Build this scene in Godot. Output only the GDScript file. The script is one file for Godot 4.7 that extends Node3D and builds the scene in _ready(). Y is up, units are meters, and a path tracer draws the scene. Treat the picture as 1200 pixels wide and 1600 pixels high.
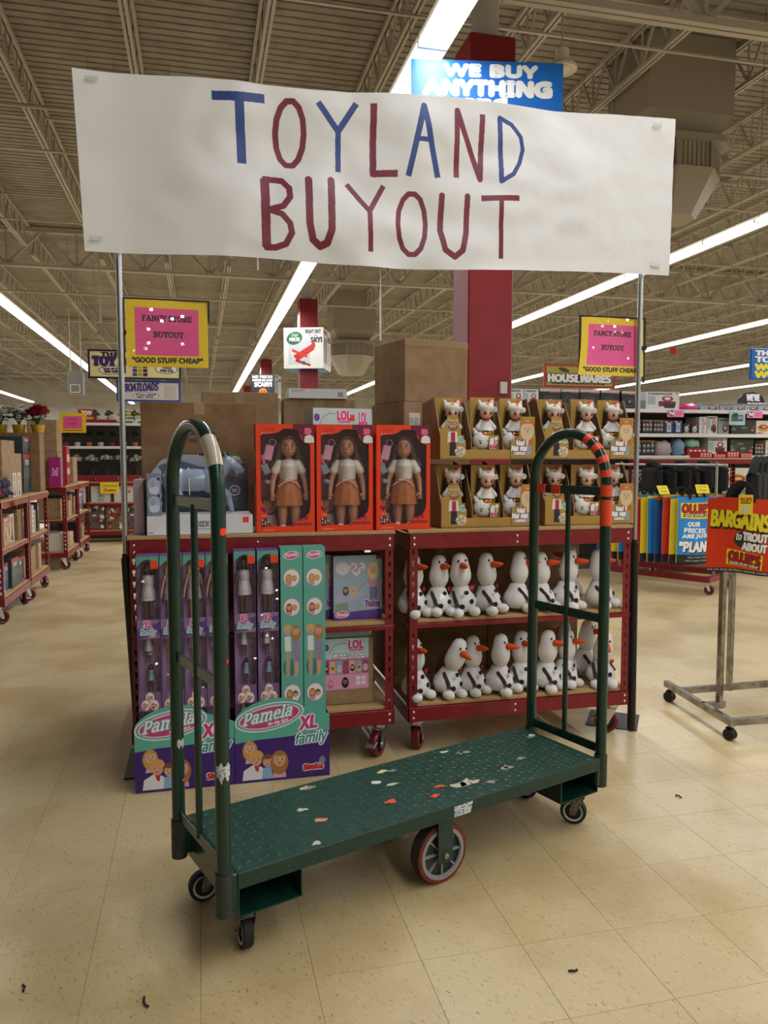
extends Node3D
# A discount store: a green platform cart before two red display tables full of toys under a hand-lettered banner.

var taken := {}
var mats := {}
var rng := RandomNumberGenerator.new()


class Mb:  # collects triangles of one mesh; corners are given anticlockwise as seen from outside
	var v := PackedVector3Array()
	var n := PackedVector3Array()
	var t := PackedVector2Array()

	func tri(a: Vector3, b: Vector3, c: Vector3, na: Vector3, nb: Vector3, nc: Vector3, ua := Vector2.ZERO, ub := Vector2.ZERO, uc := Vector2.ZERO) -> void:
		v.append(a); v.append(c); v.append(b)
		n.append(na); n.append(nc); n.append(nb)
		t.append(ua); t.append(uc); t.append(ub)

	func quad(a: Vector3, b: Vector3, c: Vector3, d: Vector3, ua := Vector2(0, 1), ub := Vector2(1, 1), uc := Vector2(1, 0), ud := Vector2(0, 0)) -> void:
		var m := (b - a).cross(d - a)
		if m.length_squared() < 1e-18:
			m = (c - b).cross(d - b)
		m = m.normalized()
		tri(a, b, c, m, m, m, ua, ub, uc)
		tri(a, c, d, m, m, m, ua, uc, ud)

	func squad(a: Vector3, b: Vector3, c: Vector3, d: Vector3, na: Vector3, nb: Vector3, nc: Vector3, nd: Vector3, ua := Vector2(0, 1), ub := Vector2(1, 1), uc := Vector2(1, 0), ud := Vector2(0, 0)) -> void:
		tri(a, b, c, na, nb, nc, ua, ub, uc)
		tri(a, c, d, na, nc, nd, ua, uc, ud)

	func face(c: Vector3, s: Vector3, side: String, x := Basis()) -> void:  # one face of a box, picture upright
		var h := s * 0.5
		var q: Array
		match side:
			"front": q = [Vector3(-h.x, -h.y, h.z), Vector3(h.x, -h.y, h.z), Vector3(h.x, h.y, h.z), Vector3(-h.x, h.y, h.z)]
			"back": q = [Vector3(h.x, -h.y, -h.z), Vector3(-h.x, -h.y, -h.z), Vector3(-h.x, h.y, -h.z), Vector3(h.x, h.y, -h.z)]
			"left": q = [Vector3(-h.x, -h.y, -h.z), Vector3(-h.x, -h.y, h.z), Vector3(-h.x, h.y, h.z), Vector3(-h.x, h.y, -h.z)]
			"right": q = [Vector3(h.x, -h.y, h.z), Vector3(h.x, -h.y, -h.z), Vector3(h.x, h.y, -h.z), Vector3(h.x, h.y, h.z)]
			"top": q = [Vector3(-h.x, h.y, h.z), Vector3(h.x, h.y, h.z), Vector3(h.x, h.y, -h.z), Vector3(-h.x, h.y, -h.z)]
			_: q = [Vector3(-h.x, -h.y, -h.z), Vector3(h.x, -h.y, -h.z), Vector3(h.x, -h.y, h.z), Vector3(-h.x, -h.y, h.z)]
		quad(c + x * q[0], c + x * q[1], c + x * q[2], c + x * q[3])

	func box(c: Vector3, s: Vector3, x := Basis()) -> Mb:
		for k in ["front", "back", "left", "right", "top", "bottom"]:
			face(c, s, k, x)
		return self

	func span(a: Vector3, b: Vector3) -> Mb:  # box between two corners
		return box((a + b) * 0.5, (b - a).abs())

	func cbox(c: Vector3, s: Vector3, e: float, x := Basis()) -> Mb:  # box with chamfered edges
		var h := s * 0.5
		var i := h - Vector3(e, e, e)
		for ax in 3:
			for sg in [-1.0, 1.0]:
				var b1 := (ax + 1) % 3
				var b2 := (ax + 2) % 3
				var q := []
				for w in [[-1, -1], [1, -1], [1, 1], [-1, 1]]:
					var p := Vector3.ZERO
					p[ax] = sg * h[ax]; p[b1] = w[0] * i[b1]; p[b2] = w[1] * i[b2]
					q.append(c + x * p)
				if sg < 0: q.reverse()
				quad(q[0], q[1], q[2], q[3])
				# the chamfer towards +b1 and -b1 of this face
				for s1 in [-1.0, 1.0]:
					var p1 := Vector3.ZERO; var p2 := Vector3.ZERO; var p3 := Vector3.ZERO; var p4 := Vector3.ZERO
					p1[ax] = sg * h[ax]; p1[b1] = s1 * i[b1]; p1[b2] = -i[b2]
					p2[ax] = sg * i[ax]; p2[b1] = s1 * h[b1]; p2[b2] = -i[b2]
					p3[ax] = sg * i[ax]; p3[b1] = s1 * h[b1]; p3[b2] = i[b2]
					p4[ax] = sg * h[ax]; p4[b1] = s1 * i[b1]; p4[b2] = i[b2]
					if sg * s1 > 0: quad(c + x * p1, c + x * p2, c + x * p3, c + x * p4)
					else: quad(c + x * p4, c + x * p3, c + x * p2, c + x * p1)
		for sx in [-1.0, 1.0]:
			for sy in [-1.0, 1.0]:
				for sz in [-1.0, 1.0]:
					var a := c + x * Vector3(sx * h.x, sy * i.y, sz * i.z)
					var b := c + x * Vector3(sx * i.x, sy * h.y, sz * i.z)
					var d := c + x * Vector3(sx * i.x, sy * i.y, sz * h.z)
					var m := (x * Vector3(sx, sy, sz)).normalized()
					if sx * sy * sz > 0: tri(a, b, d, m, m, m)
					else: tri(a, d, b, m, m, m)
		return self

	func tube(pts: PackedVector3Array, r: float, k := 8, closed := false, r2 := -1.0) -> Mb:  # round bar along a path
		var rings := []
		var m := pts.size()
		var up := Vector3.UP
		var d0 := (pts[1] - pts[0]).normalized()
		if absf(d0.dot(up)) > 0.9: up = Vector3.RIGHT
		var sd := d0.cross(up).normalized()
		for i in m:
			var d: Vector3
			if closed: d = (pts[(i + 1) % m] - pts[(i + m - 1) % m]).normalized()
			elif i == 0: d = d0
			elif i == m - 1: d = (pts[i] - pts[i - 1]).normalized()
			else: d = ((pts[i + 1] - pts[i]).normalized() + (pts[i] - pts[i - 1]).normalized()).normalized()
			sd = (sd - d * sd.dot(d)).normalized()
			var nm := sd.cross(d).normalized()
			var rr := r if r2 < 0.0 else lerpf(r, r2, float(i) / (m - 1))
			var ring := []
			for j in k:
				var a := TAU * j / k
				ring.append([pts[i] + (sd * cos(a) + nm * sin(a)) * rr, sd * cos(a) + nm * sin(a)])
			rings.append(ring)
		for i in (m if closed else m - 1):
			var a: Array = rings[i]
			var b: Array = rings[(i + 1) % m]
			for j in k:
				var q := (j + 1) % k
				squad(a[j][0], b[j][0], b[q][0], a[q][0], a[j][1], b[j][1], b[q][1], a[q][1])
		if not closed:
			for e in [0, m - 1]:
				var d := (pts[0] - pts[1]).normalized() if e == 0 else (pts[m - 1] - pts[m - 2]).normalized()
				for j in k:
					var q := (j + 1) % k
					if e == 0: tri(pts[0], rings[0][j][0], rings[0][q][0], d, d, d)
					else: tri(pts[e], rings[e][q][0], rings[e][j][0], d, d, d)
		return self

	func bar(a: Vector3, b: Vector3, w: float, h: float, up := Vector3.UP) -> Mb:  # square bar from a to b
		var d := b - a
		var z := d.normalized()
		if absf(z.dot(up)) > 0.99: up = Vector3.RIGHT
		var x := up.cross(z).normalized()
		return box((a + b) * 0.5, Vector3(w, h, d.length()), Basis(x, z.cross(x), z))

	func lathe(prof: Array, k: int, xf := Transform3D()) -> Mb:  # profile of (radius, height) from bottom to top outside; flat shaded along the profile, smooth around
		for i in prof.size() - 1:
			var p: Vector2 = prof[i]
			var q: Vector2 = prof[i + 1]
			var nd := Vector2(q.y - p.y, p.x - q.x).normalized()
			for j in k:
				var a := TAU * j / k
				var b := TAU * (j + 1) / k
				var da := Vector3(cos(a), 0, -sin(a))
				var db := Vector3(cos(b), 0, -sin(b))
				var na := xf.basis * (da * nd.x + Vector3.UP * nd.y)
				var nb := xf.basis * (db * nd.x + Vector3.UP * nd.y)
				var A := xf * (da * p.x + Vector3.UP * p.y)
				var B := xf * (db * p.x + Vector3.UP * p.y)
				var C := xf * (db * q.x + Vector3.UP * q.y)
				var D := xf * (da * q.x + Vector3.UP * q.y)
				squad(A, B, C, D, na.normalized(), nb.normalized(), nb.normalized(), na.normalized(), Vector2(float(j) / k, 1), Vector2(float(j + 1) / k, 1), Vector2(float(j + 1) / k, 0), Vector2(float(j) / k, 0))
		return self

	func ball(c: Vector3, r: Vector3, x := Basis(), nu := 12, nv := 8) -> Mb:
		for i in nv:
			var t0 := PI * i / nv
			var t1 := PI * (i + 1) / nv
			for j in nu:
				var a := TAU * j / nu
				var b := TAU * (j + 1) / nu
				var q := []
				var m := []
				for w in [[t1, a], [t1, b], [t0, b], [t0, a]]:
					var u := Vector3(sin(w[0]) * cos(w[1]), cos(w[0]), -sin(w[0]) * sin(w[1]))
					q.append(c + x * (u * r))
					m.append((x * (u / r)).normalized())
				squad(q[0], q[1], q[2], q[3], m[0], m[1], m[2], m[3])
		return self

	func prism(poly: PackedVector2Array, z0: float, z1: float, xf := Transform3D()) -> Mb:  # flat outline, extruded from z0 to z1 (z1 in front)
		if Geometry2D.is_polygon_clockwise(poly):
			poly = poly.duplicate()
			poly.reverse()
		var ix := Geometry2D.triangulate_polygon(poly)
		var lo := poly[0]
		var hi := poly[0]
		for p in poly:
			lo = lo.min(p); hi = hi.max(p)
		var sz := hi - lo
		var f := (xf.basis * Vector3(0, 0, 1)).normalized()
		for i in range(0, ix.size(), 3):
			var a := poly[ix[i]]
			var b := poly[ix[i + 1]]
			var c := poly[ix[i + 2]]
			if (b - a).cross(c - a) < 0:
				var s := b
				b = c
				c = s
			var U := func(p: Vector2) -> Vector2: return Vector2((p.x - lo.x) / sz.x, 1.0 - (p.y - lo.y) / sz.y)
			tri(xf * Vector3(a.x, a.y, z1), xf * Vector3(b.x, b.y, z1), xf * Vector3(c.x, c.y, z1), f, f, f, U.call(a), U.call(b), U.call(c))
			tri(xf * Vector3(a.x, a.y, z0), xf * Vector3(c.x, c.y, z0), xf * Vector3(b.x, b.y, z0), -f, -f, -f, U.call(a), U.call(c), U.call(b))
		for i in poly.size():
			var a := poly[i]
			var b := poly[(i + 1) % poly.size()]
			quad(xf * Vector3(a.x, a.y, z0), xf * Vector3(b.x, b.y, z0), xf * Vector3(b.x, b.y, z1), xf * Vector3(a.x, a.y, z1))
		return self

	func ring(outer: PackedVector2Array, inner: PackedVector2Array, z0: float, z1: float) -> Mb:  # a frame between two outlines of as many corners (both anticlockwise)
		var k := outer.size()
		var lo := outer[0]
		var hi := outer[0]
		for p in outer:
			lo = lo.min(p); hi = hi.max(p)
		var sz := hi - lo
		var U := func(p: Vector2) -> Vector2: return Vector2((p.x - lo.x) / sz.x, 1.0 - (p.y - lo.y) / sz.y)
		for i in k:
			var j := (i + 1) % k
			var a := outer[i]
			var b := outer[j]
			var c := inner[j]
			var d := inner[i]
			var V := func(p: Vector2, z: float) -> Vector3: return Vector3(p.x, p.y, z)
			quad(V.call(a, z1), V.call(b, z1), V.call(c, z1), V.call(d, z1), U.call(a), U.call(b), U.call(c), U.call(d))
			quad(V.call(d, z0), V.call(c, z0), V.call(b, z0), V.call(a, z0), U.call(d), U.call(c), U.call(b), U.call(a))
			quad(V.call(a, z0), V.call(b, z0), V.call(b, z1), V.call(a, z1))
			quad(V.call(d, z1), V.call(c, z1), V.call(c, z0), V.call(d, z0))
		return self

	func add(o: Mb, xf: Transform3D) -> Mb:
		var b := xf.basis
		var flip := b.determinant() < 0.0
		for i in o.v.size():
			var k := i
			if flip and i % 3: k = i + 1 if i % 3 == 1 else i - 1  # a mirrored piece keeps its outside outside
			v.append(xf * o.v[k])
			n.append((b * o.n[k]).normalized())
			t.append(o.t[k])
		return self

	func surface(m: ArrayMesh, mat: Material) -> void:
		if v.is_empty(): return
		var a := []
		a.resize(Mesh.ARRAY_MAX)
		a[Mesh.ARRAY_VERTEX] = v
		a[Mesh.ARRAY_NORMAL] = n
		a[Mesh.ARRAY_TEX_UV] = t
		m.add_surface_from_arrays(Mesh.PRIMITIVE_TRIANGLES, a)
		m.surface_set_material(m.get_surface_count() - 1, mat)


class Pic:  # flat print: rectangles, outlines, strokes and lettering
	static var fonts := {}
	static var letters := {}
	var im: Image
	var w: int
	var h: int

	func _init(pw: int, ph: int, bg: Color) -> void:
		w = pw
		h = ph
		im = Image.create(pw, ph, false, Image.FORMAT_RGB8)
		im.fill(bg)

	func rect(x: float, y: float, rw: float, rh: float, c: Color) -> void:
		im.fill_rect(Rect2i(roundi(x), roundi(y), maxi(1, roundi(rw)), maxi(1, roundi(rh))), c)

	func tri(a: Vector2, b: Vector2, c: Vector2, col: Color) -> void:
		var y0 := maxi(0, ceili(minf(a.y, minf(b.y, c.y)) - 0.5))
		var y1 := mini(h - 1, floori(maxf(a.y, maxf(b.y, c.y)) - 0.5))
		for y in range(y0, y1 + 1):
			var yy := y + 0.5
			var lo := 1e9
			var hi := -1e9
			for e in [[a, b], [b, c], [c, a]]:
				var p: Vector2 = e[0]
				var q: Vector2 = e[1]
				if (p.y <= yy) != (q.y <= yy):
					var x := p.x + (yy - p.y) / (q.y - p.y) * (q.x - p.x)
					lo = minf(lo, x)
					hi = maxf(hi, x)
			if hi >= lo:
				var x0 := roundi(lo)
				var x1 := roundi(hi)
				if x1 > x0: im.fill_rect(Rect2i(x0, y, x1 - x0, 1), col)

	func poly(p: PackedVector2Array, col: Color) -> void:  # even-odd fill
		var y0 := h
		var y1 := 0
		for q in p:
			y0 = mini(y0, floori(q.y))
			y1 = maxi(y1, ceili(q.y))
		for y in range(maxi(0, y0), mini(h, y1)):
			var yy := y + 0.5
			var xs := PackedFloat32Array()
			for i in p.size():
				var a := p[i]
				var b := p[(i + 1) % p.size()]
				if (a.y <= yy) != (b.y <= yy):
					xs.append(a.x + (yy - a.y) / (b.y - a.y) * (b.x - a.x))
			xs.sort()
			for i in range(0, xs.size() - 1, 2):
				var x0 := roundi(xs[i])
				var x1 := roundi(xs[i + 1])
				if x1 > x0: im.fill_rect(Rect2i(x0, y, x1 - x0, 1), col)

	func ell(cx: float, cy: float, rx: float, ry: float, col: Color, turn := 0.0) -> void:
		var p := PackedVector2Array()
		for i in 28:
			p.append(Vector2(cx, cy) + Vector2(cos(TAU * i / 28) * rx, sin(TAU * i / 28) * ry).rotated(turn))
		poly(p, col)

	func stroke(p: PackedVector2Array, wd: float, col: Color, closed := false, blunt := false) -> void:
		var m := p.size()
		for i in (m if closed else m - 1):
			var a := p[i]
			var b := p[(i + 1) % m]
			var d := (b - a).normalized() * wd * 0.5
			var s := Vector2(-d.y, d.x)
			poly(PackedVector2Array([a + s, b + s, b - s, a - s]), col)
		for i in m:
			if blunt and not closed and (i == 0 or i == m - 1): continue
			ell(p[i].x, p[i].y, wd * 0.5, wd * 0.5, col)

	func glyphs(s: String, font: String) -> PackedVector3Array:
		var key := font + "|" + s
		if not letters.has(key):
			if not fonts.has(font):
				var f := SystemFont.new()
				f.font_names = PackedStringArray([font])
				fonts[font] = f
			var tm := TextMesh.new()
			tm.font = fonts[font]
			tm.font_size = 48
			tm.pixel_size = 1.0
			tm.depth = 0.0
			tm.curve_step = 3.0
			tm.text = s
			var a := tm.get_mesh_arrays()
			var ix: Variant = a[Mesh.ARRAY_INDEX]
			var pts: PackedVector3Array = a[Mesh.ARRAY_VERTEX]
			var out := PackedVector3Array()
			if ix != null and ix.size():
				for i in ix: out.append(pts[i])
			else:
				out = pts
			letters[key] = out
		return letters[key]

	# lettering fitted into the rectangle; bold thickens it, rim draws a second colour round it, slant leans it, rise tilts the line
	func text(s: String, x: float, y: float, tw: float, th: float, col: Color, o := {}) -> void:
		var p := glyphs(s, o.get("font", "Droid Sans"))
		if p.is_empty(): return
		var lo := Vector2(1e9, 1e9)
		var hi := -lo
		for q in p:
			lo = lo.min(Vector2(q.x, q.y))
			hi = hi.max(Vector2(q.x, q.y))
		var sc := Vector2(tw / (hi.x - lo.x), th / (hi.y - lo.y))
		var slant: float = o.get("slant", 0.0)
		var rise: float = o.get("rise", 0.0)
		var bold: float = o.get("bold", 0.0)
		var rim: float = o.get("rim", 0.0)
		var flat := PackedVector2Array()
		for q in p:
			var r := Vector2((q.x - lo.x) * sc.x, (hi.y - q.y) * sc.y)
			r.x += (th - r.y) * slant
			r.y -= r.x * rise
			flat.append(r + Vector2(x, y))
		var passes := []
		if rim > 0.0: passes.append([bold + rim, o.rim_color, o.get("shift", Vector2.ZERO)])
		passes.append([bold, col, Vector2.ZERO])
		for ps in passes:
			var offs := [Vector2.ZERO]
			if ps[0] > 0.3:
				for k in 8: offs.append(Vector2.from_angle(TAU * k / 8) * ps[0])
			for f: Vector2 in offs:
				for i in range(0, flat.size(), 3):
					tri(flat[i] + f + ps[2], flat[i + 1] + f + ps[2], flat[i + 2] + f + ps[2], ps[1])

	func tex() -> ImageTexture:
		return ImageTexture.create_from_image(im)


func hx(s: String) -> Color:
	return Color(s)


func mat(key: String, col := Color.WHITE, rough := 0.6, metal := 0.0) -> StandardMaterial3D:
	if not mats.has(key):
		var m := StandardMaterial3D.new()
		m.resource_name = key
		m.albedo_color = col
		m.roughness = rough
		m.metallic = metal
		mats[key] = m
	return mats[key]


func printed(key: String, p: Pic, rough := 0.45) -> StandardMaterial3D:
	var m := mat(key, Color.WHITE, rough)
	m.albedo_texture = p.tex()
	m.texture_repeat = false
	return m


func noise_tex(freq: float, stops: Array, size := 256, sd := 1, octaves := 4, kind := FastNoiseLite.TYPE_SIMPLEX_SMOOTH) -> NoiseTexture2D:
	var f := FastNoiseLite.new()
	f.noise_type = kind
	f.frequency = freq
	f.seed = sd
	f.fractal_octaves = octaves
	var t := NoiseTexture2D.new()
	t.width = size
	t.height = size
	t.seamless = true
	t.noise = f
	var g := Gradient.new()
	var of := PackedFloat32Array()
	var cs := PackedColorArray()
	for s in stops:
		of.append(s[0])
		cs.append(s[1])
	g.offsets = of
	g.colors = cs
	t.color_ramp = g
	return t


func tri_tex(m: StandardMaterial3D, t: Texture2D, per_metre: float, world := false) -> StandardMaterial3D:
	m.albedo_texture = t
	m.uv1_triplanar = true
	m.uv1_world_triplanar = world
	m.uv1_scale = Vector3.ONE * per_metre
	return m


func numbered(called: String) -> String:
	taken[called] = taken.get(called, 0) + 1
	return called if taken[called] == 1 else "%s_%03d" % [called, taken[called] - 1]


func tag(o: Node3D, label: String, category: String, group := "", kind := "") -> Node3D:
	if label: o.set_meta("label", label)
	if category: o.set_meta("category", category)
	if group: o.set_meta("group", group)
	if kind: o.set_meta("kind", kind)
	return o


func thing(called: String, label: String, category: String, at := Vector3.ZERO, turn := 0.0, group := "") -> Node3D:
	var o := Node3D.new()
	o.name = numbered(called)
	add_child(o)
	o.position = at
	o.rotation_degrees.y = turn
	return tag(o, label, category, group)


func part(called: String, mb: Mb, m: Material, parent: Node3D, at := Vector3.ZERO, turn := Basis()) -> MeshInstance3D:
	var a := ArrayMesh.new()
	mb.surface(a, m)
	return part_of(called, a, parent, at, turn)


func part_of(called: String, mesh: Mesh, parent: Node3D, at := Vector3.ZERO, turn := Basis()) -> MeshInstance3D:
	var o := MeshInstance3D.new()
	o.name = called
	o.mesh = mesh
	parent.add_child(o, true)
	o.transform = Transform3D(turn, at)
	return o


func parts(called: String, list: Array, parent: Node3D, at := Vector3.ZERO, turn := Basis()) -> MeshInstance3D:  # one part of several surfaces: [[Mb, Material], ...]
	var a := ArrayMesh.new()
	for s in list: s[0].surface(a, s[1])
	return part_of(called, a, parent, at, turn)


func solo(called: String, list: Array, label: String, category: String, at: Vector3, turn := 0.0, group := "") -> MeshInstance3D:  # a thing that is one mesh
	var o := parts(numbered(called), list, self, at, Basis(Vector3.UP, deg_to_rad(turn)))
	tag(o, label, category, group)
	return o


func copy(o: Node3D, at: Vector3, turn := 1e9, label := "", group := "") -> Node3D:
	var c: Node3D = o.duplicate()
	c.name = numbered(String(o.name).rstrip("0123456789").rstrip("_") if String(o.name).right(3).is_valid_int() else String(o.name))
	add_child(c)
	c.position = at
	if turn < 1e8: c.rotation_degrees.y = turn
	if label: c.set_meta("label", label)
	if group: c.set_meta("group", group)
	return c


func setting(called: String, list: Array, parent: Node3D = null) -> MeshInstance3D:
	var o := parts(numbered(called) if parent == null else called, list, parent if parent else self as Node3D)
	if parent == null: o.set_meta("kind", "structure")
	return o


func V(x: float, y: float, z: float) -> Vector3:
	return Vector3(x, y, z)


func P2(a: Array) -> PackedVector2Array:  # flat list of numbers to points
	var p := PackedVector2Array()
	for i in range(0, a.size(), 2): p.append(Vector2(a[i], a[i + 1]))
	return p


func turned(deg_y: float, deg_x := 0.0, deg_z := 0.0) -> Basis:
	return Basis.from_euler(Vector3(deg_to_rad(deg_x), deg_to_rad(deg_y), deg_to_rad(deg_z)))


const LAMP_Y := 5.02
const DECK_Y := 6.65
const ROWS := [-10.8, -4.38, 2.05, 8.45, 14.86, 21.3, 27.7]
const LAMP_ENERGY := 9.0
const LAMP_COLOR := Color(0.957, 0.968, 0.985)
const X0 := -14.0
const X1 := 32.0
const Z0 := 9.0
const Z1 := -58.0


func _ready() -> void:
	rng.seed = 7
	# camera, air and exposure
	var cam := Camera3D.new()
	cam.name = "camera"
	add_child(cam)
	cam.position = V(0, 1.43, 0)
	cam.rotation_degrees = V(-4.194, -13.506, 0)
	cam.fov = 67.38
	cam.near = 0.05
	cam.far = 200.0
	cam.current = true
	var we := WorldEnvironment.new()
	we.name = "environment"
	var env := Environment.new()
	env.background_mode = Environment.BG_COLOR
	env.background_color = Color(0.02, 0.02, 0.02)
	env.tonemap_mode = Environment.TONE_MAPPER_LINEAR
	env.tonemap_exposure = 1.32
	env.sdfgi_enabled = true
	env.ssao_enabled = true
	env.ssil_enabled = true
	we.environment = env
	add_child(we)
	materials()
	lamps()
	shell()
	print("shell ", Time.get_ticks_msec())
	ceiling_things()
	banner_and_poles()
	platform_cart()
	display_tables()
	print("tables ", Time.get_ticks_msec())
	doll_towers()
	boxed_dolls()
	surprise_cases()
	cartons()
	plush_toys()
	print("goods ", Time.get_ticks_msec())
	bag_racks()
	right_shelves()
	left_carts()
	back_shelves()
	hanging_signs()
	floor_scraps()
	print("done ", Time.get_ticks_msec())


func materials() -> void:
	# the few plain materials that many things share
	var m := mat("painted_steel_white", hx("aaa399"), 0.6)
	mat("cart_red", hx("8f1420"), 0.32)
	m = mat("table_red", Color.WHITE, 0.33)
	tri_tex(m, noise_tex(0.03, [[0.0, hx("720c18")], [0.5, hx("7e101c")], [1.0, hx("881622")]], 256, 5), 2.0)
	m = mat("column_red", Color.WHITE, 0.42)
	tri_tex(m, noise_tex(0.015, [[0.0, hx("6c0a12")], [0.5, hx("7a0e16")], [1.0, hx("82121a")]], 256, 6), 0.7)
	m = mat("particle_board", Color.WHITE, 0.8)
	tri_tex(m, noise_tex(0.18, [[0.0, hx("8a6a42")], [0.45, hx("b08c5c")], [0.6, hx("c09c6a")], [1.0, hx("d4b484")]], 256, 8), 3.0)
	m = mat("cardboard", Color.WHITE, 0.85)
	tri_tex(m, noise_tex(0.02, [[0.0, hx("8c7150")], [0.5, hx("9c8060")], [1.0, hx("a88b68")]], 256, 9), 1.6)
	m = mat("cardboard_dark", Color.WHITE, 0.85)
	tri_tex(m, noise_tex(0.02, [[0.0, hx("7a5d40")], [0.5, hx("86694a")], [1.0, hx("8f7252")]], 256, 10), 1.6)
	mat("zinc", hx("b9bcbd"), 0.32, 0.9)
	mat("bright_zinc", hx("d8dadb"), 0.25, 0.9)
	mat("chrome", hx("c8c6c2"), 0.16, 1.0)
	mat("black_steel", hx("141414"), 0.45, 0.2)
	mat("black_rubber", hx("1c1b1a"), 0.7)
	mat("black_plastic", hx("101011"), 0.4)
	mat("caster_red", hx("6e1018"), 0.4)
	mat("white_paper", hx("e6e5e2"), 0.7)
	mat("box_teal", hx("58a594"), 0.4)
	mat("white_board", hx("e4e2dd"), 0.5)
	mat("orange_sticker", hx("f0401c"), 0.6)
	var g := mat("clear_film", Color(1, 1, 1, 0.015), 0.04)
	g.metallic_specular = 0.42
	g.transparency = BaseMaterial3D.TRANSPARENCY_ALPHA
	g = mat("lens_glow", hx("f6f4ee"), 0.4)
	g.emission_enabled = true
	g.emission = hx("fdfcf8")
	g.emission_energy_multiplier = 2.6


func lamps() -> void:
	# continuous rows of fluorescent strips hung under the joists, each module a lamp with a light of its own size
	var first: Node3D = null
	for r in ROWS.size():
		for k in 13:
			var at := V(ROWS[r], LAMP_Y, 5.6 - 4.92 * k)
			if r < 2 and k < 4: continue  # the left rows begin deeper in the store
			if first == null:
				first = thing("strip_light", "white fluorescent strip light hanging in one of the ceiling rows", "light", at, 0, "fluorescent strips in rows under the roof")
				var h := Mb.new()
				h.prism(P2([-0.11, 0, 0.11, 0, 0.14, 0.05, 0.06, 0.10, -0.06, 0.10, -0.14, 0.05]), -2.45, 2.45)
				part("housing", h, mat("fixture_white", hx("cfccc4"), 0.5), first)
				var l := Mb.new()
				for sd in ["front", "back", "left", "right", "bottom"]: l.face(V(0, -0.012, 0), V(0.262, 0.05, 4.89), sd)
				part("lamp_lens", l, mat("lens_glow"), first)
				for s in [-1.22, 0.0, 1.22, 2.445]:
					var sm := Mb.new()
					for sd in ["left", "right", "bottom", "front", "back"]: sm.face(V(0, -0.0125, s), V(0.268, 0.055, 0.03), sd)
					part("lens_seam", sm, mat("fixture_white"), first)
				for s in [-1.7, 1.7]:
					var w := Mb.new()
					w.tube([V(0, 0.1, s), V(0, DECK_Y - LAMP_Y + 0.001, s)], 0.006, 5)
					part("hanger_rod", w, mat("painted_steel_white"), first)
				var a := AreaLight3D.new()
				a.name = "lamp_light"
				a.area_size = Vector2(0.24, 4.86)
				a.light_energy = LAMP_ENERGY
				a.light_color = LAMP_COLOR
				a.shadow_enabled = true
				a.area_range = 60.0
				first.add_child(a)
				a.position = V(0, -0.042, 0)
				a.rotation_degrees = V(-90, 0, 0)
			else:
				copy(first, at)


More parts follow.
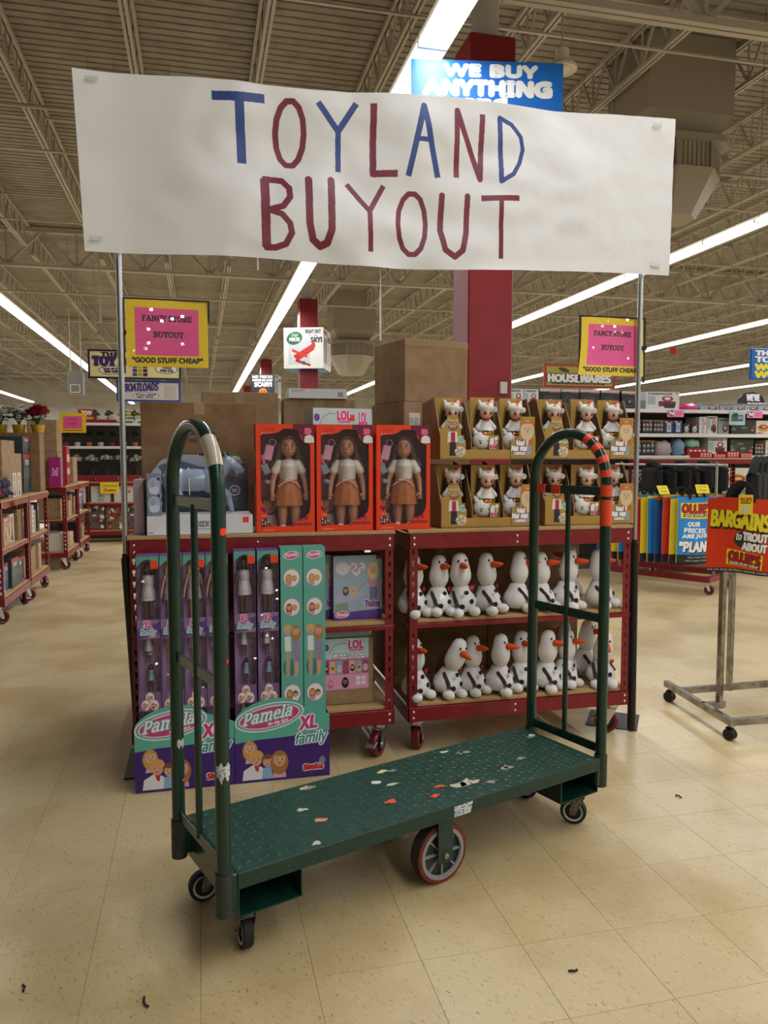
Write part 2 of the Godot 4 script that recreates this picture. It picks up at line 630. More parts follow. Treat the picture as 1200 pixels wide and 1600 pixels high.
func shell() -> void:
	# floor: tiles of 30.5 cm near the camera as pieces, a slab of the same beyond
	var p := Pic.new(1024, 1024, hx("d0bc90"))
	for i in 5200:
		var a := Vector2(rng.randf() * 1024, rng.randf() * 1024)
		var d := Vector2.from_angle(rng.randfn(1.15, 0.35)) * rng.randf_range(3, 13)
		var tone: Color = [hx("c2b088"), hx("b8a57c"), hx("d9c8a3"), hx("d4c29b"), hx("ac9972")][rng.randi() % 5]
		p.stroke(PackedVector2Array([a, a + d]), rng.randf_range(1.0, 2.6), tone)
	for i in 150:
		var a := Vector2(rng.randf() * 1024, rng.randf() * 1024)
		p.stroke(PackedVector2Array([a, a + Vector2.from_angle(rng.randfn(1.15, 0.5)) * rng.randf_range(3, 10)]), rng.randf_range(1.0, 2.2), hx("6f5c42"))
	var fleck := p.tex()
	var grime := noise_tex(0.008, [[0.0, hx("d9d2c4")], [0.42, hx("f2eee6")], [0.6, hx("ffffff")], [1.0, hx("ffffff")]], 512, 21, 5)
	var tones := []
	for i in 3:
		var m := mat("vinyl_tile_%d" % i, [hx("ffffff"), hx("fdfcfa"), hx("fbf9f6")][i], 0.32)
		tri_tex(m, fleck, 1.0 / 1.2192, true)
		m.uv1_offset = V(0.37 * i, 0, 0.61 * i)
		m.detail_enabled = true
		m.detail_blend_mode = BaseMaterial3D.BLEND_MODE_MUL
		m.detail_albedo = grime
		m.detail_uv_layer = BaseMaterial3D.DETAIL_UV_2
		m.uv2_triplanar = true
		m.uv2_world_triplanar = true
		m.uv2_scale = Vector3.ONE / 3.1
		tones.append(m)
	var floor_node := Node3D.new()
	floor_node.name = "floor"
	add_child(floor_node)
	floor_node.set_meta("kind", "structure")
	tag(floor_node, "beige flecked vinyl tile floor with thin joints", "")
	var T := 0.3048
	var ax := -0.02 - 14 * T
	var az := -2.0 + 9 * T
	var nx := 38
	var nz := 32
	var bx := ax + nx * T
	var bz := az - nz * T
	var slab := Mb.new()
	slab.span(V(ax, -0.2, bz), V(bx, -0.0016, az))
	part("adhesive_bed", slab, mat("joint_dirt", hx("8a7656"), 0.9), floor_node)
	var rest := Mb.new()
	rest.span(V(X0, -0.2, bz), V(X1, 0, Z1)); rest.span(V(X0, -0.2, Z0), V(X1, 0, az))
	rest.span(V(X0, -0.2, az), V(ax, 0, bz)); rest.span(V(bx, -0.2, az), V(X1, 0, bz))
	part("floor_slab", rest, tones[0], floor_node)
	var tm := Mb.new()
	var h := T * 0.5 - 0.0004
	var i2 := h - 0.0004
	tm.quad(V(-i2, 0, i2), V(i2, 0, i2), V(i2, 0, -i2), V(-i2, 0, -i2))
	for k in 4:
		var b := Basis(Vector3.UP, k * PI / 2)
		tm.quad(b * V(-h, -0.0014, h), b * V(h, -0.0014, h), b * V(i2, 0, i2), b * V(-i2, 0, i2))
	var tiles := []
	for m in tones:
		var am := ArrayMesh.new()
		tm.surface(am, m)
		tiles.append(am)
	var list := []
	var cb := Basis.from_euler(Vector3(deg_to_rad(-4.194), deg_to_rad(-13.506), 0)).inverse()
	for i in nx:
		for j in nz:
			var c := V(ax + (i + 0.5) * T, 0, az - (j + 0.5) * T)
			var q := cb * (c - V(0, 1.43, 0))
			var out := q.z > -0.6 or absf(q.x / -q.z) > 0.62 or absf(q.y / -q.z) > 0.78
			list.append([1e6 if out else -q.z, c])
	list.sort_custom(func(a, b): return a[0] < b[0])
	var more := Mb.new()
	for i in list.size():
		if i < 300: part_of("floor_tile", tiles[rng.randi() % 3], floor_node, list[i][1])
		else: more.add(tm, Transform3D(Basis(), list[i][1]))
	var rest_tiles := part("farther_tiles", more, tones[0], floor_node)
	rest_tiles.set_meta("kind", "stuff")

	# walls with thickness
	var wm := mat("wall_paint", Color.WHITE, 0.7)
	tri_tex(wm, noise_tex(0.01, [[0.0, hx("b2afa8")], [0.5, hx("bebbb4")], [1.0, hx("c6c3bd")]], 256, 31), 0.3, true)
	var w := Mb.new()
	w.span(V(X0 - 0.3, 0, Z1 - 0.3), V(X1 + 0.3, DECK_Y, Z1))
	setting("wall_back", [[w, wm]])
	w = Mb.new(); w.span(V(X0 - 0.3, 0, Z0), V(X1 + 0.3, DECK_Y, Z0 + 0.3))
	setting("wall_front", [[w, wm]])
	w = Mb.new(); w.span(V(X0 - 0.3, 0, Z1), V(X0, DECK_Y, Z0))
	setting("wall_left", [[w, wm]])
	# the right wall: tall wall panels with seams
	var wr := Node3D.new()
	wr.name = "wall_right"
	add_child(wr)
	wr.set_meta("kind", "structure")
	w = Mb.new(); w.span(V(X1 + 0.05, 0, Z1), V(X1 + 0.3, DECK_Y, Z0))
	part("wall_core", w, wm, wr)
	var pm := Mb.new()
	pm.cbox(V(-0.03, DECK_Y / 2, 0), V(0.06, DECK_Y, 1.80), 0.012)
	var pa := ArrayMesh.new()
	pm.surface(pa, mat("wall_panel", hx("b8b5ae"), 0.6))
	for k in 37: part_of("wall_panel", pa, wr, V(X1 + 0.05, 0, Z1 + 0.9 + 1.81 * k))

	# ceiling: ribbed steel deck on open-web joists and girders
	var cl := Node3D.new()
	cl.name = "ceiling"
	add_child(cl)
	cl.set_meta("kind", "structure")
	tag(cl, "off white ribbed steel roof deck on open web joists", "")
	var dm := Mb.new()
	var z := Z0
	while z > Z1:
		var prof := [[0.0, 0.0], [0.110, 0.0], [0.118, 0.02], [0.144, 0.02], [0.1524, 0.0]]
		for k in 4:
			var za: float = z - prof[k][0]
			var zb: float = z - prof[k + 1][0]
			dm.quad(V(X0, DECK_Y + prof[k + 1][1], zb), V(X1, DECK_Y + prof[k + 1][1], zb), V(X1, DECK_Y + prof[k][1], za), V(X0, DECK_Y + prof[k][1], za))
		z -= 0.1524
	dm.span(V(X0 - 0.3, DECK_Y + 0.05, Z1 - 0.3), V(X1 + 0.3, DECK_Y + 0.2, Z0 + 0.3))
	part("roof_deck", dm, tri_tex(mat("deck_paint_shaded", Color.WHITE, 0.7), noise_tex(0.015, [[0.0, hx("746d63")], [0.5, hx("878076")], [1.0, hx("90897f")]], 256, 4), 0.5, true), cl)  # darker than the joists of the same paint: roof shade put into the colour
	var steel := mat("painted_steel_white")
	var jm := Mb.new()
	var D := 0.56
	jm.span(V(-0.05, -0.055, -6.1), V(-0.012, 0, 6.1)); jm.span(V(0.012, -0.055, -6.1), V(0.05, 0, 6.1))
	jm.span(V(-0.045, -D, -5.7), V(-0.010, -D + 0.045, 5.7)); jm.span(V(0.010, -D, -5.7), V(0.045, -D + 0.045, 5.7))
	for k in 19:
		var zc := -5.7 + 0.6 * k
		jm.bar(V(0, -D + 0.03, zc), V(0, -0.03, zc + 0.3), 0.024, 0.03)
		jm.bar(V(0, -0.03, zc + 0.3), V(0, -D + 0.03, zc + 0.6), 0.024, 0.03)
		jm.bar(V(0, -D + 0.03, zc), V(0, -0.03, zc), 0.02, 0.02)
	var ja := ArrayMesh.new()
	jm.surface(ja, steel)
	var gm := Mb.new()
	var G := 0.86
	gm.span(V(-6.1, -0.08, -0.075), V(6.1, 0, -0.012)); gm.span(V(-6.1, -0.08, 0.012), V(6.1, 0, 0.075))
	gm.span(V(-5.9, -G, -0.08), V(5.9, -G + 0.07, -0.012)); gm.span(V(-5.9, -G, 0.012), V(5.9, -G + 0.07, 0.08))
	for k in 8:
		var xc := -6.0 + 1.5 * k
		gm.bar(V(xc, -0.04, 0), V(xc + 0.75, -G + 0.04, 0), 0.06, 0.06)
		gm.bar(V(xc + 0.75, -G + 0.04, 0), V(xc + 1.5, -0.04, 0), 0.06, 0.06)
		gm.bar(V(xc + 0.75, -G + 0.04, 0), V(xc + 0.75, -0.04, 0), 0.045, 0.045)
	var ga := ArrayMesh.new()
	gm.surface(ga, steel)
	var br := Mb.new()
	br.span(V(X0, -0.10, -0.018), V(X1, -0.075, 0.018)); br.span(V(X0, -D - 0.02, -0.02), V(X1, -D, 0.02))
	var ba := ArrayMesh.new()
	br.surface(ba, steel)
	var pipe := Mb.new()
	pipe.tube([V(X0, -0.70, 0), V(X1, -0.70, 0)], 0.03, 7)
	var pa2 := ArrayMesh.new()
	pipe.surface(pa2, steel)
	for b in 5:
		var zc := -1.0 - 12.2 * b
		for j in 30:
			var x := -2.19 + 1.5 * (j - 7)
			part_of("roof_joist", ja, cl, V(x, DECK_Y, zc + 0.0))
		for k in 3: part_of("joist_bridging", ba, cl, V(0, DECK_Y, zc + [-3.6, 0.2, 5.0][k]))
		part_of("sprinkler_pipe", pa2, cl, V(0, DECK_Y, zc + 2.1))
		for k in [1, 2, 3]:
			part_of("girder", ga, cl, V(-9.52 - 6.1 + 12.2 * k, DECK_Y - 0.06, zc - 6.1))
	# columns: painted steel boxes, bare pipe above
	for r in 5:
		for k in 4:
			var at := V(-9.52 + 12.2 * k, 0, 5.1 - 12.2 * r)
			if k != 1 or r == 0: continue
			var cn := Node3D.new()
			cn.name = numbered("column")
			add_child(cn)
			cn.position = at
			cn.set_meta("kind", "structure")
			tag(cn, "tall square red painted column" if not (k == 1 and r == 1) else "tall square red painted column behind the white banner", "")
			var c1 := Mb.new()
			c1.cbox(V(0, 2.635, 0), V(0.445, 5.27, 0.445), 0.012)
			part("column_casing", c1, mat("column_red"), cn)
			var c2 := Mb.new()
			c2.lathe([Vector2(0.13, 5.26), Vector2(0.13, DECK_Y - 0.1)], 20)
			c2.span(V(-0.2, 5.75, -0.2), V(0.2, 5.79, 0.2))
			part("column_pipe", c2, mat("painted_steel_white"), cn)
			if r == 1:
				var ob := Mb.new()
				ob.cbox(V(0.13, 2.07, 0.235), V(0.07, 0.11, 0.03), 0.004)
				part("outlet_box", ob, mat("outlet_grey", hx("b4b0a8"), 0.4), cn)


func ceiling_things() -> void:
	# air diffuser on its duct, the grille boxes under it
	for spec in [[V(6.06, 4.5, -9.25), 1.0, "large painted air diffuser under a square duct beside the banner"], [V(4.9, 4.05, -25.0), 1.15, "distant flat air diffuser hanging beyond the red column with cube sign"]]:
		var t := thing("air_diffuser", spec[2], "diffuser", spec[0])
		var s: float = spec[1]
		var m := mat("duct_paint_shaded", hx("938b7e"), 0.6)  # darker than its paint, with the shade under the roof put into the colour
		var d := Mb.new()
		d.span(V(-0.6, 1.22, -0.5), V(0.6, DECK_Y - spec[0].y - 0.01, 0.5))
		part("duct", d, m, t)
		var k := Mb.new()
		var lo := [V(-0.42, 0.92, 0.42), V(0.42, 0.92, 0.42), V(0.42, 0.92, -0.42), V(-0.42, 0.92, -0.42)]
		var hi := [V(-0.6, 1.22, 0.5), V(0.6, 1.22, 0.5), V(0.6, 1.22, -0.5), V(-0.6, 1.22, -0.5)]
		for i in 4: k.quad(lo[i], lo[(i + 1) % 4], hi[(i + 1) % 4], hi[i])
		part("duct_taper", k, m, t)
		var b := Mb.new()
		b.prism(P2([-0.42, -0.62, 0.42, -0.62, 0.62, -0.42, 0.62, 0.42, 0.42, 0.62, -0.42, 0.62, -0.62, 0.42, -0.62, -0.42]), 0.84, 0.92, Transform3D(Basis(Vector3.RIGHT, -PI / 2), Vector3.ZERO))
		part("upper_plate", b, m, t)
		var e := Mb.new()
		var o8 := []
		var i8 := []
		for j in 8:
			var a := TAU * (j + 0.5) / 8
			o8.append(V(cos(a) * 0.66, 0.52, -sin(a) * 0.66)); i8.append(V(cos(a) * 0.36, 0.02, -sin(a) * 0.36))
		for j in 8: e.quad(i8[j], i8[(j + 1) % 8], o8[(j + 1) % 8], o8[j])
		for j in 8: e.tri(V(0, 0.02, 0), i8[(j + 1) % 8], i8[j], Vector3.DOWN, Vector3.DOWN, Vector3.DOWN)
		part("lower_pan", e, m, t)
		for j in 8:
			var g := Mb.new()
			var a := TAU * (j + 0.5) / 8
			g.bar(V(cos(a) * 0.62, 0.52, -sin(a) * 0.62), V(cos(a) * 0.62, 0.86, -sin(a) * 0.62), 0.04, 0.04)
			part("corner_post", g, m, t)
		var core := Mb.new()
		core.lathe([Vector2(0.3, 0.5), Vector2(0.3, 0.86)], 16)
		part("inner_throat", core, m, t)
		for j in 8:
			var a := TAU * (j + 1.0) / 8
			var n := V(cos(a), 0, -sin(a))
			var u := V(sin(a), 0, cos(a))
			for q in 7:
				var l := Mb.new()
				l.bar(n * 0.56 + u * (-0.19 + 0.063 * q) + V(0, 0.53, 0), n * 0.56 + u * (-0.19 + 0.063 * q) + V(0, 0.85, 0), 0.012, 0.05)
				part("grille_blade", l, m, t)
		t.scale = Vector3.ONE * s
	# hanging heater far down the left aisle
	var ht := thing("unit_heater", "small grey box heater hanging far down the left aisle", "heater", V(-2.86, 2.9, -20))
	var hb := Mb.new()
	hb.cbox(V(0, 0.28, 0), V(0.34, 0.55, 0.4), 0.02)
	part("heater_case", hb, mat("heater_grey", hx("6a665e"), 0.5), ht)
	hb = Mb.new()
	hb.ring(P2([-0.12, 0.03, 0.12, 0.03, 0.12, 0.24, -0.12, 0.24]), P2([-0.09, 0.06, 0.09, 0.06, 0.09, 0.21, -0.09, 0.21]), 0.2, 0.215)
	part("outlet_frame", hb, mat("heater_grille", hx("a8a49a"), 0.5), ht)
	hb = Mb.new()
	for s in [-0.12, 0.12]: hb.tube([V(s, 0.55, 0), V(s, DECK_Y - 2.92, 0)], 0.012, 6)
	part("hanger_rod", hb, mat("painted_steel_white"), ht)
	# smoke-detector like domes, pipes with sprinkler drops, a hanging pole camera
	for spec in [[V(3.62, 5.30, -7.4), 0.15, "round white ceiling speaker hanging right of the blue sign"], [V(-0.75, 5.9, -7.1), 0.16, "round white ceiling fixture above the banner's long left side"]]:
		var t := thing("ceiling_speaker", spec[2], "speaker", spec[0])
		var r: float = spec[1]
		var s := Mb.new()
		s.lathe([Vector2(0.001, 0.0), Vector2(r * 0.55, 0.0), Vector2(r * 0.6, 0.015), Vector2(r, 0.0), Vector2(r * 1.02, 0.02), Vector2(r * 0.8, 0.07), Vector2(r * 0.5, 0.09), Vector2(r * 0.45, 0.2), Vector2(0.001, 0.2)], 24)
		part("speaker_dome", s, mat("speaker_white", hx("cfcabf"), 0.5), t)
		s = Mb.new()
		s.tube([V(0, 0.2, 0), V(0, DECK_Y - spec[0].y - 0.06, 0)], 0.01, 6)
		part("hanger_rod", s, mat("painted_steel_white"), t)
	var st := thing("drop_pipe", "short pipe with dark tip hanging from the roof deck above the banner", "pipe", V(-1.25, 5.55, -7.0))
	var sm := Mb.new()
	sm.tube([V(0, 0.06, 0), V(0, DECK_Y - 5.56, 0)], 0.028, 10)
	part("pipe", sm, mat("painted_steel_white"), st)
	sm = Mb.new()
	sm.lathe([Vector2(0.006, -0.1), Vector2(0.01, 0.0), Vector2(0.03, 0.0), Vector2(0.034, 0.06), Vector2(0.02, 0.07)], 10)
	part("tip", sm, mat("black_plastic"), st)
	for a in [[V(0.95, 4.6, -12.5), 0.5], [V(3.3, 4.0, -14.0), 0.9], [V(-1.7, 4.1, -15.0), 0.5], [V(4.8, 4.6, -9.9), 0.4]]:
		var hp: MeshInstance3D
		var q := Mb.new()
		q.tube([V(0, 0, 0), V(0, DECK_Y - a[0].y + 0.001, 0)], 0.011, 6)
		q.cbox(V(0, 0, 0), V(0.03, a[1], 0.03), 0.004)
		hp = solo("hanging_rod", [[q, mat("painted_steel_white")]], "thin white rod hanging down from the roof deck", "rod", a[0], 0, "thin rods hanging from the roof")


func banner_and_poles() -> void:
	var p := Pic.new(2048, 560, hx("e9e8e6"))
	var blue := hx("2c4488")
	var red := hx("781c30")
	for s in [
		["b", 29, [407, 52, 571, 45]], ["b", 29, [491, 59, 493, 256]], ["b", 20, [743, 39, 808, 125, 870, 35]], ["b", 18, [808, 125, 805, 256]], ["r", 22, [927, 34, 922, 257, 1006, 253]],
		["b", 20, [1043, 259, 1097, 36, 1147, 259]], ["b", 15, [1062, 142, 1116, 141]], ["r", 19, [1212, 256, 1214, 42, 1297, 258, 1304, 45]], ["b", 18, [1368, 48, 1375, 260]],
		["b", 15, [1368, 48, 1412, 66, 1447, 105, 1455, 146, 1443, 192, 1419, 233, 1375, 260]], ["r", 29, [563, 300, 560, 525]],
		["r", 20, [563, 300, 617, 302, 641, 325, 642, 355, 619, 387, 571, 402, 614, 414, 639, 442, 644, 472, 624, 509, 588, 524, 560, 525]],
		["r", 24, [705, 291, 704, 434, 713, 487, 737, 506, 761, 494, 777, 449, 780, 287]], ["r", 17, [832, 295, 907, 380, 957, 294]], ["r", 17, [907, 380, 909, 511]],
		["r", 20, [1161, 317, 1154, 431, 1170, 494, 1205, 517, 1233, 496, 1246, 436, 1251, 317]], ["r", 19, [1301, 321, 1442, 313]], ["r", 17, [1373, 319, 1375, 521]],
		["r", 19, [695, 141, 689, 187, 675, 224, 656, 246, 634, 247, 616, 228, 605, 193, 602, 148, 608, 103, 622, 66, 641, 45, 662, 43, 680, 61, 692, 96, 695, 141]],
		["r", 17, [1104, 409, 1099, 454, 1085, 491, 1065, 511, 1043, 512, 1023, 493, 1010, 458, 1005, 415, 1010, 371, 1025, 335, 1044, 315, 1067, 314, 1086, 331, 1099, 366, 1104, 409]],
	]:
		p.stroke(P2(s[2]), s[1], blue if s[0] == "b" else red, false, s[2].size() < 14)
	var m := printed("banner_paper", p, 0.5)
	m.backlight_enabled = true
	m.backlight = Color(0.12, 0.12, 0.12)
	var nz := FastNoiseLite.new()
	nz.seed = 4
	nz.frequency = 1.0
	nz.fractal_octaves = 3
	var A := V(-0.477, 3.006, -3.465); var B := V(2.305, 3.080, -3.465); var C := V(2.292, 2.325, -3.465); var D := V(-0.447, 2.278, -3.465)
	var at := func(u: float, v: float) -> Vector3:
		var q := A.lerp(B, u).lerp(D.lerp(C, u), v)
		var slack := sin(PI * clampf((u - 0.06) / 0.88, 0, 1))
		q.z += 0.030 * nz.get_noise_2d(q.x * 1.1, q.y * 1.5) * (0.35 + slack) + 0.0022 * nz.get_noise_2d(q.x * 6.0, q.y * 6.0 + 30.0) * (0.4 + 0.9 * u) + 0.012 * sin(q.x * 9.0 + 0.6) * exp(-3.2 * u) + 0.03 * slack * v
		q.y += (0.010 * sin(u * 9.0) * slack - 0.012 * slack) * v + 0.008 * slack * (1.0 - v) * sin(u * 14.0)
		return q
	var mb := Mb.new()
	var bk := Mb.new()
	var U := 150
	var W := 44
	var pts := []
	var nms := []
	for j in W + 1:
		for i in U + 1:
			var u := float(i) / U
			var v := float(j) / W
			pts.append(at.call(u, v))
			nms.append(((at.call(u + 0.004, v) - at.call(u - 0.004, v)) as Vector3).cross(at.call(u, v - 0.01) - at.call(u, v + 0.01)).normalized())
	for j in W:
		for i in U:
			var a := j * (U + 1) + i
			var b := a + 1
			var c := a + U + 1
			var d := c + 1
			var t := 0.0006
			var us := [Vector2(float(i) / U, float(j + 1) / W), Vector2(float(i + 1) / U, float(j + 1) / W), Vector2(float(i + 1) / U, float(j) / W), Vector2(float(i) / U, float(j) / W)]
			mb.squad(pts[c], pts[d], pts[b], pts[a], nms[c], nms[d], nms[b], nms[a], us[0], us[1], us[2], us[3])
			bk.squad(pts[c] - nms[c] * t, pts[a] - nms[a] * t, pts[b] - nms[b] * t, pts[d] - nms[d] * t, -nms[c], -nms[a], -nms[b], -nms[d])
	var t := thing("paper_banner", "long white paper banner hand lettered TOYLAND BUYOUT in blue and maroon", "banner")
	parts("sheet", [[mb, m], [bk, mat("white_paper")]], t)
	var tape := Mb.new()
	for q in [V(-0.40, 2.97, -3.45), V(2.2, 3.04, -3.45), V(-0.40, 2.33, -3.45), V(2.21, 2.37, -3.45)]: tape.cbox(q, V(0.05, 0.018, 0.0015), 0.0006)
	part("tape", tape, mat("tape_white", hx("dcdad5"), 0.3), t)

	# poles
	for s in [0, 1]:
		var x: float = [-0.318, 2.158][s]
		var pole := thing("banner_pole", ["galvanised steel banner pole standing at the doll table's end", "galvanised steel banner pole standing at the plush toy table's end"][s], "pole", V(x, 0, -3.5))
		var a := Mb.new()
		a.tube([V(0, 0.9, 0), V(0, 3.0, 0)], 0.0125, 14)
		part("tube", a, mat("zinc"), pole)
		a = Mb.new()
		a.tube([V([0.045, 0.008][s], 0.012, 0), V(0, 0.985, 0)], 0.021, 14)
		part("stand_sleeve", a, mat("black_steel"), pole)
		a = Mb.new()
		if s == 1: a.cbox(V(-0.001, 0.0025, -0.167), V(0.26, 0.005, 0.26), 0.001, turned(-34.7))
		else: a.cbox(V(0.0, 0.003, -0.16), V(0.06, 0.006, 0.36), 0.001)
		part("base_plate", a, mat("plate_grey", hx("2e2d2c"), 0.5, 0.3), pole)
		a = Mb.new()
		a.lathe([Vector2(0.0135, 0), Vector2(0.0165, 0.004), Vector2(0.0165, 0.02), Vector2(0.0135, 0.024)], 12, Transform3D(Basis(), V(0, 0.98, 0)))
		part("collar", a, mat("black_steel"), pole)
	# sleeve signs clipped to the poles
	var sp := Pic.new(512, 424, hx("f2cf10"))
	sp.rect(56, 50, 398, 300, hx("f2559c"))
	var ink := hx("1c1420")
	sp.text("FANCY STORE", 100, 98, 310, 34, ink, {"font": "Droid Serif", "bold": 2.4})
	sp.text("BUYOUT", 170, 200, 186, 34, ink, {"font": "Droid Serif", "bold": 2.4})
	sp.text("\"GOOD STUFF CHEAP\"", 36, 366, 440, 30, hx("1a1a28"), {"bold": 3.0})
	var sm := printed("sale_sign_print", sp, 0.5)
	var film := mat("sleeve_film", Color(1, 1, 1, 0.02), 0.03)
	film.transparency = BaseMaterial3D.TRANSPARENCY_ALPHA
	for s in [0, 1]:
		var x: float = [-0.298, 1.855][s]
		var w := 0.345
		var h := 0.287
		var y0: float = [1.816, 1.83][s]
		var g := thing("sale_sign", ["pink FANCY STORE BUYOUT sheet on yellow sign, beside the doll table's pole", "pink FANCY STORE BUYOUT sheet on yellow sign, beside the plush toy table's pole"][s], "sign", V(x, y0, -3.53))
		var fr := Mb.new()
		fr.bar(V(-0.008, -0.03, 0), V(-0.008, h + 0.006, 0), 0.008, 0.008)
		fr.bar(V(w + 0.005, -0.03 if s == 1 else 0.2, 0), V(w + 0.005, h + 0.006, 0), 0.008, 0.008)
		fr.bar(V(-0.012, h + 0.004, 0), V(w + 0.009, h + 0.004, 0), 0.006, 0.006)
		part("wire_frame", fr, mat("black_steel"), g)
		var card := Mb.new()
		var back := Mb.new()
		var fm := Mb.new()
		var curl := func(u: float, v: float, off: float) -> Vector3:  # u right, v down
			var bend: float = (0.03 * v * v * (1.0 - u) if s == 1 else 0.012 * v * u)
			var sx: float = (-0.030 * v * v * (1.0 - u) if s == 1 else 0.0)
			return V(u * w + sx, h * (1.0 - v), bend + off + 0.004 * sin(u * 5.0 + v * 3.0))
		for i in 12:
			for j in 10:
				var u0 := i / 12.0; var u1 := (i + 1) / 12.0; var v0 := j / 10.0; var v1 := (j + 1) / 10.0
				card.quad(curl.call(u0, v1, 0.0), curl.call(u1, v1, 0.0), curl.call(u1, v0, 0.0), curl.call(u0, v0, 0.0), Vector2(u0, v1), Vector2(u1, v1), Vector2(u1, v0), Vector2(u0, v0))
				back.quad(curl.call(u0, v1, -0.001), curl.call(u0, v0, -0.001), curl.call(u1, v0, -0.001), curl.call(u1, v1, -0.001))
		for i in 24:
			for j in 24:
				var q := []
				for uv in [[i, j + 1], [i + 1, j + 1], [i + 1, j], [i, j]]:
					var u: float = uv[0] / 24.0
					var v: float = uv[1] / 24.0
					q.append(curl.call(u, v, 0.006 + 0.0030 * sin(v * 26.0 + u * 7.0) * sin(u * 9.0 + 1.0) + 0.0016 * sin(v * 60.0 - u * 31.0)))
				fm.quad(q[0], q[1], q[2], q[3])
		parts("printed_card", [[card, sm], [back, mat("card_yellow", hx("f2cf10"), 0.6)]], g)
		part("clear_sleeve", fm, film, g)
		var cl := Mb.new()
		cl.cbox(V(-0.012 if s == 0 else w + 0.0, h * 0.5, 0.0), V(0.03, 0.02, 0.03), 0.004)
		part("pole_clip", cl, mat("black_plastic"), g)


func wheel_at(parent: Node3D, c: Vector3, r: float, w: float, tread: Material, rim: Material, hub: Material, side := Basis()) -> void:  # a caster wheel with its axle along local x
	var tx := Transform3D(side * Basis(Vector3.BACK, -PI / 2), c)
	var a := Mb.new()
	a.lathe([Vector2(r * 0.74, -w / 2), Vector2(r * 0.94, -w / 2), Vector2(r, -w * 0.32), Vector2(r, w * 0.32), Vector2(r * 0.94, w / 2), Vector2(r * 0.74, w / 2)], 28, tx)
	part("tread", a, tread, parent)
	a = Mb.new()
	a.lathe([Vector2(r * 0.62, -w / 2 + 0.003), Vector2(r * 0.74, -w / 2 - 0.001), Vector2(r * 0.76, -w / 2), Vector2(r * 0.76, w / 2), Vector2(r * 0.74, w / 2 + 0.001), Vector2(r * 0.62, w / 2 - 0.003)], 28, tx)
	part("rim_band", a, rim, parent)
	a = Mb.new()
	a.lathe([Vector2(0.001, -w / 2 - 0.004), Vector2(r * 0.22, -w / 2 - 0.004), Vector2(r * 0.25, -w / 4), Vector2(r * 0.62, -w / 4), Vector2(r * 0.64, -w / 2 + 0.003), Vector2(r * 0.64, w / 2 - 0.003), Vector2(r * 0.62, w / 4), Vector2(r * 0.25, w / 4), Vector2(r * 0.22, w / 2 + 0.004), Vector2(0.001, w / 2 + 0.004)], 20, tx)
	part("wheel_hub", a, hub, parent)


func caster(parent: Node3D, at: Vector3, turn: float, h: float, r: float, w: float, tread: Material, rim: Material, hub: Material, metal: Material, lock := false) -> Node3D:  # swivel caster, top plate at height h
	var n := Node3D.new()
	n.name = "caster"
	parent.add_child(n, true)
	n.position = at
	n.rotation_degrees.y = turn
	var off := r * 0.45
	var f := Mb.new()
	f.cbox(V(0, h - 0.003, 0), V(r * 1.5, 0.006, r * 1.3), 0.001)
	f.lathe([Vector2(r * 0.45, h - 0.028), Vector2(r * 0.55, h - 0.02), Vector2(r * 0.55, h - 0.006)], 16)
	for s in [-1, 1]:
		var e := P2([-r * 0.42, h - 0.028, r * 0.42, h - 0.028, off + r * 0.26, r * 1.0, off + r * 0.2, r * 0.8, off - r * 0.2, r * 0.8, off - r * 0.26, r * 1.0])
		var q := Transform3D(Basis(V(0, 0, 1), V(0, 1, 0), V(-1, 0, 0)), V(s * (w / 2 + 0.008), 0, 0))
		f.prism(e, -0.0015, 0.0015, q)
		f.lathe([Vector2(0.001, 0), Vector2(r * 0.16, 0), Vector2(r * 0.16, 0.006), Vector2(0.001, 0.006)], 6, Transform3D(Basis(Vector3.BACK, -PI / 2 * s), V(s * (w / 2 + 0.008), r, off)))
	f.cbox(V(0, h - 0.029, 0), V(w + 0.019, 0.003, r * 0.84), 0.0008)
	part("fork", f, metal, n)
	if lock:
		var l := Mb.new()
		l.cbox(V(0, r * 1.2, off + r * 0.95), V(w + 0.01, 0.006, r * 0.7), 0.002, turned(0, 24))
		part("brake_pedal", l, metal, n)
	wheel_at(n, V(0, r, off), r, w, tread, rim, hub)
	return n


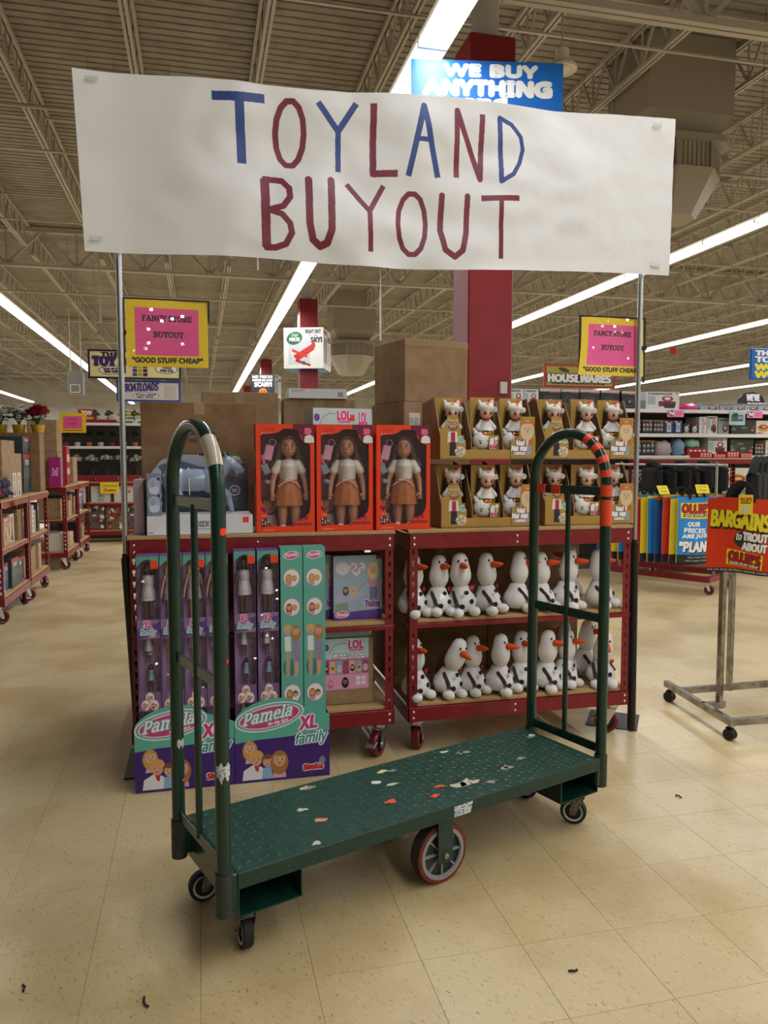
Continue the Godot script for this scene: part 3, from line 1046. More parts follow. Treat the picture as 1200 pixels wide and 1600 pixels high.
func platform_cart() -> void:
	var t := thing("platform_cart", "green steel platform cart with two tall looped handles standing before the tables", "cart", V(0.7065, 0, -2.542), 19.9)
	var grain := noise_tex(0.02, [[0.0, hx("0c2c22")], [0.5, hx("0f3328")], [1.0, hx("123a2e")]], 256, 41)
	var gm := tri_tex(mat("cart_green", Color.WHITE, 0.25), grain, 1.3)
	var worn := tri_tex(mat("deck_green", Color.WHITE, 0.42), noise_tex(0.035, [[0.0, hx("122a22")], [0.3, hx("143a2e")], [0.7, hx("184638")], [1.0, hx("205042")]], 512, 42, 5), 1.1)
	var chips := tri_tex(mat("chipped_green", Color.WHITE, 0.5), noise_tex(0.06, [[0.0, hx("0e1814")], [0.27, hx("142a22")], [0.33, hx("12362a")], [0.74, hx("153c2f")], [0.9, hx("1d4a3c")], [1.0, hx("6f7a72")]], 512, 43, 4), 1.7)
	var rust := tri_tex(mat("worn_sleeve", Color.WHITE, 0.55), noise_tex(0.05, [[0.0, hx("2b1a12")], [0.35, hx("3a261a")], [0.5, hx("22382e")], [1.0, hx("1c4a3a")]], 256, 44), 4.0)
	var L := 0.736
	var W := 0.21
	var Y := 0.27
	var d := Mb.new()
	d.quad(V(-L, Y, W), V(L, Y, W), V(L, Y, -W), V(-L, Y, -W))
	d.quad(V(-L, Y - 0.004, -W), V(L, Y - 0.004, -W), V(L, Y - 0.004, W), V(-L, Y - 0.004, W))
	part("deck", d, worn, t)
	# raised tread marks on the plate
	var tr := Mb.new()
	for i in 48:
		for j in 14:
			var x := -L + 0.02 + i * 0.0302
			var z := -W + 0.018 + j * 0.0285 + (0.0142 if i % 2 else 0.0)
			if absf(z) > W - 0.01: continue
			var b := turned(45.0 if (i + j) % 2 else -45.0)
			var c := V(x, Y, z)
			var p := [b * V(-0.012, 0, 0), b * V(0, 0, 0.0032), b * V(0.012, 0, 0), b * V(0, 0, -0.0032)]
			for k in 4:
				var q: Vector3 = p[k]
				var r: Vector3 = p[(k + 1) % 4]
				var n := (r - q).cross(V(0, 0.0014, 0) - q).normalized()
				tr.tri(c + q, c + r, c + V(0, 0.0014, 0), n, n, n)
	var tp := part("tread_marks", tr, mat("tread_worn", hx("274e42"), 0.35), t)
	tp.set_meta("kind", "stuff")
	# rolled skirt round the deck
	for s in [1, -1]:
		var k := Mb.new()
		k.cbox(V(0, Y - 0.0225, s * (W - 0.0015)), V(2 * L, 0.047, 0.004), 0.0015)
		k.span(V(-L, Y - 0.046, s * W), V(L, Y - 0.043, s * (W - 0.03)))
		part("side_skirt", k, chips, t)
	for s in [1, -1]:
		var es := Mb.new()
		es.cbox(V(s * (L - 0.0015), Y - 0.0225, 0), V(0.004, 0.046, 2 * W - 0.004), 0.0015)
		part("end_skirt", es, gm, t)
		# open channel under each end that carries the casters
		var c := Mb.new()
		var xo: float = s * L
		var xi: float = s * (L - 0.20)
		c.span(V(xo, 0.14, -W + 0.002), V(xo - s * 0.004, Y - 0.02, W - 0.002))
		c.span(V(xi, 0.14, -W + 0.002), V(xi + s * 0.004, Y - 0.02, W - 0.002))
		c.span(V(xo, 0.14, -W + 0.002), V(xi, 0.144, W - 0.002))
		part("caster_channel", c, gm, t)
		var gs := Mb.new()
		gs.prism(P2([0, 0, -s * 0.12, 0.0, -s * 0.01, -0.075, 0, -0.075]), -0.004, 0.0, Transform3D(Basis(), V(xi, Y - 0.045, -0.05)))
		part("gusset", gs, gm, t)
		# sleeves and handle
		for z in [-0.19, 0.19]:
			var sl := Mb.new()
			sl.tube([V(s * 0.770, 0.152, z), V(s * 0.770, 0.276, z)], 0.0245, 20)
			part("handle_sleeve", sl, rust, t)
			var wl := Mb.new()
			wl.cbox(V(s * 0.745, 0.214, z), V(0.03, 0.11, 0.03), 0.004)
			part("sleeve_bracket", wl, gm, t)
		var hd := Node3D.new()
		hd.name = "handle"
		t.add_child(hd, true)
		var pts := PackedVector3Array()
		var top := 1.328
		pts.append(V(s * 0.77, 0.2, -0.19))
		for k in 21:
			var a := PI - PI * k / 20.0
			pts.append(V(s * 0.77, top + sin(a) * 0.19, cos(a) * 0.19))
		pts.append(V(s * 0.77, 0.2, 0.19))
		var lp := Mb.new()
		lp.tube(pts, 0.0205, 22)
		part("loop_tube", lp, gm, hd)
		for yb in [1.295, 0.805, 0.295]:
			var cb := Mb.new()
			cb.cbox(V(s * 0.77, yb, 0), V(0.010, 0.034, 0.345), 0.002)
			part("cross_bar", cb, gm, hd)
		var mid := Mb.new()
		mid.tube([V(s * 0.77, 0.295, 0), V(s * 0.77, 1.29, 0)], 0.0105, 12)
		part("upright_bar", mid, gm, hd)
		if s == -1:
			# clear packing tape, a torn label, price dots and scuffs
			var tp2 := Mb.new()
			var seg := PackedVector3Array()
			for k in 6:
				var a := deg_to_rad(50 - 28.0 * k / 5.0)
				seg.append(V(-0.77, top + sin(a) * 0.19, cos(a) * 0.19))
			tp2.tube(seg, 0.0222, 16)
			part("tape_wrap", tp2, mat("yellowed_tape", hx("b7ab98"), 0.18), hd)
			var st := Mb.new()
			patch(st, V(-0.77, 0, 0.19), 0.0212, 0.53, 0.60, -70, 60, 9, 0.4)
			part("torn_label", st, label_mat(), hd)
			st = Mb.new()
			patch(st, V(-0.77, 0, 0.19), 0.0211, 1.215, 1.238, -10, 60, 5, 0.2)
			patch(st, V(-0.77, 0, 0.19), 0.0211, 0.86, 0.883, 30, 75, 5, 0.5)
			patch(st, V(-0.77, 0, -0.19), 0.0211, 0.40, 0.412, 20, 60, 5, 0.3)
			part("orange_sticker", st, mat("orange_sticker"), hd)
			st = Mb.new()
			patch(st, V(-0.77, 0, -0.19), 0.0211, 0.505, 0.545, -20, 50, 7, 0.4)
			patch(st, V(-0.77, 0, -0.19), 0.0211, 0.78, 0.80, 0, 50, 6, 0.4)
			part("white_scrap", st, mat("white_scrap", hx("b9c0bc"), 0.6), hd)
		else:
			var st := Mb.new()
			for k in 5:  # orange tape wound round the bend in a spiral
				var sg := PackedVector3Array()
				for q in 3:
					var a := deg_to_rad(62 - 16.0 * k - 8.0 * q / 2.0)
					sg.append(V(0.77, top + sin(a) * 0.19, cos(a) * 0.19))
				st.tube(sg, 0.0222, 18)
			for k in 4: st.tube([V(0.77, 1.30 - 0.036 * k, 0.19), V(0.77, 1.276 - 0.036 * k, 0.19)], 0.0222, 18)
			st.tube([V(0.77, 1.25, 0.19), V(0.77, 1.165, 0.19)], 0.0218, 18)
			part("orange_tape", st, mat("orange_tape", hx("e2482a"), 0.4), hd)
			st = Mb.new()
			for z in [-0.145, -0.062]: st.cbox(V(0.764, 1.295, z), V(0.012, 0.037, 0.045), 0.001, Basis())
			patch(st, V(0.77, 0, -0.19), 0.0211, 1.16, 1.19, 20, 100, 6, 0.4)
			part("orange_sticker", st, mat("orange_tape"), hd)
	# two large wheels in the middle
	for s in [1, -1]:
		var n := Node3D.new()
		n.name = "centre_wheel"
		t.add_child(n, true)
		n.position = V(0, 0.102, s * 0.165)
		var sd := Basis(Vector3.UP, -PI / 2 * s)
		var r := 0.102
		var w := 0.05
		var tx := Transform3D(sd * Basis(Vector3.BACK, -PI / 2), Vector3.ZERO)
		var a := Mb.new()
		a.lathe([Vector2(r * 0.97, -w / 2 + 0.001), Vector2(r, -w * 0.40), Vector2(r, w * 0.40), Vector2(r * 0.97, w / 2 - 0.001)], 40, tx)
		part("tread", a, mat("tread_dirty", hx("3a2a24"), 0.7), n)
		var wall_red := tri_tex(mat("tread_red", Color.WHITE, 0.5), noise_tex(0.05, [[0.0, hx("4c1410")], [0.5, hx("7c1c14")], [1.0, hx("8a2216")]], 256, 45), 3.0)
		for q in [-1, 1]:
			a = Mb.new()
			a.lathe([Vector2(r * 0.86, 0), Vector2(r * 0.975, 0)] if q < 0 else [Vector2(r * 0.975, 0), Vector2(r * 0.86, 0)], 40, Transform3D(tx.basis, tx.basis * V(0, q * (w / 2 - 0.001), 0)))
			part("tyre_wall", a, wall_red, n)
		a = Mb.new()
		a.lathe([Vector2(r * 0.72, -w / 2 + 0.006), Vector2(r * 0.74, -w / 2 - 0.001), Vector2(r * 0.86, -w / 2 - 0.001), Vector2(r * 0.87, 0), Vector2(r * 0.86, w / 2 + 0.001), Vector2(r * 0.74, w / 2 + 0.001), Vector2(r * 0.72, w / 2 - 0.006)], 40, tx)
		part("rim_band", a, mat("wheel_grey", hx("8c8e8c"), 0.5), n)
		a = Mb.new()
		a.lathe([Vector2(0.001, -0.014), Vector2(r * 0.74, -0.010), Vector2(r * 0.74, 0.010), Vector2(0.001, 0.014)], 30, tx)
		part("web_disc", a, mat("wheel_web", hx("343634"), 0.6), n)
		for k in 8:
			a = Mb.new()
			var b := Basis(Vector3.BACK, TAU * k / 8)
			a.box(b * V(r * 0.46, 0, s * 0.014), V(r * 0.5, 0.006, 0.012), b)
			part("spoke", a, mat("wheel_grey"), n)
		a = Mb.new()
		a.cbox(V(0, 0.055, s * 0.037), V(0.062, 0.16, 0.006), 0.002)
		a.cbox(V(0, 0.055, -s * 0.037), V(0.062, 0.16, 0.006), 0.002)
		part("wheel_bracket", a, gm, n)
		a = Mb.new()
		a.lathe([Vector2(0.001, 0), Vector2(0.010, 0), Vector2(0.010, 0.006), Vector2(0.006, 0.008), Vector2(0.001, 0.008)], 6, Transform3D(Basis(Vector3.RIGHT, PI / 2 * s), V(0, 0, s * 0.040)))
		part("axle_bolt", a, mat("bolt_brass", hx("a59a80"), 0.4, 0.8), n)
	# four swivel casters
	var bk := mat("black_rubber")
	var wh := mat("caster_white", hx("c8c8c4"), 0.5)
	var dm := tri_tex(mat("dirty_steel", Color.WHITE, 0.5, 0.7), noise_tex(0.05, [[0.0, hx("4a4540")], [0.5, hx("7d7a74")], [1.0, hx("98948c")]], 128, 46), 8.0)
	for c in [[-0.69, 0.155, 172.0], [-0.68, -0.155, -100.0], [0.70, 0.150, -145.0], [0.68, -0.155, 30.0]]:
		caster(t, V(c[0], 0, c[1]), c[2], 0.14, 0.05, 0.032, bk, wh, mat("hub_black", hx("201f1e"), 0.5), dm)
	# labels and paper scraps stuck to the deck
	var tone := {"white": hx("d9d8d2"), "tan": hx("9b927e"), "yellow": hx("d8d27a"), "gray": hx("7d8078"), "cream": hx("c9c0ac"), "orange": hx("ea5a30"), "creambig": hx("c2b89e"), "orangelight": hx("d8916e")}
	var sr := RandomNumberGenerator.new()
	sr.seed = 12
	for q in [["white", 0.280, -0.170], ["tan", 0.332, -0.128], ["tan", 0.352, -0.124], ["yellow", -0.027, -0.145], ["gray", 0.012, -0.133], ["white", -0.095, -0.083], ["cream", -0.051, -0.035], ["orange", 0.078, 0.069], ["orange", 0.019, 0.121], ["orange", -0.132, 0.073], ["creambig", 0.175, 0.094], ["creambig", 0.145, 0.098], ["cream", 0.205, 0.106], ["tan", 0.253, 0.139], ["tan", 0.379, 0.073], ["tan", 0.395, 0.08], ["white", 0.694, -0.111], ["tan", 0.68, -0.1], ["tan", 0.486, 0.043], ["cream", -0.410, -0.037], ["orangelight", -0.393, 0.060], ["cream", -0.473, 0.182], ["cream", -0.326, -0.180], ["tan", -0.31, -0.17]]:
		var r: float = {"white": 0.017, "creambig": 0.028, "cream": 0.016}.get(q[0], 0.017)
		var poly := PackedVector2Array()
		var k := 11
		for i in k: poly.append(Vector2(cos(TAU * i / k) * 1.35, sin(TAU * i / k) * 0.75) * r * sr.randf_range(0.5, 1.25))
		var sp := Mb.new()
		sp.prism(poly, 0.0, 0.0008, Transform3D(Basis(Vector3.UP, sr.randf() * 0.9 - 0.45) * Basis(Vector3.RIGHT, -PI / 2), V(q[1], Y + 0.0012, q[2])))
		part("paper_scrap", sp, mat("scrap_" + q[0], tone[q[0]], 0.8), t)
	var lb := Mb.new()
	lb.quad(V(0.03, Y - 0.042, W + 0.001), V(0.10, Y - 0.042, W + 0.001), V(0.11, Y - 0.004, W + 0.001), V(0.03, Y - 0.006, W + 0.001))
	lb.span(V(0.03, Y - 0.04, W + 0.0004), V(0.1, Y - 0.006, W + 0.0009))
	part("torn_label", lb, label_mat(), t)


func label_mat() -> Material:
	if not mats.has("torn_label_print"):
		var p := Pic.new(128, 96, hx("c9ccca"))
		p.rect(0, 40, 34, 56, hx("9fb2cc"))
		for i in 26:
			var a := Vector2(rng.randf() * 128, rng.randf() * 96)
			p.ell(a.x, a.y, rng.randf_range(3, 11), rng.randf_range(2, 6), [hx("24423a"), hx("1b2b26"), hx("dcdcd8")][rng.randi() % 3])
		printed("torn_label_print", p, 0.6)
	return mats["torn_label_print"]


func patch(m: Mb, c: Vector3, r: float, y0: float, y1: float, a0: float, a1: float, k: int, jag: float) -> void:  # a patch stuck round a tube; angle 0 faces +z
	for i in k:
		var a := deg_to_rad(lerpf(a0, a1, float(i) / k))
		var b := deg_to_rad(lerpf(a0, a1, float(i + 1) / k))
		var e := (y1 - y0) * jag * absf(sin(i * 2.3 + y0 * 40))
		var f := (y1 - y0) * jag * absf(sin((i + 1) * 2.3 + y0 * 40))
		var d := V(sin(a), 0, cos(a))
		var g := V(sin(b), 0, cos(b))
		m.squad(c + d * r + V(0, y0 + e, 0), c + g * r + V(0, y0 + f, 0), c + g * r + V(0, y1 - f * 0.6, 0), c + d * r + V(0, y1 - e * 0.6, 0), d, g, g, d, Vector2(float(i) / k, 1), Vector2(float(i + 1) / k, 1), Vector2(float(i + 1) / k, 0), Vector2(float(i) / k, 0))


func slotted_post(h: float, sx: float, sz: float) -> Mb:  # steel angle with a row of keyhole slots in both legs; corner at the origin, legs run to sx and sz
	var m := Mb.new()
	var w := 0.042
	var t := 0.0022
	for leg in 2:
		var f := Mb.new()
		var s0 := 0.014
		var s1 := 0.026
		f.span(V(0, 0, 0), V(s0, h, t)); f.span(V(s1, 0, 0), V(w, h, t))
		var y := 0.05
		var last := 0.0
		while y < h - 0.09:
			f.span(V(s0, last, 0), V(s1, y, t))
			f.span(V(s0, y, 0), V(s0 + 0.003, y + 0.012, t)); f.span(V(s1 - 0.003, y, 0), V(s1, y + 0.012, t))
			last = y + 0.026
			y += 0.05
		f.span(V(s0, last, 0), V(s1, h, t))
		var b: Basis
		if leg == 0: b = Basis(V(sx, 0, 0), V(0, 1, 0), V(0, 0, sz))
		else: b = Basis(V(0, 0, sz), V(0, 1, 0), V(sx, 0, 0))
		m.add(f, Transform3D(b, Vector3.ZERO))
	return m


func shelf_cart(label: String, at: Vector3, turn: float, w: float, d: float, shelves: Array, low: float, rails: Array, group := "", caster_turns := [10.0, -30.0, 40.0, 120.0], bolts := true) -> Node3D:
	# red steel cart: slotted angle posts, rails with bolts, particle board shelves, four casters; front face at z = 0, centre at x = 0
	var t := thing("shelf_cart", label, "shelf cart", at, turn, group)
	var red := mat("table_red")
	var top: float = shelves[-1]
	for sx in [-1, 1]:
		for sz in [0, 1]:
			var p := slotted_post(top - 0.02 - low, -sx, -1.0 if sz == 0 else 1.0)
			part("post", p, red, t, V(sx * w / 2, low, -d * sz))
	for i in shelves.size():
		var y: float = shelves[i]
		var r: float = rails[i]
		var b := Mb.new()
		var over := 0.006 if i == shelves.size() - 1 else -0.005
		b.cbox(V(0, y - 0.008, -d / 2), V(w + over * 2, 0.016, d + over * 2), 0.002)
		part("shelf_board", b, mat("particle_board"), t)
		for sz in [0, 1]:
			var q := Mb.new()
			q.cbox(V(0, y - 0.0185 - r / 2, -d * sz + (0.0035 if sz == 0 else -0.0035) * (1 if i != 1 or shelves.size() < 3 else 0)), V(w - 0.004, r, 0.004), 0.001)
			q.span(V(-w / 2 + 0.01, y - 0.0205, -d * sz + (-0.03 if sz == 0 else 0.0)), V(w / 2 - 0.01, y - 0.0175, -d * sz + (0.0 if sz == 0 else 0.03)))
			part("rail", q, red, t)
		for sx in [-1, 1]:
			var q := Mb.new()
			q.cbox(V(sx * (w / 2 + 0.0035), y - 0.0185 - r / 2, -d / 2), V(0.004, r, d - 0.004), 0.001)
			part("side_rail", q, red, t)
		if bolts and i != 1:
			for sx in [-w / 2 + 0.022, w / 2 - 0.022, -0.04]:
				for k in [0.28, 0.72]:
					if r < 0.04 and k > 0.5: continue
					var o := Mb.new()
					o.lathe([Vector2(0.0065, 0), Vector2(0.006, 0.003), Vector2(0.003, 0.005), Vector2(0.0002, 0.0055)], 8, Transform3D(Basis(Vector3.RIGHT, PI / 2), V(sx, y - 0.0185 - r * k, 0.0055)))
					part("bolt", o, mat("bright_zinc"), t)
	var i := 0
	for sx in [-1, 1]:
		for sz in [0, 1]:
			caster(t, V(sx * (w / 2 - 0.055), 0, -0.06 - (d - 0.12) * sz), caster_turns[i], low, 0.06, 0.038, mat("caster_red"), mat("caster_red"), mat("hub_black", hx("201f1e"), 0.5), mat("bright_zinc"), i == 2)
			i += 1
	return t


func display_tables() -> void:
	shelf_cart("red steel display table whose front is covered by the tall doll towers", V(0.287, 0, -3.45), 0, 1.178, 1.2, [0.25, 0.655, 1.083], 0.16, [0.068, 0.022, 0.07], "", [20.0, 0.0, -40.0, 60.0])
	shelf_cart("red steel display table with two shelves of white plush toys", V(1.530, 0, -3.45), 0, 1.16, 1.2, [0.25, 0.655, 1.083], 0.16, [0.068, 0.022, 0.07], "", [150.0, 0.0, -120.0, 30.0])


func head_print(p: Pic, x: float, y: float, r: float, skin: Color, hair: Color, long := true) -> void:  # a printed doll's head
	if long: p.ell(x, y + r * 0.5, r * 1.15, r * 1.6, hair)
	else: p.ell(x, y - r * 0.2, r * 1.05, r * 1.05, hair)
	p.ell(x, y + r * 0.12, r * 0.78, r * 0.92, skin)
	for s in [-1, 1]:
		p.ell(x + s * r * 0.34, y + r * 0.1, r * 0.17, r * 0.14, hx("f4f0ec"))
		p.ell(x + s * r * 0.34, y + r * 0.1, r * 0.1, r * 0.13, hx("3a2a24"))
	p.ell(x, y + r * 0.58, r * 0.22, r * 0.08, hx("b8485a"))
	p.ell(x, y - r * 0.62, r * 0.72, r * 0.3, hair)


func round_photo(p: Pic, x: float, y: float, r: float, a: Color, b: Color) -> void:
	p.ell(x, y, r, r, hx("d77aa8"))
	p.ell(x, y, r * 0.93, r * 0.93, hx("efe9ea"))
	head_print(p, x - r * 0.32, y - r * 0.05, r * 0.36, hx("d9a283"), a)
	head_print(p, x + r * 0.34, y + r * 0.1, r * 0.32, hx("d9a283"), b, false)
	p.ell(x - r * 0.3, y + r * 0.68, r * 0.36, r * 0.2, hx("d98fa8"))
	p.ell(x + r * 0.32, y + r * 0.68, r * 0.3, r * 0.18, hx("e6e6ea"))


func limb(m: Mb, a: Vector3, b: Vector3, ra: float, rb: float, k := 8) -> void:
	var pts := PackedVector3Array()
	for i in 5: pts.append(a.lerp(b, i / 4.0))
	m.tube(pts, ra, k, false, rb)
	m.ball(b, Vector3.ONE * rb, Basis(), k, 5)
	m.ball(a, Vector3.ONE * ra, Basis(), k, 5)


func slim_doll(parent: Node3D, at: Vector3, h: float, skin: Material, hair: Material, dress: Material, detail := true) -> void:
	var n := Node3D.new()
	n.name = "doll"
	parent.add_child(n, true)
	n.position = at
	var k := 8 if detail else 6
	var b := Mb.new()
	b.ball(V(0, 0.905, 0) * h, V(0.062, 0.075, 0.062) * h, Basis(), 10, 8)
	limb(b, V(0, 0.80, 0) * h, V(0, 0.86, 0) * h, 0.022 * h, 0.02 * h, k)
	b.ball(V(0, 0.70, 0) * h, V(0.085, 0.13, 0.05) * h, Basis(), 10, 7)
	for s in [-1, 1]:
		limb(b, V(s * 0.095, 0.77, 0) * h, V(s * 0.14, 0.60, 0.01) * h, 0.024 * h, 0.019 * h, k)
		limb(b, V(s * 0.14, 0.60, 0.01) * h, V(s * 0.165, 0.43, 0.03) * h, 0.019 * h, 0.014 * h, k)
		limb(b, V(s * 0.042, 0.46, 0) * h, V(s * 0.04, 0.03, 0) * h, 0.042 * h, 0.02 * h, k)
	part("body", b, skin, n)
	b = Mb.new()
	b.ball(V(0, 0.920, -0.026) * h, V(0.073, 0.078, 0.062) * h, Basis(), 10, 7)
	for s in [-1, 1]: b.ball(V(s * 0.068, 0.84, -0.02) * h, V(0.035, 0.10, 0.035) * h, Basis(), 8, 6)
	part("hair", b, hair, n)
	b = Mb.new()
	b.lathe([Vector2(0.125, 0.40), Vector2(0.115, 0.5), Vector2(0.085, 0.62), Vector2(0.095, 0.72), Vector2(0.085, 0.80)], 12, Transform3D(Basis.from_scale(V(h, h, h * 0.72)), Vector3.ZERO))
	part("dress", b, dress, n)
	b = Mb.new()
	for s in [-1, 1]: b.ball(V(s * 0.022 * h, 0.91 * h, 0.057 * h), V(0.011, 0.008, 0.008) * h, Basis(), 6, 4)
	part("eyes", b, mat("doll_eye", hx("241a18"), 0.3), n)


func doll_towers() -> void:
	# print of the tray front, the band of the doll boxes and the plain back face
	var teal := hx("5fb3a0")
	var pur := hx("3e1c72")
	var mag := hx("d03a86")
	var p := Pic.new(512, 457, teal)
	p.poly(P2([0, 235, 120, 222, 260, 218, 400, 208, 512, 200, 512, 457, 0, 457]), pur)
	p.ell(185, 100, 188, 76, hx("f0e8ec"), -0.16); p.ell(185, 100, 180, 69, teal, -0.16); p.ell(185, 100, 168, 60, hx("f3d6e4"), -0.16); p.ell(185, 101, 160, 53, mag, -0.16)
	p.text("Pamela", 40, 74, 262, 68, hx("f4eef2"), {"font": "Droid Serif", "bold": 2.5, "slant": 0.25, "rise": 0.16, "rim": 5.0, "rim_color": hx("4a9c98")})
	p.text("Be My BFF...", 176, 132, 124, 20, hx("fbf4f8"), {"bold": 1.0, "slant": 0.2, "rise": 0.15})
	p.text("XL", 348, 116, 92, 68, mag, {"bold": 5.0, "rise": 0.1, "slant": 0.1, "rim": 7.0, "rim_color": hx("f6f4f6")})
	p.text("family", 316, 206, 172, 76, hx("3f968e"), {"bold": 2.5, "slant": 0.2, "rise": 0.06, "rim": 6.0, "rim_color": hx("f2f2f4")})
	p.text("Simba", 368, 384, 104, 28, hx("c81e28"), {"bold": 4.0, "rise": 0.03, "rim": 5.0, "rim_color": hx("f4f0ee")})
	p.ell(470, 366, 17, 22, hx("8a8a92")); p.ell(458, 384, 12, 14, hx("9a9aa2"))
	p.poly(P2([34, 457, 44, 388, 90, 360, 140, 372, 168, 420, 172, 457]), hx("e4e4ea"))
	p.poly(P2([100, 366, 128, 360, 122, 402, 108, 392]), hx("c62a4a"))
	p.poly(P2([140, 457, 146, 380, 190, 376, 204, 457]), hx("8fb2d8"))
	p.poly(P2([196, 457, 206, 384, 262, 380, 276, 457]), hx("dba2b4"))
	p.poly(P2([52, 350, 62, 300, 100, 300, 108, 350]), hx("e0a8b6"))
	head_print(p, 78, 262, 34, hx("dfae92"), hx("c99a58")); head_print(p, 112, 326, 38, hx("d9a283"), hx("d8a850"), false); head_print(p, 172, 344, 32, hx("d9a283"), hx("7c4a2c"), false); head_print(p, 236, 336, 42, hx("d9a283"), hx("a8743e"))
	var tray_print := printed("tray_print", p, 0.4)
	p = Pic.new(160, 110, hx("8a6894"))
	p.poly(P2([0, 58, 160, 18, 160, 84, 0, 110]), hx("4a2a86"))
	p.text("XL", 44, 10, 58, 36, mag, {"bold": 3.0, "slant": 0.1, "rim": 4.0, "rim_color": hx("f6f0f4")})
	p.text("family", 16, 54, 116, 42, hx("3f968e"), {"bold": 1.2, "slant": 0.15, "rim": 4.0, "rim_color": hx("eef0f2")})
	var band := printed("doll_band_print", p, 0.4)
	p = Pic.new(160, 110, hx("7a5688"))
	round_photo(p, 80, 34, 32, hx("c99a58"), hx("8a5a34")); round_photo(p, 48, 76, 32, hx("a8743e"), hx("d8a850")); round_photo(p, 112, 78, 32, hx("7c4a2c"), hx("c99a58"))
	var trio := printed("doll_photo_print", p, 0.4)
	p = Pic.new(160, 1536, hx("b48cb8"))
	for i in 46:
		var a := Vector2(rng.randf() * 160, rng.randf() * 1536)
		p.stroke(PackedVector2Array([a, a + Vector2.from_angle(rng.randf_range(-2.6, -0.5)) * rng.randf_range(30, 90)]), 2.0, [hx("d0aed2"), hx("9c78a8"), hx("cc8ca8")][rng.randi() % 3])
	for i in 9: p.ell(rng.randf() * 160, rng.randf() * 1536, 40, 22, hx("b87c98"))
	var lining := printed("doll_lining_print", p, 0.5)
	p = Pic.new(160, 1536, hx("62b09e"))
	p.ell(80, 50, 58, 27, hx("f0e6ec"), -0.1); p.ell(80, 50, 52, 22, mag, -0.1)
	p.text("Pamela", 36, 36, 86, 26, hx("f4eef2"), {"font": "Droid Serif", "bold": 1.0, "rise": 0.1})
	round_photo(p, 80, 200, 60, hx("c99a58"), hx("d8a850")); round_photo(p, 80, 395, 60, hx("8a5a34"), hx("d8a850")); round_photo(p, 80, 975, 62, hx("b0793e"), hx("7c4a2c")); round_photo(p, 80, 1195, 62, hx("c99a58"), hx("d8a850"))
	p.ell(60, 800, 48, 60, hx("3d8478"))
	p.poly(P2([26, 590, 70, 590, 74, 690, 28, 690]), hx("e4e6ea")); p.poly(P2([32, 690, 70, 690, 62, 860, 36, 860]), hx("b5a287")); p.poly(P2([88, 600, 130, 600, 136, 760, 84, 760]), hx("9a86a4"))
	p.poly(P2([92, 760, 128, 760, 120, 860, 98, 860]), hx("d9a283"))
	head_print(p, 50, 548, 30, hx("d9a283"), hx("d8b060"), false); head_print(p, 108, 552, 32, hx("d9a283"), hx("b0793e"))
	var plain_back := printed("doll_box_back_print", p, 0.35)
	# trays
	for s in 2:
		var t := thing("display_tray", ["purple and teal cardboard tray holding only windowed doll boxes, at the pole", "purple and teal cardboard tray holding two windowed and two plain teal doll boxes"][s], "display tray", V(-0.0785 + 0.417 * s, 0, -3.315))
		var poly := PackedVector2Array([Vector2(-0.2075, 0.012), Vector2(0.2075, 0.012), Vector2(0.2075, 0.282)])
		for k in 15:
			var a := lerpf(0.18, PI - 0.1, k / 14.0)
			var q := Vector2(cos(a) * 0.152, sin(a) * 0.078).rotated(0.16) + Vector2(-0.0575, 0.290)
			if q.y > 0.283: poly.append(Vector2(maxf(q.x, -0.2075), minf(q.y, 0.370)))
		poly.append(Vector2(-0.2075, 0.278))
		# the print spans 0..0.37 m, so give the outline its full height
		var fp := Mb.new()
		fp.prism(poly, -0.004, 0.0)
		var lo := 1e9; var hi := -1e9
		for q in poly:
			lo = minf(lo, q.y); hi = maxf(hi, q.y)
		for i in fp.t.size():
			fp.t[i] = Vector2((fp.v[i].x + 0.2075) / 0.415, 1.0 - fp.v[i].y / 0.37)
		part("front_panel", fp, tray_print, t)
		var b := Mb.new()
		for x in [-0.2055, 0.2055]: b.span(V(x - 0.002, 0.0, -0.125), V(x + 0.002, 0.28, -0.004))
		b.span(V(-0.2075, 0, -0.127), V(0.2075, 0.30, -0.123)); b.span(V(-0.2075, 0, -0.125), V(0.2075, 0.012, -0.002))
		part("tray_body", b, mat("tray_purple", pur, 0.5), t)
	# the eight tall boxes
	var dark := mat("skin_dark", hx("5a3c2e"), 0.5)
	var fair := mat("skin_fair", hx("c98c6c"), 0.5)
	var hair_d := mat("hair_dark", hx("1e1614"), 0.45)
	var hair_b := mat("hair_blond", hx("c9a060"), 0.45)
	p = Pic.new(64, 64, hx("d8d2da"))
	for i in 4:
		for j in 4: p.ell(8 + 16 * i + (8 if j % 2 else 0), 8 + 16 * j, 4, 3, hx("4a3648"))
	var dotted := tri_tex(mat("dotted_dress", Color.WHITE, 0.7), p.tex(), 28.0)
	var plain_blue := mat("doll_blue_top", hx("8fa6c8"), 0.7)
	var protos := {}
	for k in 8:
		var x: float = [-0.2185, -0.1240, -0.0295, 0.0650, 0.1815, 0.2805, 0.3830, 0.4830][k] + (0.0 if k < 4 else 0.0)
		var kind := "teal" if k > 5 else ("fair" if k in [1, 2, 3] else "dark")
		var y0 := 0.013
		var H := 1.0 if k < 4 else (1.01 if k < 6 else 1.018)
		var lean := turned(0, 0)
		var label: String = {"fair": "slim purple window box of fair dolls", "dark": "slim purple window box of dark dolls", "teal": "slim teal doll box without window"}[kind]
		var where := V(x, y0, -3.321)
		var w := 0.0925 if k < 4 else 0.096
		if protos.has(kind):
			var c := copy(protos[kind], where, 1e9, label + (", %s from the left pole" % NTH[k]))
			c.scale = V(1, H / 1.0, 1)
			continue
		var t := thing("doll_box", label + (", %s from the left pole" % NTH[k]), "doll box", where, 0, "tall slim doll boxes in the two trays")
		protos[kind] = t
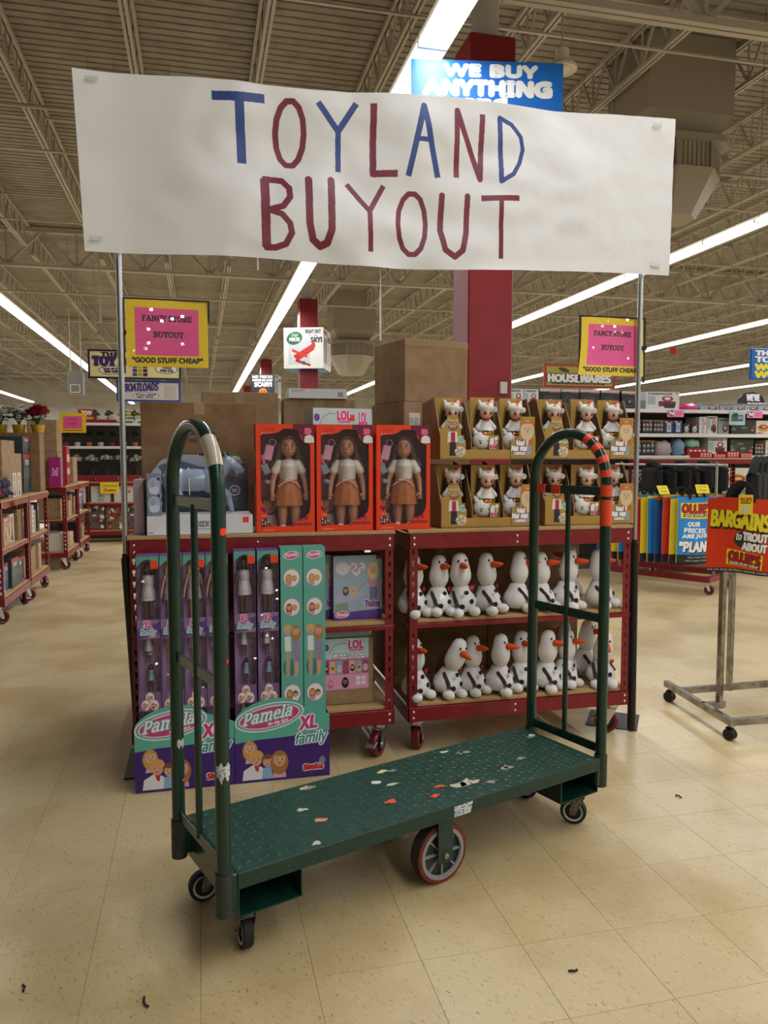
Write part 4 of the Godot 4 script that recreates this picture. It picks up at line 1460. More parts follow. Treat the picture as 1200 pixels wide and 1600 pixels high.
		var d := 0.10
		if kind == "teal":
			var b := Mb.new(); var f := Mb.new()
			for sd in ["back", "left", "right", "top", "bottom"]: b.face(V(0, 0.5, -d / 2), V(w, 1.0, d), sd)
			f.face(V(0, 0.5, -d / 2), V(w, 1.0, d), "front")
			parts("carton", [[f, plain_back], [b, mat("box_teal", hx("58a594"), 0.4)]], t)
			t.scale = V(1, H, 1)
			continue
		var b := Mb.new()
		for sx in [-1, 1]: b.span(V(sx * w / 2, 0, -d), V(sx * (w / 2 - 0.0015), 1.0, 0))
		b.span(V(-w / 2, 0.998, -d), V(w / 2, 1.0, 0)); b.span(V(-w / 2, 0, -d), V(w / 2, 0.002, 0))
		b.span(V(-w / 2, 0, -d), V(w / 2, 1, -d + 0.002))
		part("carton", b, mat("box_purple", hx("6a4a84"), 0.45), t)
		b = Mb.new()
		b.face(V(0, 0.5, -d * 0.72), V(w - 0.003, 0.996, 0.002), "front")
		part("lining", b, lining, t)
		b = Mb.new()
		var arc := PackedVector2Array([Vector2(-w / 2, 0.998), Vector2(-w / 2, 0.950)])
		for q in 9: arc.append(Vector2(-w / 2 + 0.006 + (w - 0.012) * q / 8.0, 0.957 + 0.028 * sin(PI * q / 8.0)))
		arc.append(Vector2(w / 2, 0.950)); arc.append(Vector2(w / 2, 0.998))
		b.prism(arc, -0.0015, 0.0)
		part("header_card", b, mat("box_teal"), t)
		b = Mb.new(); b.face(V(0, 0.690, -0.002), V(w - 0.003, 0.082, 0.002), "front")
		part("name_band", b, band, t)
		b = Mb.new(); b.face(V(0, 0.380, -0.002), V(w - 0.003, 0.082, 0.002), "front")
		part("photo_band", b, trio, t)
		b = Mb.new(); b.cbox(V(w / 2 - 0.019, 0.962, 0.001), V(0.030, 0.034, 0.0012), 0.0004)
		part("price_sticker", b, mat("orange_sticker"), t)
		var sk := fair if kind == "fair" else dark
		var hr := hair_b if kind == "fair" else hair_d
		slim_doll(t, V(0, 0.700, -0.04), 0.268, sk, hr, dotted)
		slim_doll(t, V(-0.004, 0.535, -0.04), 0.135, sk, hr, dotted, false)
		slim_doll(t, V(0.004, 0.415, -0.04), 0.115, sk, hair_d, plain_blue, false)
		slim_doll(t, V(-0.01, 0.25, -0.04), 0.10, sk, hr, dotted, false)
		# clear front, slightly buckled
		b = Mb.new()
		var wv := func(u: float, v: float) -> Vector3:
			var e := 1.0 if u > 0.01 and u < 0.99 and v > 0.01 and v < 0.99 else 0.0
			return V((u - 0.5) * (w - 0.002), 0.02 + v * 0.975, 0.0006 + e * (0.0022 * sin(v * 31.0 + u * 4.0) * sin(u * 5.0) + 0.0016 * sin(v * 67.0 - u * 9.0) + 0.0034 * maxf(0.0, sin(v * 23.0 + u * 5.0 + x * 40.0)) * sin(v * 170.0 + u * 9.0)))
		for i in 8:
			for j in 130:
				b.quad(wv.call(i / 8.0, j / 130.0), wv.call((i + 1) / 8.0, j / 130.0), wv.call((i + 1) / 8.0, (j + 1) / 130.0), wv.call(i / 8.0, (j + 1) / 130.0))
		part("clear_window", b, mat("clear_film"), t)
		t.scale = V(1, H, 1)


func boxed_dolls() -> void:
	# three orange window boxes with an 18 inch doll each
	var W := 0.262
	var H := 0.488
	var D := 0.13
	var orange := hx("ea3e12")
	var p := Pic.new(524, 976, orange)
	p.text("Elena", 60, 26, 96, 36, hx("a8241c"), {"font": "Droid Serif", "slant": 0.2})
	p.text("\"Fashion Forward Girl\"", 44, 78, 190, 20, hx("f6c8b0"), {"slant": 0.15, "bold": 0.6})
	p.poly(P2([330, 0, 524, 0, 524, 176, 490, 176, 452, 168, 420, 150, 404, 104, 330, 40]), hx("6e1838"))
	head_print(p, 478, 58, 30, hx("b9785a"), hx("4a2a1e"))
	p.poly(P2([430, 168, 438, 112, 466, 96, 496, 98, 520, 118, 524, 168]), hx("e8e2dc"))
	p.rect(436, 34, 56, 58, hx("f0608c"))
	p.poly(P2([30, 762, 50, 740, 68, 758, 88, 742, 96, 770, 66, 800]), hx("7a1440"))
	p.text("clothes n more", 44, 812, 80, 16, hx("f6d0c0"), {"slant": 0.1})
	p.poly(P2([34, 856, 92, 842, 98, 916, 42, 926]), hx("2a1a1a")); p.poly(P2([98, 838, 144, 834, 150, 910, 106, 918]), hx("2a1a1a"))
	for i in 12: p.rect(44 + (i % 4) * 26, 856 + (i / 4) * 18, 14, 12, [hx("efe8e2"), hx("c04060"), hx("e8c0a8")][i % 3])
	p.text("our", 350, 846, 70, 26, hx("8c1a3c"), {"bold": 3.0})
	p.text("generation", 312, 888, 180, 36, hx("8c1a3c"), {"bold": 3.0})
	for i in 5: p.ell(446 + 14 * cos(i * 1.26), 852 + 14 * sin(i * 1.26), 8, 8, hx("8c1a3c"))
	p.rect(56, 948, 110, 3, hx("f6b090")); p.rect(56, 956, 90, 3, hx("f6b090"))
	var front := printed("doll_carton_front", p, 0.35)
	p = Pic.new(128, 512, orange)
	p.rect(0, 130, 128, 80, hx("d09018")); p.rect(0, 300, 128, 50, hx("d09018")); p.rect(20, 60, 70, 40, hx("7a1440"))
	var side := printed("doll_carton_side", p, 0.35)
	p = Pic.new(256, 476, hx("8c1c48"))
	head_print(p, 66, 360, 40, hx("b9785a"), hx("4a2a1e")); p.poly(P2([30, 476, 40, 410, 92, 410, 104, 476]), hx("d8d0c8"))
	var inner := printed("doll_carton_lining", p, 0.6)
	var skin := mat("doll_skin", hx("b87a58"), 0.5)
	var hair := tri_tex(mat("doll_hair", Color.WHITE, 0.4), noise_tex(0.12, [[0.0, hx("2c1910")], [0.5, hx("4e3022")], [1.0, hx("64402e")]], 128, 61), 9.0)
	var blouse := mat("cream_satin", hx("d9cfc2"), 0.35)
	var skirt := tri_tex(mat("brown_skirt", Color.WHITE, 0.5), noise_tex(0.03, [[0.0, hx("9c5420")], [0.5, hx("b06226")], [1.0, hx("bc6c2c")]], 128, 62), 5.0)
	var first: Node3D = null
	for k in 3:
		var at := V([0.378, 0.650, 0.928][k], 1.084, -3.472)
		var turn: float = [0.0, 0.0, 1.5][k]
		var label: String = ["orange window box with brunette doll, beside the grey toy horse box", "orange window box with brunette doll, middle one of three alike", "orange window box with brunette doll, beside the plush surprise cases"][k]
		if first != null:
			var c := copy(first, at, turn, label)
			var hd: Node3D = c.get_node("doll")
			hd.rotation_degrees.y = [0, -12, -20][k]
			continue
		var t := thing("boxed_doll", label, "boxed doll", at, turn, "orange boxed dolls on the table")
		first = t
		var inner_pts := P2([-0.085, 0.058, -0.06, 0.032, -0.02, 0.026, 0.03, 0.030, 0.05, 0.055, 0.085, 0.064, 0.106, 0.088, 0.112, 0.12, 0.112, 0.396, 0.098, 0.402, 0.082, 0.410, 0.068, 0.428, 0.055, 0.462, 0.02, 0.468, -0.010, 0.466, -0.028, 0.452, -0.050, 0.446, -0.100, 0.444, -0.111, 0.434, -0.112, 0.15, -0.104, 0.13, -0.092, 0.112, -0.084, 0.09])
		var c0 := Vector2(0, H / 2)
		var outer := PackedVector2Array()
		for q in inner_pts:  # the matching point on the carton's rim, straight out from the middle
			var d := q - c0
			var s := minf((W / 2) / maxf(absf(d.x), 1e-5), (H / 2) / maxf(absf(d.y), 1e-5))
			outer.append(c0 + d * s)
		var cr := [Vector2(-W / 2, 0), Vector2(W / 2, 0), Vector2(W / 2, H), Vector2(-W / 2, H)]
		for q in cr:  # keep the four corners: move the nearest rim point there
			var best := 0
			for i in outer.size():
				if outer[i].distance_to(q) < outer[best].distance_to(q): best = i
			outer[best] = q
		var f := Mb.new()
		f.ring(outer, inner_pts, -0.003, 0.0)
		for i in f.t.size(): f.t[i] = Vector2(f.v[i].x / W + 0.5, 1.0 - f.v[i].y / H)
		part("front_frame", f, front, t)
		var b := Mb.new()
		for sx in [-1, 1]: b.face(V(sx * (W / 2 - 0.001), H / 2, -D / 2), V(0.002, H, D - 0.002), "left" if sx < 0 else "right")
		var e := Mb.new()
		e.span(V(-W / 2, H - 0.002, -D), V(W / 2, H, -0.002)); e.span(V(-W / 2, 0, -D), V(W / 2, 0.002, -0.002)); e.span(V(-W / 2, 0, -D), V(W / 2, H, -D + 0.002))
		for sx in [-1, 1]: e.face(V(sx * (W / 2 - 0.003), H / 2, -D / 2), V(0.002, H - 0.004, D - 0.004), "right" if sx < 0 else "left")
		parts("carton", [[b, side], [e, mat("carton_orange", hx("d8360e"), 0.4)]], t)
		b = Mb.new(); b.face(V(0, H / 2, -D + 0.004), V(W - 0.008, H - 0.008, 0.002), "front")
		for sx in [-1, 1]: b.quad(V(sx * (W / 2 - 0.005), 0.01, -D + 0.005 if sx < 0 else -0.01), V(sx * (W / 2 - 0.005), 0.01, -0.01 if sx < 0 else -D + 0.005), V(sx * (W / 2 - 0.005), H - 0.01, -0.01 if sx < 0 else -D + 0.005), V(sx * (W / 2 - 0.005), H - 0.01, -D + 0.005 if sx < 0 else -0.01), Vector2(0.9, 0.1), Vector2(0.92, 0.1), Vector2(0.92, 0.05), Vector2(0.9, 0.05))
		part("lining", b, inner, t)
		# small things in the blister at the doll's side
		b = Mb.new()
		b.cbox(V(-0.070, 0.36, -0.06), V(0.04, 0.07, 0.012), 0.004, turned(0, 0, -12)); b.lathe([Vector2(0.014, -0.004), Vector2(0.018, 0), Vector2(0.014, 0.004)], 12, Transform3D(Basis(Vector3.RIGHT, PI / 2), V(-0.052, 0.405, -0.06)))
		part("accessory", b, mat("acc_pink", hx("d99ab0"), 0.3), t)
		b = Mb.new()
		b.cbox(V(-0.085, 0.285, -0.06), V(0.034, 0.05, 0.012), 0.004, turned(0, 0, 25)); b.cbox(V(-0.072, 0.225, -0.06), V(0.035, 0.02, 0.016), 0.005, turned(0, 0, -20))
		part("accessory", b, mat("acc_grey", hx("7f8c94"), 0.35), t)
		b = Mb.new(); b.tube([V(-0.102, 0.35, -0.06), V(-0.092, 0.31, -0.06)], 0.009, 8)
		part("accessory", b, mat("acc_rose", hx("c86a86"), 0.35), t)
		# the doll
		var n := Node3D.new()
		n.name = "doll"
		t.add_child(n, true)
		n.position = V(0.020, 0.0, -0.062)
		b = Mb.new()
		b.ball(V(0, 0.385, 0.004), V(0.036, 0.046, 0.038), Basis(), 18, 14)
		b.ball(V(0, 0.366, 0.012), V(0.026, 0.026, 0.030), Basis(), 14, 10)
		b.ball(V(0, 0.379, 0.042), V(0.005, 0.007, 0.006), Basis(), 8, 6)
		limb(b, V(0, 0.30, 0), V(0, 0.345, 0), 0.016, 0.014)
		for s in [-1, 1]:
			limb(b, V(s * 0.050, 0.300, 0), V(s * 0.072, 0.235, 0.005), 0.016, 0.013)
			limb(b, V(s * 0.072, 0.235, 0.005), V(s * 0.078, 0.180, 0.022), 0.013, 0.010)
			b.ball(V(s * 0.077, 0.166, 0.027), V(0.010, 0.016, 0.009), turned(0, -15), 8, 6)
			for g in 4: limb(b, V(s * (0.071 + 0.004 * g), 0.158, 0.030), V(s * (0.071 + 0.0045 * g), 0.144, 0.034), 0.0028, 0.0022, 6)
			limb(b, V(s * 0.068, 0.170, 0.033), V(s * 0.062, 0.158, 0.040), 0.003, 0.0024, 6)
			limb(b, V(s * 0.030, 0.150, 0), V(s * 0.029, 0.082, 0.002), 0.026, 0.022, 12)
			limb(b, V(s * 0.029, 0.082, 0.002), V(s * 0.029, 0.028, 0), 0.022, 0.015, 12)
			b.ball(V(s * 0.0385, 0.385, 0.0), V(0.006, 0.010, 0.007), Basis(), 6, 6)
		part("body", b, skin, n)
		b = Mb.new()
		for s in [-1, 1]: b.ball(V(s * 0.029, 0.020, 0.010), V(0.017, 0.012, 0.026), Basis(), 10, 6)
		part("shoes", b, mat("doll_shoe", hx("d8cfc4"), 0.4), n)
		b = Mb.new()
		b.ball(V(0, 0.397, -0.010), V(0.043, 0.044, 0.042), Basis(), 18, 12)
		for s in [-1, 1]:
			limb(b, V(s * 0.037, 0.400, -0.002), V(s * 0.046, 0.345, -0.008), 0.012, 0.016)
			limb(b, V(s * 0.046, 0.345, -0.008), V(s * 0.062, 0.285, -0.022), 0.018, 0.012)
			limb(b, V(s * 0.055, 0.330, -0.02), V(s * 0.078, 0.300, -0.02), 0.014, 0.010)
		b.tube([V(-0.034, 0.412, 0.018), V(-0.015, 0.428, 0.024), V(0.012, 0.430, 0.022), V(0.035, 0.412, 0.014)], 0.008, 8)
		part("hair", b, hair, n)
		b = Mb.new()
		for s in [-1, 1]: b.ball(V(s * 0.0145, 0.388, 0.0375), V(0.0066, 0.0048, 0.004), Basis(), 10, 6)
		part("eyes", b, mat("eye_white", hx("d8d0c8"), 0.3), n)
		b = Mb.new()
		for s in [-1, 1]:
			b.ball(V(s * 0.0145, 0.388, 0.0402), V(0.0040, 0.0042, 0.003), Basis(), 8, 6)
			b.tube([V(s * 0.022, 0.3935, 0.0355), V(s * 0.0145, 0.3945, 0.0405), V(s * 0.008, 0.3925, 0.0410)], 0.0012, 5)
			b.tube([V(s * 0.023, 0.400, 0.0335), V(s * 0.015, 0.4025, 0.0385), V(s * 0.008, 0.401, 0.0395)], 0.0010, 5)
		part("pupils_and_lashes", b, mat("doll_eye", hx("241a18"), 0.3), n)
		b = Mb.new(); b.ball(V(0, 0.3605, 0.0405), V(0.0075, 0.003, 0.003), Basis(), 8, 5)
		part("mouth", b, mat("doll_lips", hx("9c4a44"), 0.4), n)
		b = Mb.new()
		b.lathe([Vector2(0.040, 0.236), Vector2(0.043, 0.262), Vector2(0.049, 0.298), Vector2(0.044, 0.318), Vector2(0.022, 0.330)], 20, Transform3D(Basis.from_scale(V(1, 1, 0.72)), Vector3.ZERO))
		b.lathe([Vector2(0.026, 0.322), Vector2(0.034, 0.318), Vector2(0.038, 0.312)], 18, Transform3D(Basis.from_scale(V(1, 1, 0.8)), V(0, 0.006, 0.003)))
		for s in [-1, 1]: limb(b, V(s * 0.042, 0.308, 0), V(s * 0.062, 0.276, 0.003), 0.021, 0.020, 12)
		part("blouse", b, blouse, n)
		b = Mb.new()
		var prof := [[0.040, 0.240], [0.046, 0.226], [0.054, 0.20], [0.062, 0.17], [0.067, 0.118]]
		for i in 4:
			for j in 40:
				var pt := func(q: int, w: int) -> Vector3:
					var a := TAU * w / 40.0
					var r: float = prof[q][0] * (1.0 + 0.030 * q / 4.0 * sin(a * 9.0))
					return V(cos(a) * r, prof[q][1], -sin(a) * r * 0.68)
				b.quad(pt.call(i + 1, j), pt.call(i + 1, j + 1), pt.call(i, j + 1), pt.call(i, j))
		part("skirt", b, skirt, n)
		b = Mb.new()
		b.tube([V(-0.05, 0.205, 0.030), V(-0.03, 0.222, 0.036), V(0.0, 0.232, 0.037), V(0.03, 0.222, 0.034), V(0.050, 0.200, 0.028)], 0.0028, 6)
		b.tube([V(0, 0.232, 0.037), V(-0.018, 0.238, 0.038), V(-0.02, 0.230, 0.039), V(0, 0.232, 0.039)], 0.0028, 6); b.tube([V(0, 0.232, 0.037), V(0.018, 0.240, 0.038), V(0.02, 0.231, 0.039), V(0, 0.232, 0.039)], 0.0028, 6)
		part("ribbon", b, mat("pink_ribbon", hx("e8b4b8"), 0.4), n)
		var w := Mb.new()
		w.face(V(0, H / 2, -0.0045), V(W - 0.012, H - 0.012, 0.0005), "front")
		part("clear_window", w, mat("clear_film"), t)


func surprise_cases() -> void:
	# four cardboard display cases, three gift boxes in each
	var gold := hx("b28a3e")
	var p := Pic.new(256, 128, gold)
	for i in 24:
		p.stroke(PackedVector2Array([Vector2(i * 21.3 - 128, 0), Vector2(i * 21.3, 128)]), 2.0, hx("c6a256")); p.stroke(PackedVector2Array([Vector2(i * 21.3, 0), Vector2(i * 21.3 - 128, 128)]), 2.0, hx("957028"))
	var quilt := printed("gold_quilt_print", p, 0.4)
	quilt.texture_repeat = true
	p = Pic.new(160, 256, gold)
	for i in 18:
		p.stroke(PackedVector2Array([Vector2(i * 21.3 - 220, 0), Vector2(i * 21.3 + 36, 256)]), 2.0, hx("c6a256")); p.stroke(PackedVector2Array([Vector2(i * 21.3, 0), Vector2(i * 21.3 - 256, 256)]), 2.0, hx("957028"))
	var quilt_panel: Image = p.im.duplicate()
	# left corner panel: figure in a spotted hat beside a spotted pouch
	p.poly(P2([58, 242, 60, 150, 96, 150, 100, 242]), hx("23222a"))
	p.poly(P2([44, 160, 50, 96, 104, 96, 112, 160]), hx("e4ddd4")); p.rect(66, 100, 26, 62, hx("b02a38"))
	head_print(p, 78, 66, 28, hx("8a5a44"), hx("3a2a24"), false)
	p.ell(78, 46, 34, 24, hx("c8a878")); p.ell(52, 26, 9, 9, hx("c8a878")); p.ell(104, 26, 9, 9, hx("c8a878"))
	for i in 12: p.ell(52 + (i * 17) % 56, 36 + (i * 11) % 24, 4, 3, hx("2c2018"))
	p.ell(124, 216, 34, 32, hx("dcd0b4"))
	for i in 16: p.ell(98 + (i * 13) % 52, 192 + (i * 19) % 48, 4, 3, hx("2c2018"))
	p.ell(134, 142, 24, 24, hx("a6ccc0")); p.rect(118, 136, 32, 4, hx("4a7a70")); p.rect(122, 146, 24, 4, hx("4a7a70"))
	var art_spot := printed("spotted_figure_print", p, 0.4)
	p = Pic.new(160, 256, gold)
	p.im.copy_from(quilt_panel)
	p.poly(P2([84, 236, 88, 172, 126, 172, 132, 236]), hx("8ea6c0")); p.poly(P2([66, 176, 76, 108, 134, 108, 146, 176]), hx("c4662a")); p.rect(98, 112, 16, 62, hx("e8d8b8"))
	p.ell(106, 86, 44, 62, hx("d8c8ac"))
	head_print(p, 106, 72, 34, hx("e0b498"), hx("d9c49a"))
	p.poly(P2([62, 66, 68, 8, 92, 30, 120, 30, 146, 8, 150, 66, 132, 44, 80, 44]), hx("cf6f1e"))
	p.text("Na! Na!", 4, 180, 100, 32, hx("f6f2f4"), {"bold": 3.0, "slant": 0.1, "rim": 4.0, "rim_color": hx("4a2438")})
	p.text("Na!", 36, 148, 50, 30, hx("f6f2f4"), {"bold": 3.0, "slant": 0.1, "rim": 4.0, "rim_color": hx("4a2438")})
	p.text("SURPRISE", 22, 220, 70, 16, hx("f6f2f4"), {"bold": 1.5, "rim": 3.0, "rim_color": hx("4a2438")})
	var art_hood := printed("hooded_figure_print", p, 0.4)
	p = Pic.new(128, 96, gold)
	p.ell(40, 48, 34, 34, hx("efeae6")); head_print(p, 92, 44, 26, hx("e0b498"), hx("1e1614")); p.ell(92, 22, 24, 12, hx("efeae6"))
	p.text("Na! Na!", 8, 66, 84, 24, hx("d0386e"), {"bold": 3.0, "rim": 3.0, "rim_color": hx("f6f2f4")})
	var mini := printed("gift_box_label_print", p, 0.4)
	var brown := mat("cardboard")
	var W := 0.486
	var D := 0.30
	var H := 0.30
	# the gift box: gold card with a capped doll, its pouch below
	var g := thing("gift_doll_box", "gold gift box with white-capped doll above a round white pouch", "gift box", Vector3.ZERO, 0, "gold gift boxes in the four cases")
	var b := Mb.new(); var q := Mb.new()
	q.face(V(0, 0.135, -0.03), V(0.128, 0.27, 0.006), "front")
	for s in ["back", "left", "right", "top", "bottom"]: b.face(V(0, 0.135, -0.03), V(0.128, 0.27, 0.006), s)
	b.span(V(-0.064, 0, -0.03), V(0.064, 0.03, 0.012))
	parts("gold_card", [[q, quilt], [b, mat("gold_board", gold, 0.5)]], g)
	b = Mb.new(); b.ball(V(0.005, 0.195, 0.008), V(0.034, 0.032, 0.03), Basis(), 14, 10); b.ball(V(0.005, 0.145, 0.0), V(0.022, 0.03, 0.02), Basis(), 10, 8)
	part("doll_head", b, mat("vinyl_skin", hx("dcae94"), 0.45), g)
	b = Mb.new(); b.ball(V(0.005, 0.20, -0.006), V(0.040, 0.036, 0.030), Basis(), 14, 8)
	for s in [-1, 1]: limb(b, V(0.005 + s * 0.034, 0.195, 0), V(0.005 + s * 0.042, 0.115, 0), 0.010, 0.006)
	part("doll_hair", b, mat("hair_black", hx("15110f"), 0.4), g)
	b = Mb.new(); b.ball(V(0.005, 0.219, 0.002), V(0.042, 0.026, 0.036), Basis(), 14, 8)
	for s in [-1, 1]: b.lathe([Vector2(0.013, 0), Vector2(0.008, 0.018), Vector2(0.0005, 0.028)], 8, Transform3D(turned(0, 0, -s * 18), V(0.005 + s * 0.028, 0.232, 0.002)))
	part("doll_cap", b, mat("plush_white", hx("dcd8d2"), 0.9), g)
	b = Mb.new(); b.ball(V(0.005, 0.232, 0.022), V(0.014, 0.010, 0.012), Basis(), 8, 6)
	part("cap_patch", b, mat("cap_orange", hx("d98a3a"), 0.8), g)
	b = Mb.new()
	for s in [-1, 1]:
		b.ball(V(0.005 + s * 0.014, 0.191, 0.034), V(0.007, 0.008, 0.004), Basis(), 8, 6)
		b.tube([V(0.005 + s * 0.022, 0.201, 0.031), V(0.005 + s * 0.008, 0.203, 0.036)], 0.0013, 5)
	part("doll_eyes", b, mat("doll_eye"), g)
	b = Mb.new()
	b.lathe([Vector2(0.046, 0.108), Vector2(0.034, 0.128), Vector2(0.022, 0.162)], 12, Transform3D(Basis.from_scale(V(1, 1, 0.7)), V(0.005, 0, 0)))
	for s in [-1, 1]: limb(b, V(0.005 + s * 0.022, 0.155, 0), V(0.005 + s * 0.044, 0.122, 0.006), 0.010, 0.012)
	part("doll_sweater", b, mat("plush_white"), g)
	b = Mb.new(); b.ball(V(0.005, 0.160, 0.010), V(0.020, 0.006, 0.014), Basis(), 8, 5)
	part("doll_collar", b, mat("collar_red", hx("a82030"), 0.6), g)
	b = Mb.new(); b.ball(V(-0.012, 0.062, 0.004), V(0.050, 0.048, 0.030), Basis(), 16, 10)
	for s in [-1, 1]: b.lathe([Vector2(0.016, 0), Vector2(0.010, 0.02), Vector2(0.0005, 0.030)], 8, Transform3D(turned(0, 0, -s * 24), V(-0.012 + s * 0.032, 0.095, 0)))
	part("pouch", b, mat("satin_white", hx("e2dfda"), 0.35), g)
	b = Mb.new(); b.ball(V(-0.002, 0.092, 0.013), V(0.026, 0.014, 0.020), Basis(), 12, 8)
	part("pouch_patch", b, mat("foil_orange", hx("d9791e"), 0.25, 0.5), g)
	b = Mb.new()
	for s in [-1, 1]: b.tube([V(-0.012 + s * 0.028, 0.062, 0.030), V(-0.012 + s * 0.020, 0.056, 0.033), V(-0.012 + s * 0.012, 0.061, 0.034)], 0.0014, 5)
	b.ball(V(-0.03, 0.048, 0.029), V(0.006, 0.004, 0.004), Basis(), 6, 5)
	part("pouch_face", b, mat("doll_eye"), g)
	b = Mb.new(); b.face(V(0.036, 0.052, 0.036), V(0.050, 0.066, 0.001), "front"); b.face(V(0.036, 0.052, 0.036), V(0.050, 0.066, 0.001), "back")
	part("picture_tag", b, mini, g)
	b = Mb.new(); b.cbox(V(0.046, 0.246, -0.025), V(0.03, 0.03, 0.002), 0.0005)
	part("price_sticker", b, mat("coral_sticker", hx("e84838"), 0.5), g)
	b = Mb.new(); b.lathe([Vector2(0.014, 0), Vector2(0.014, 0.003), Vector2(0.001, 0.004)], 14, Transform3D(Basis(Vector3.RIGHT, PI / 2), V(0.052, 0.212, 0.004)))
	part("silver_seal", b, mat("bright_zinc"), g)
	var used := false
	var case0: Node3D = null
	for r in 2:
		for c in 2:
			var at := V([1.360, 1.895][c] - 0.006 * r, 1.085 + 0.328 * r, -3.485 - 0.005 * r)
			var label: String = [["brown open-front case of gold doll boxes, standing on the table beside the orange boxes", "brown open-front case of gold doll boxes on the table beside the pole"], ["brown open-front case of gold doll boxes stacked on another, beside tall cartons", "brown open-front case of gold doll boxes stacked on another, beside the pole"]][r][c]
			if case0 == null:
				case0 = thing("display_case", label, "display case", at, 0, "open-front cardboard cases of gift dolls")
				var m := Mb.new()
				m.span(V(-W / 2, 0, -D), V(W / 2, 0.006, 0))
				m.span(V(-W / 2, 0, -D), V(W / 2, H, -D + 0.004))
				part("case_base", m, brown, case0)
				m = Mb.new(); m.span(V(-W / 2 + 0.005, 0.006, -D + 0.01), V(W / 2 - 0.005, 0.0295, -0.02))
				part("case_insert", m, brown, case0)
				for x in [-W / 2 + 0.002, -0.085, 0.076, W / 2 - 0.002]:
					m = Mb.new()
					var side := P2([0, 0.006, D - 0.005, 0.006, D - 0.005, 0.318 if absf(x) < 0.2 else 0.28, 0.10, 0.275 if absf(x) < 0.2 else 0.30, 0, 0.10])
					m.prism(side, -0.002, 0.002, Transform3D(Basis(V(0, 0, -1), V(0, 1, 0), V(1, 0, 0)), V(x, 0, 0)))
					part("divider" if absf(x) < 0.2 else "side_wall", m, brown, case0)
				m = Mb.new(); m.face(V(0, 0.026, -0.001), V(W - 0.006, 0.040, 0.003), "front")
				for i in m.t.size(): m.t[i].x *= 2.0
				var mb2 := Mb.new(); mb2.face(V(0, 0.026, -0.001), V(W - 0.006, 0.040, 0.003), "back"); mb2.span(V(-W / 2, 0, -0.003), V(W / 2, 0.006, 0.002))
				parts("front_lip", [[m, quilt], [mb2, brown]], case0)
				for s in [0, 1]:
					m = Mb.new()
					var w2 := 0.128
					var x := (-W / 2 + w2 / 2) if s == 0 else (W / 2 - w2 / 2)
					var f := Mb.new(); var kb := Mb.new()
					var cut := P2([0, 0, 0.128, 0, 0.128, 0.078, 0.104, 0.108, 0.098, 0.150, 0.092, 0.182, 0.088, 0.2, 0.034, 0.2, 0.033, 0.170, 0.020, 0.145, 0, 0.140]) if s == 0 else P2([0, 0, 0.128, 0, 0.128, 0.10, 0.122, 0.15, 0.124, 0.2, 0.048, 0.2, 0.047, 0.15, 0.040, 0.095, 0, 0.088])
					f.prism(cut, 0.003, 0.0045, Transform3D(Basis(), V(x - w2 / 2, 0.006, 0)))
					kb.prism(cut, 0.0015, 0.0029, Transform3D(Basis(), V(x - w2 / 2, 0.006, 0)))
					parts("corner_panel", [[f, art_spot if s == 0 else art_hood], [kb, brown]], case0)
			else:
				copy(case0, at, 0.0, label)
			for k in 3:
				var where := at + V([-0.165, -0.004, 0.160][k], 0.030, [-0.085, -0.045, -0.075][k])
				var gl: String = "gold gift doll box, %s, in the %s case %s" % [["behind the spotted figure", "middle one", "behind the hooded figure"][k], ["lower", "stacked"][r], ["beside the orange boxes" if r == 0 else "beside the cartons", "beside the pole"][c]]
				if not used:
					g.position = where
					g.set_meta("label", gl)
					used = true
				else: copy(g, where, [-4.0, 2.0, 6.0][k], gl)


func carton(called: String, label: String, at: Vector3, size: Vector3, turn := 0.0, m: Material = null, marks: Array = [], tape := true) -> Node3D:
	# a closed corrugated box: body, flap seam, tape; marks are [print material, side, x, y, w, h]
	var t := thing(called, label, "carton", at, turn)
	var b := Mb.new()
	b.cbox(V(0, size.y / 2, 0), size, 0.003)
	part("box_body", b, m if m else mat("cardboard"), t)
	if tape:
		b = Mb.new()
		b.span(V(-0.024, size.y - 0.06, size.z / 2), V(0.024, size.y, size.z / 2 + 0.0006)); b.span(V(-0.024, size.y, -size.z / 2), V(0.024, size.y + 0.0006, size.z / 2 + 0.0006))
		part("packing_tape", b, mat("brown_tape", hx("a08a68"), 0.12), t)
	for q in marks:
		b = Mb.new()
		var x: float = q[2]; var y: float = q[3]; var w: float = q[4]; var h: float = q[5]
		if q[1] == "front": b.box(V(x, y, size.z / 2 + 0.0004), V(w, h, 0.001))
		elif q[1] == "right": b.box(V(size.x / 2 + 0.0004, y, x), V(0.001, h, w))
		else: b.box(V(-size.x / 2 - 0.0004, y, x), V(0.001, h, w))
		part("box_marking", b, q[0], t)
	return t


func ink(key: String, lines: Array, w := 256, h := 128, bg := hx("9c8060")) -> Material:
	if not mats.has(key):
		var p := Pic.new(w, h, bg)
		for l in lines: p.text(l[0], l[1], l[2], l[3], l[4], l[5] if l.size() > 5 else hx("2a211a"), {"font": "Droid Sans Mono", "bold": 1.2})
		printed(key, p, 0.85)
	return mats[key]


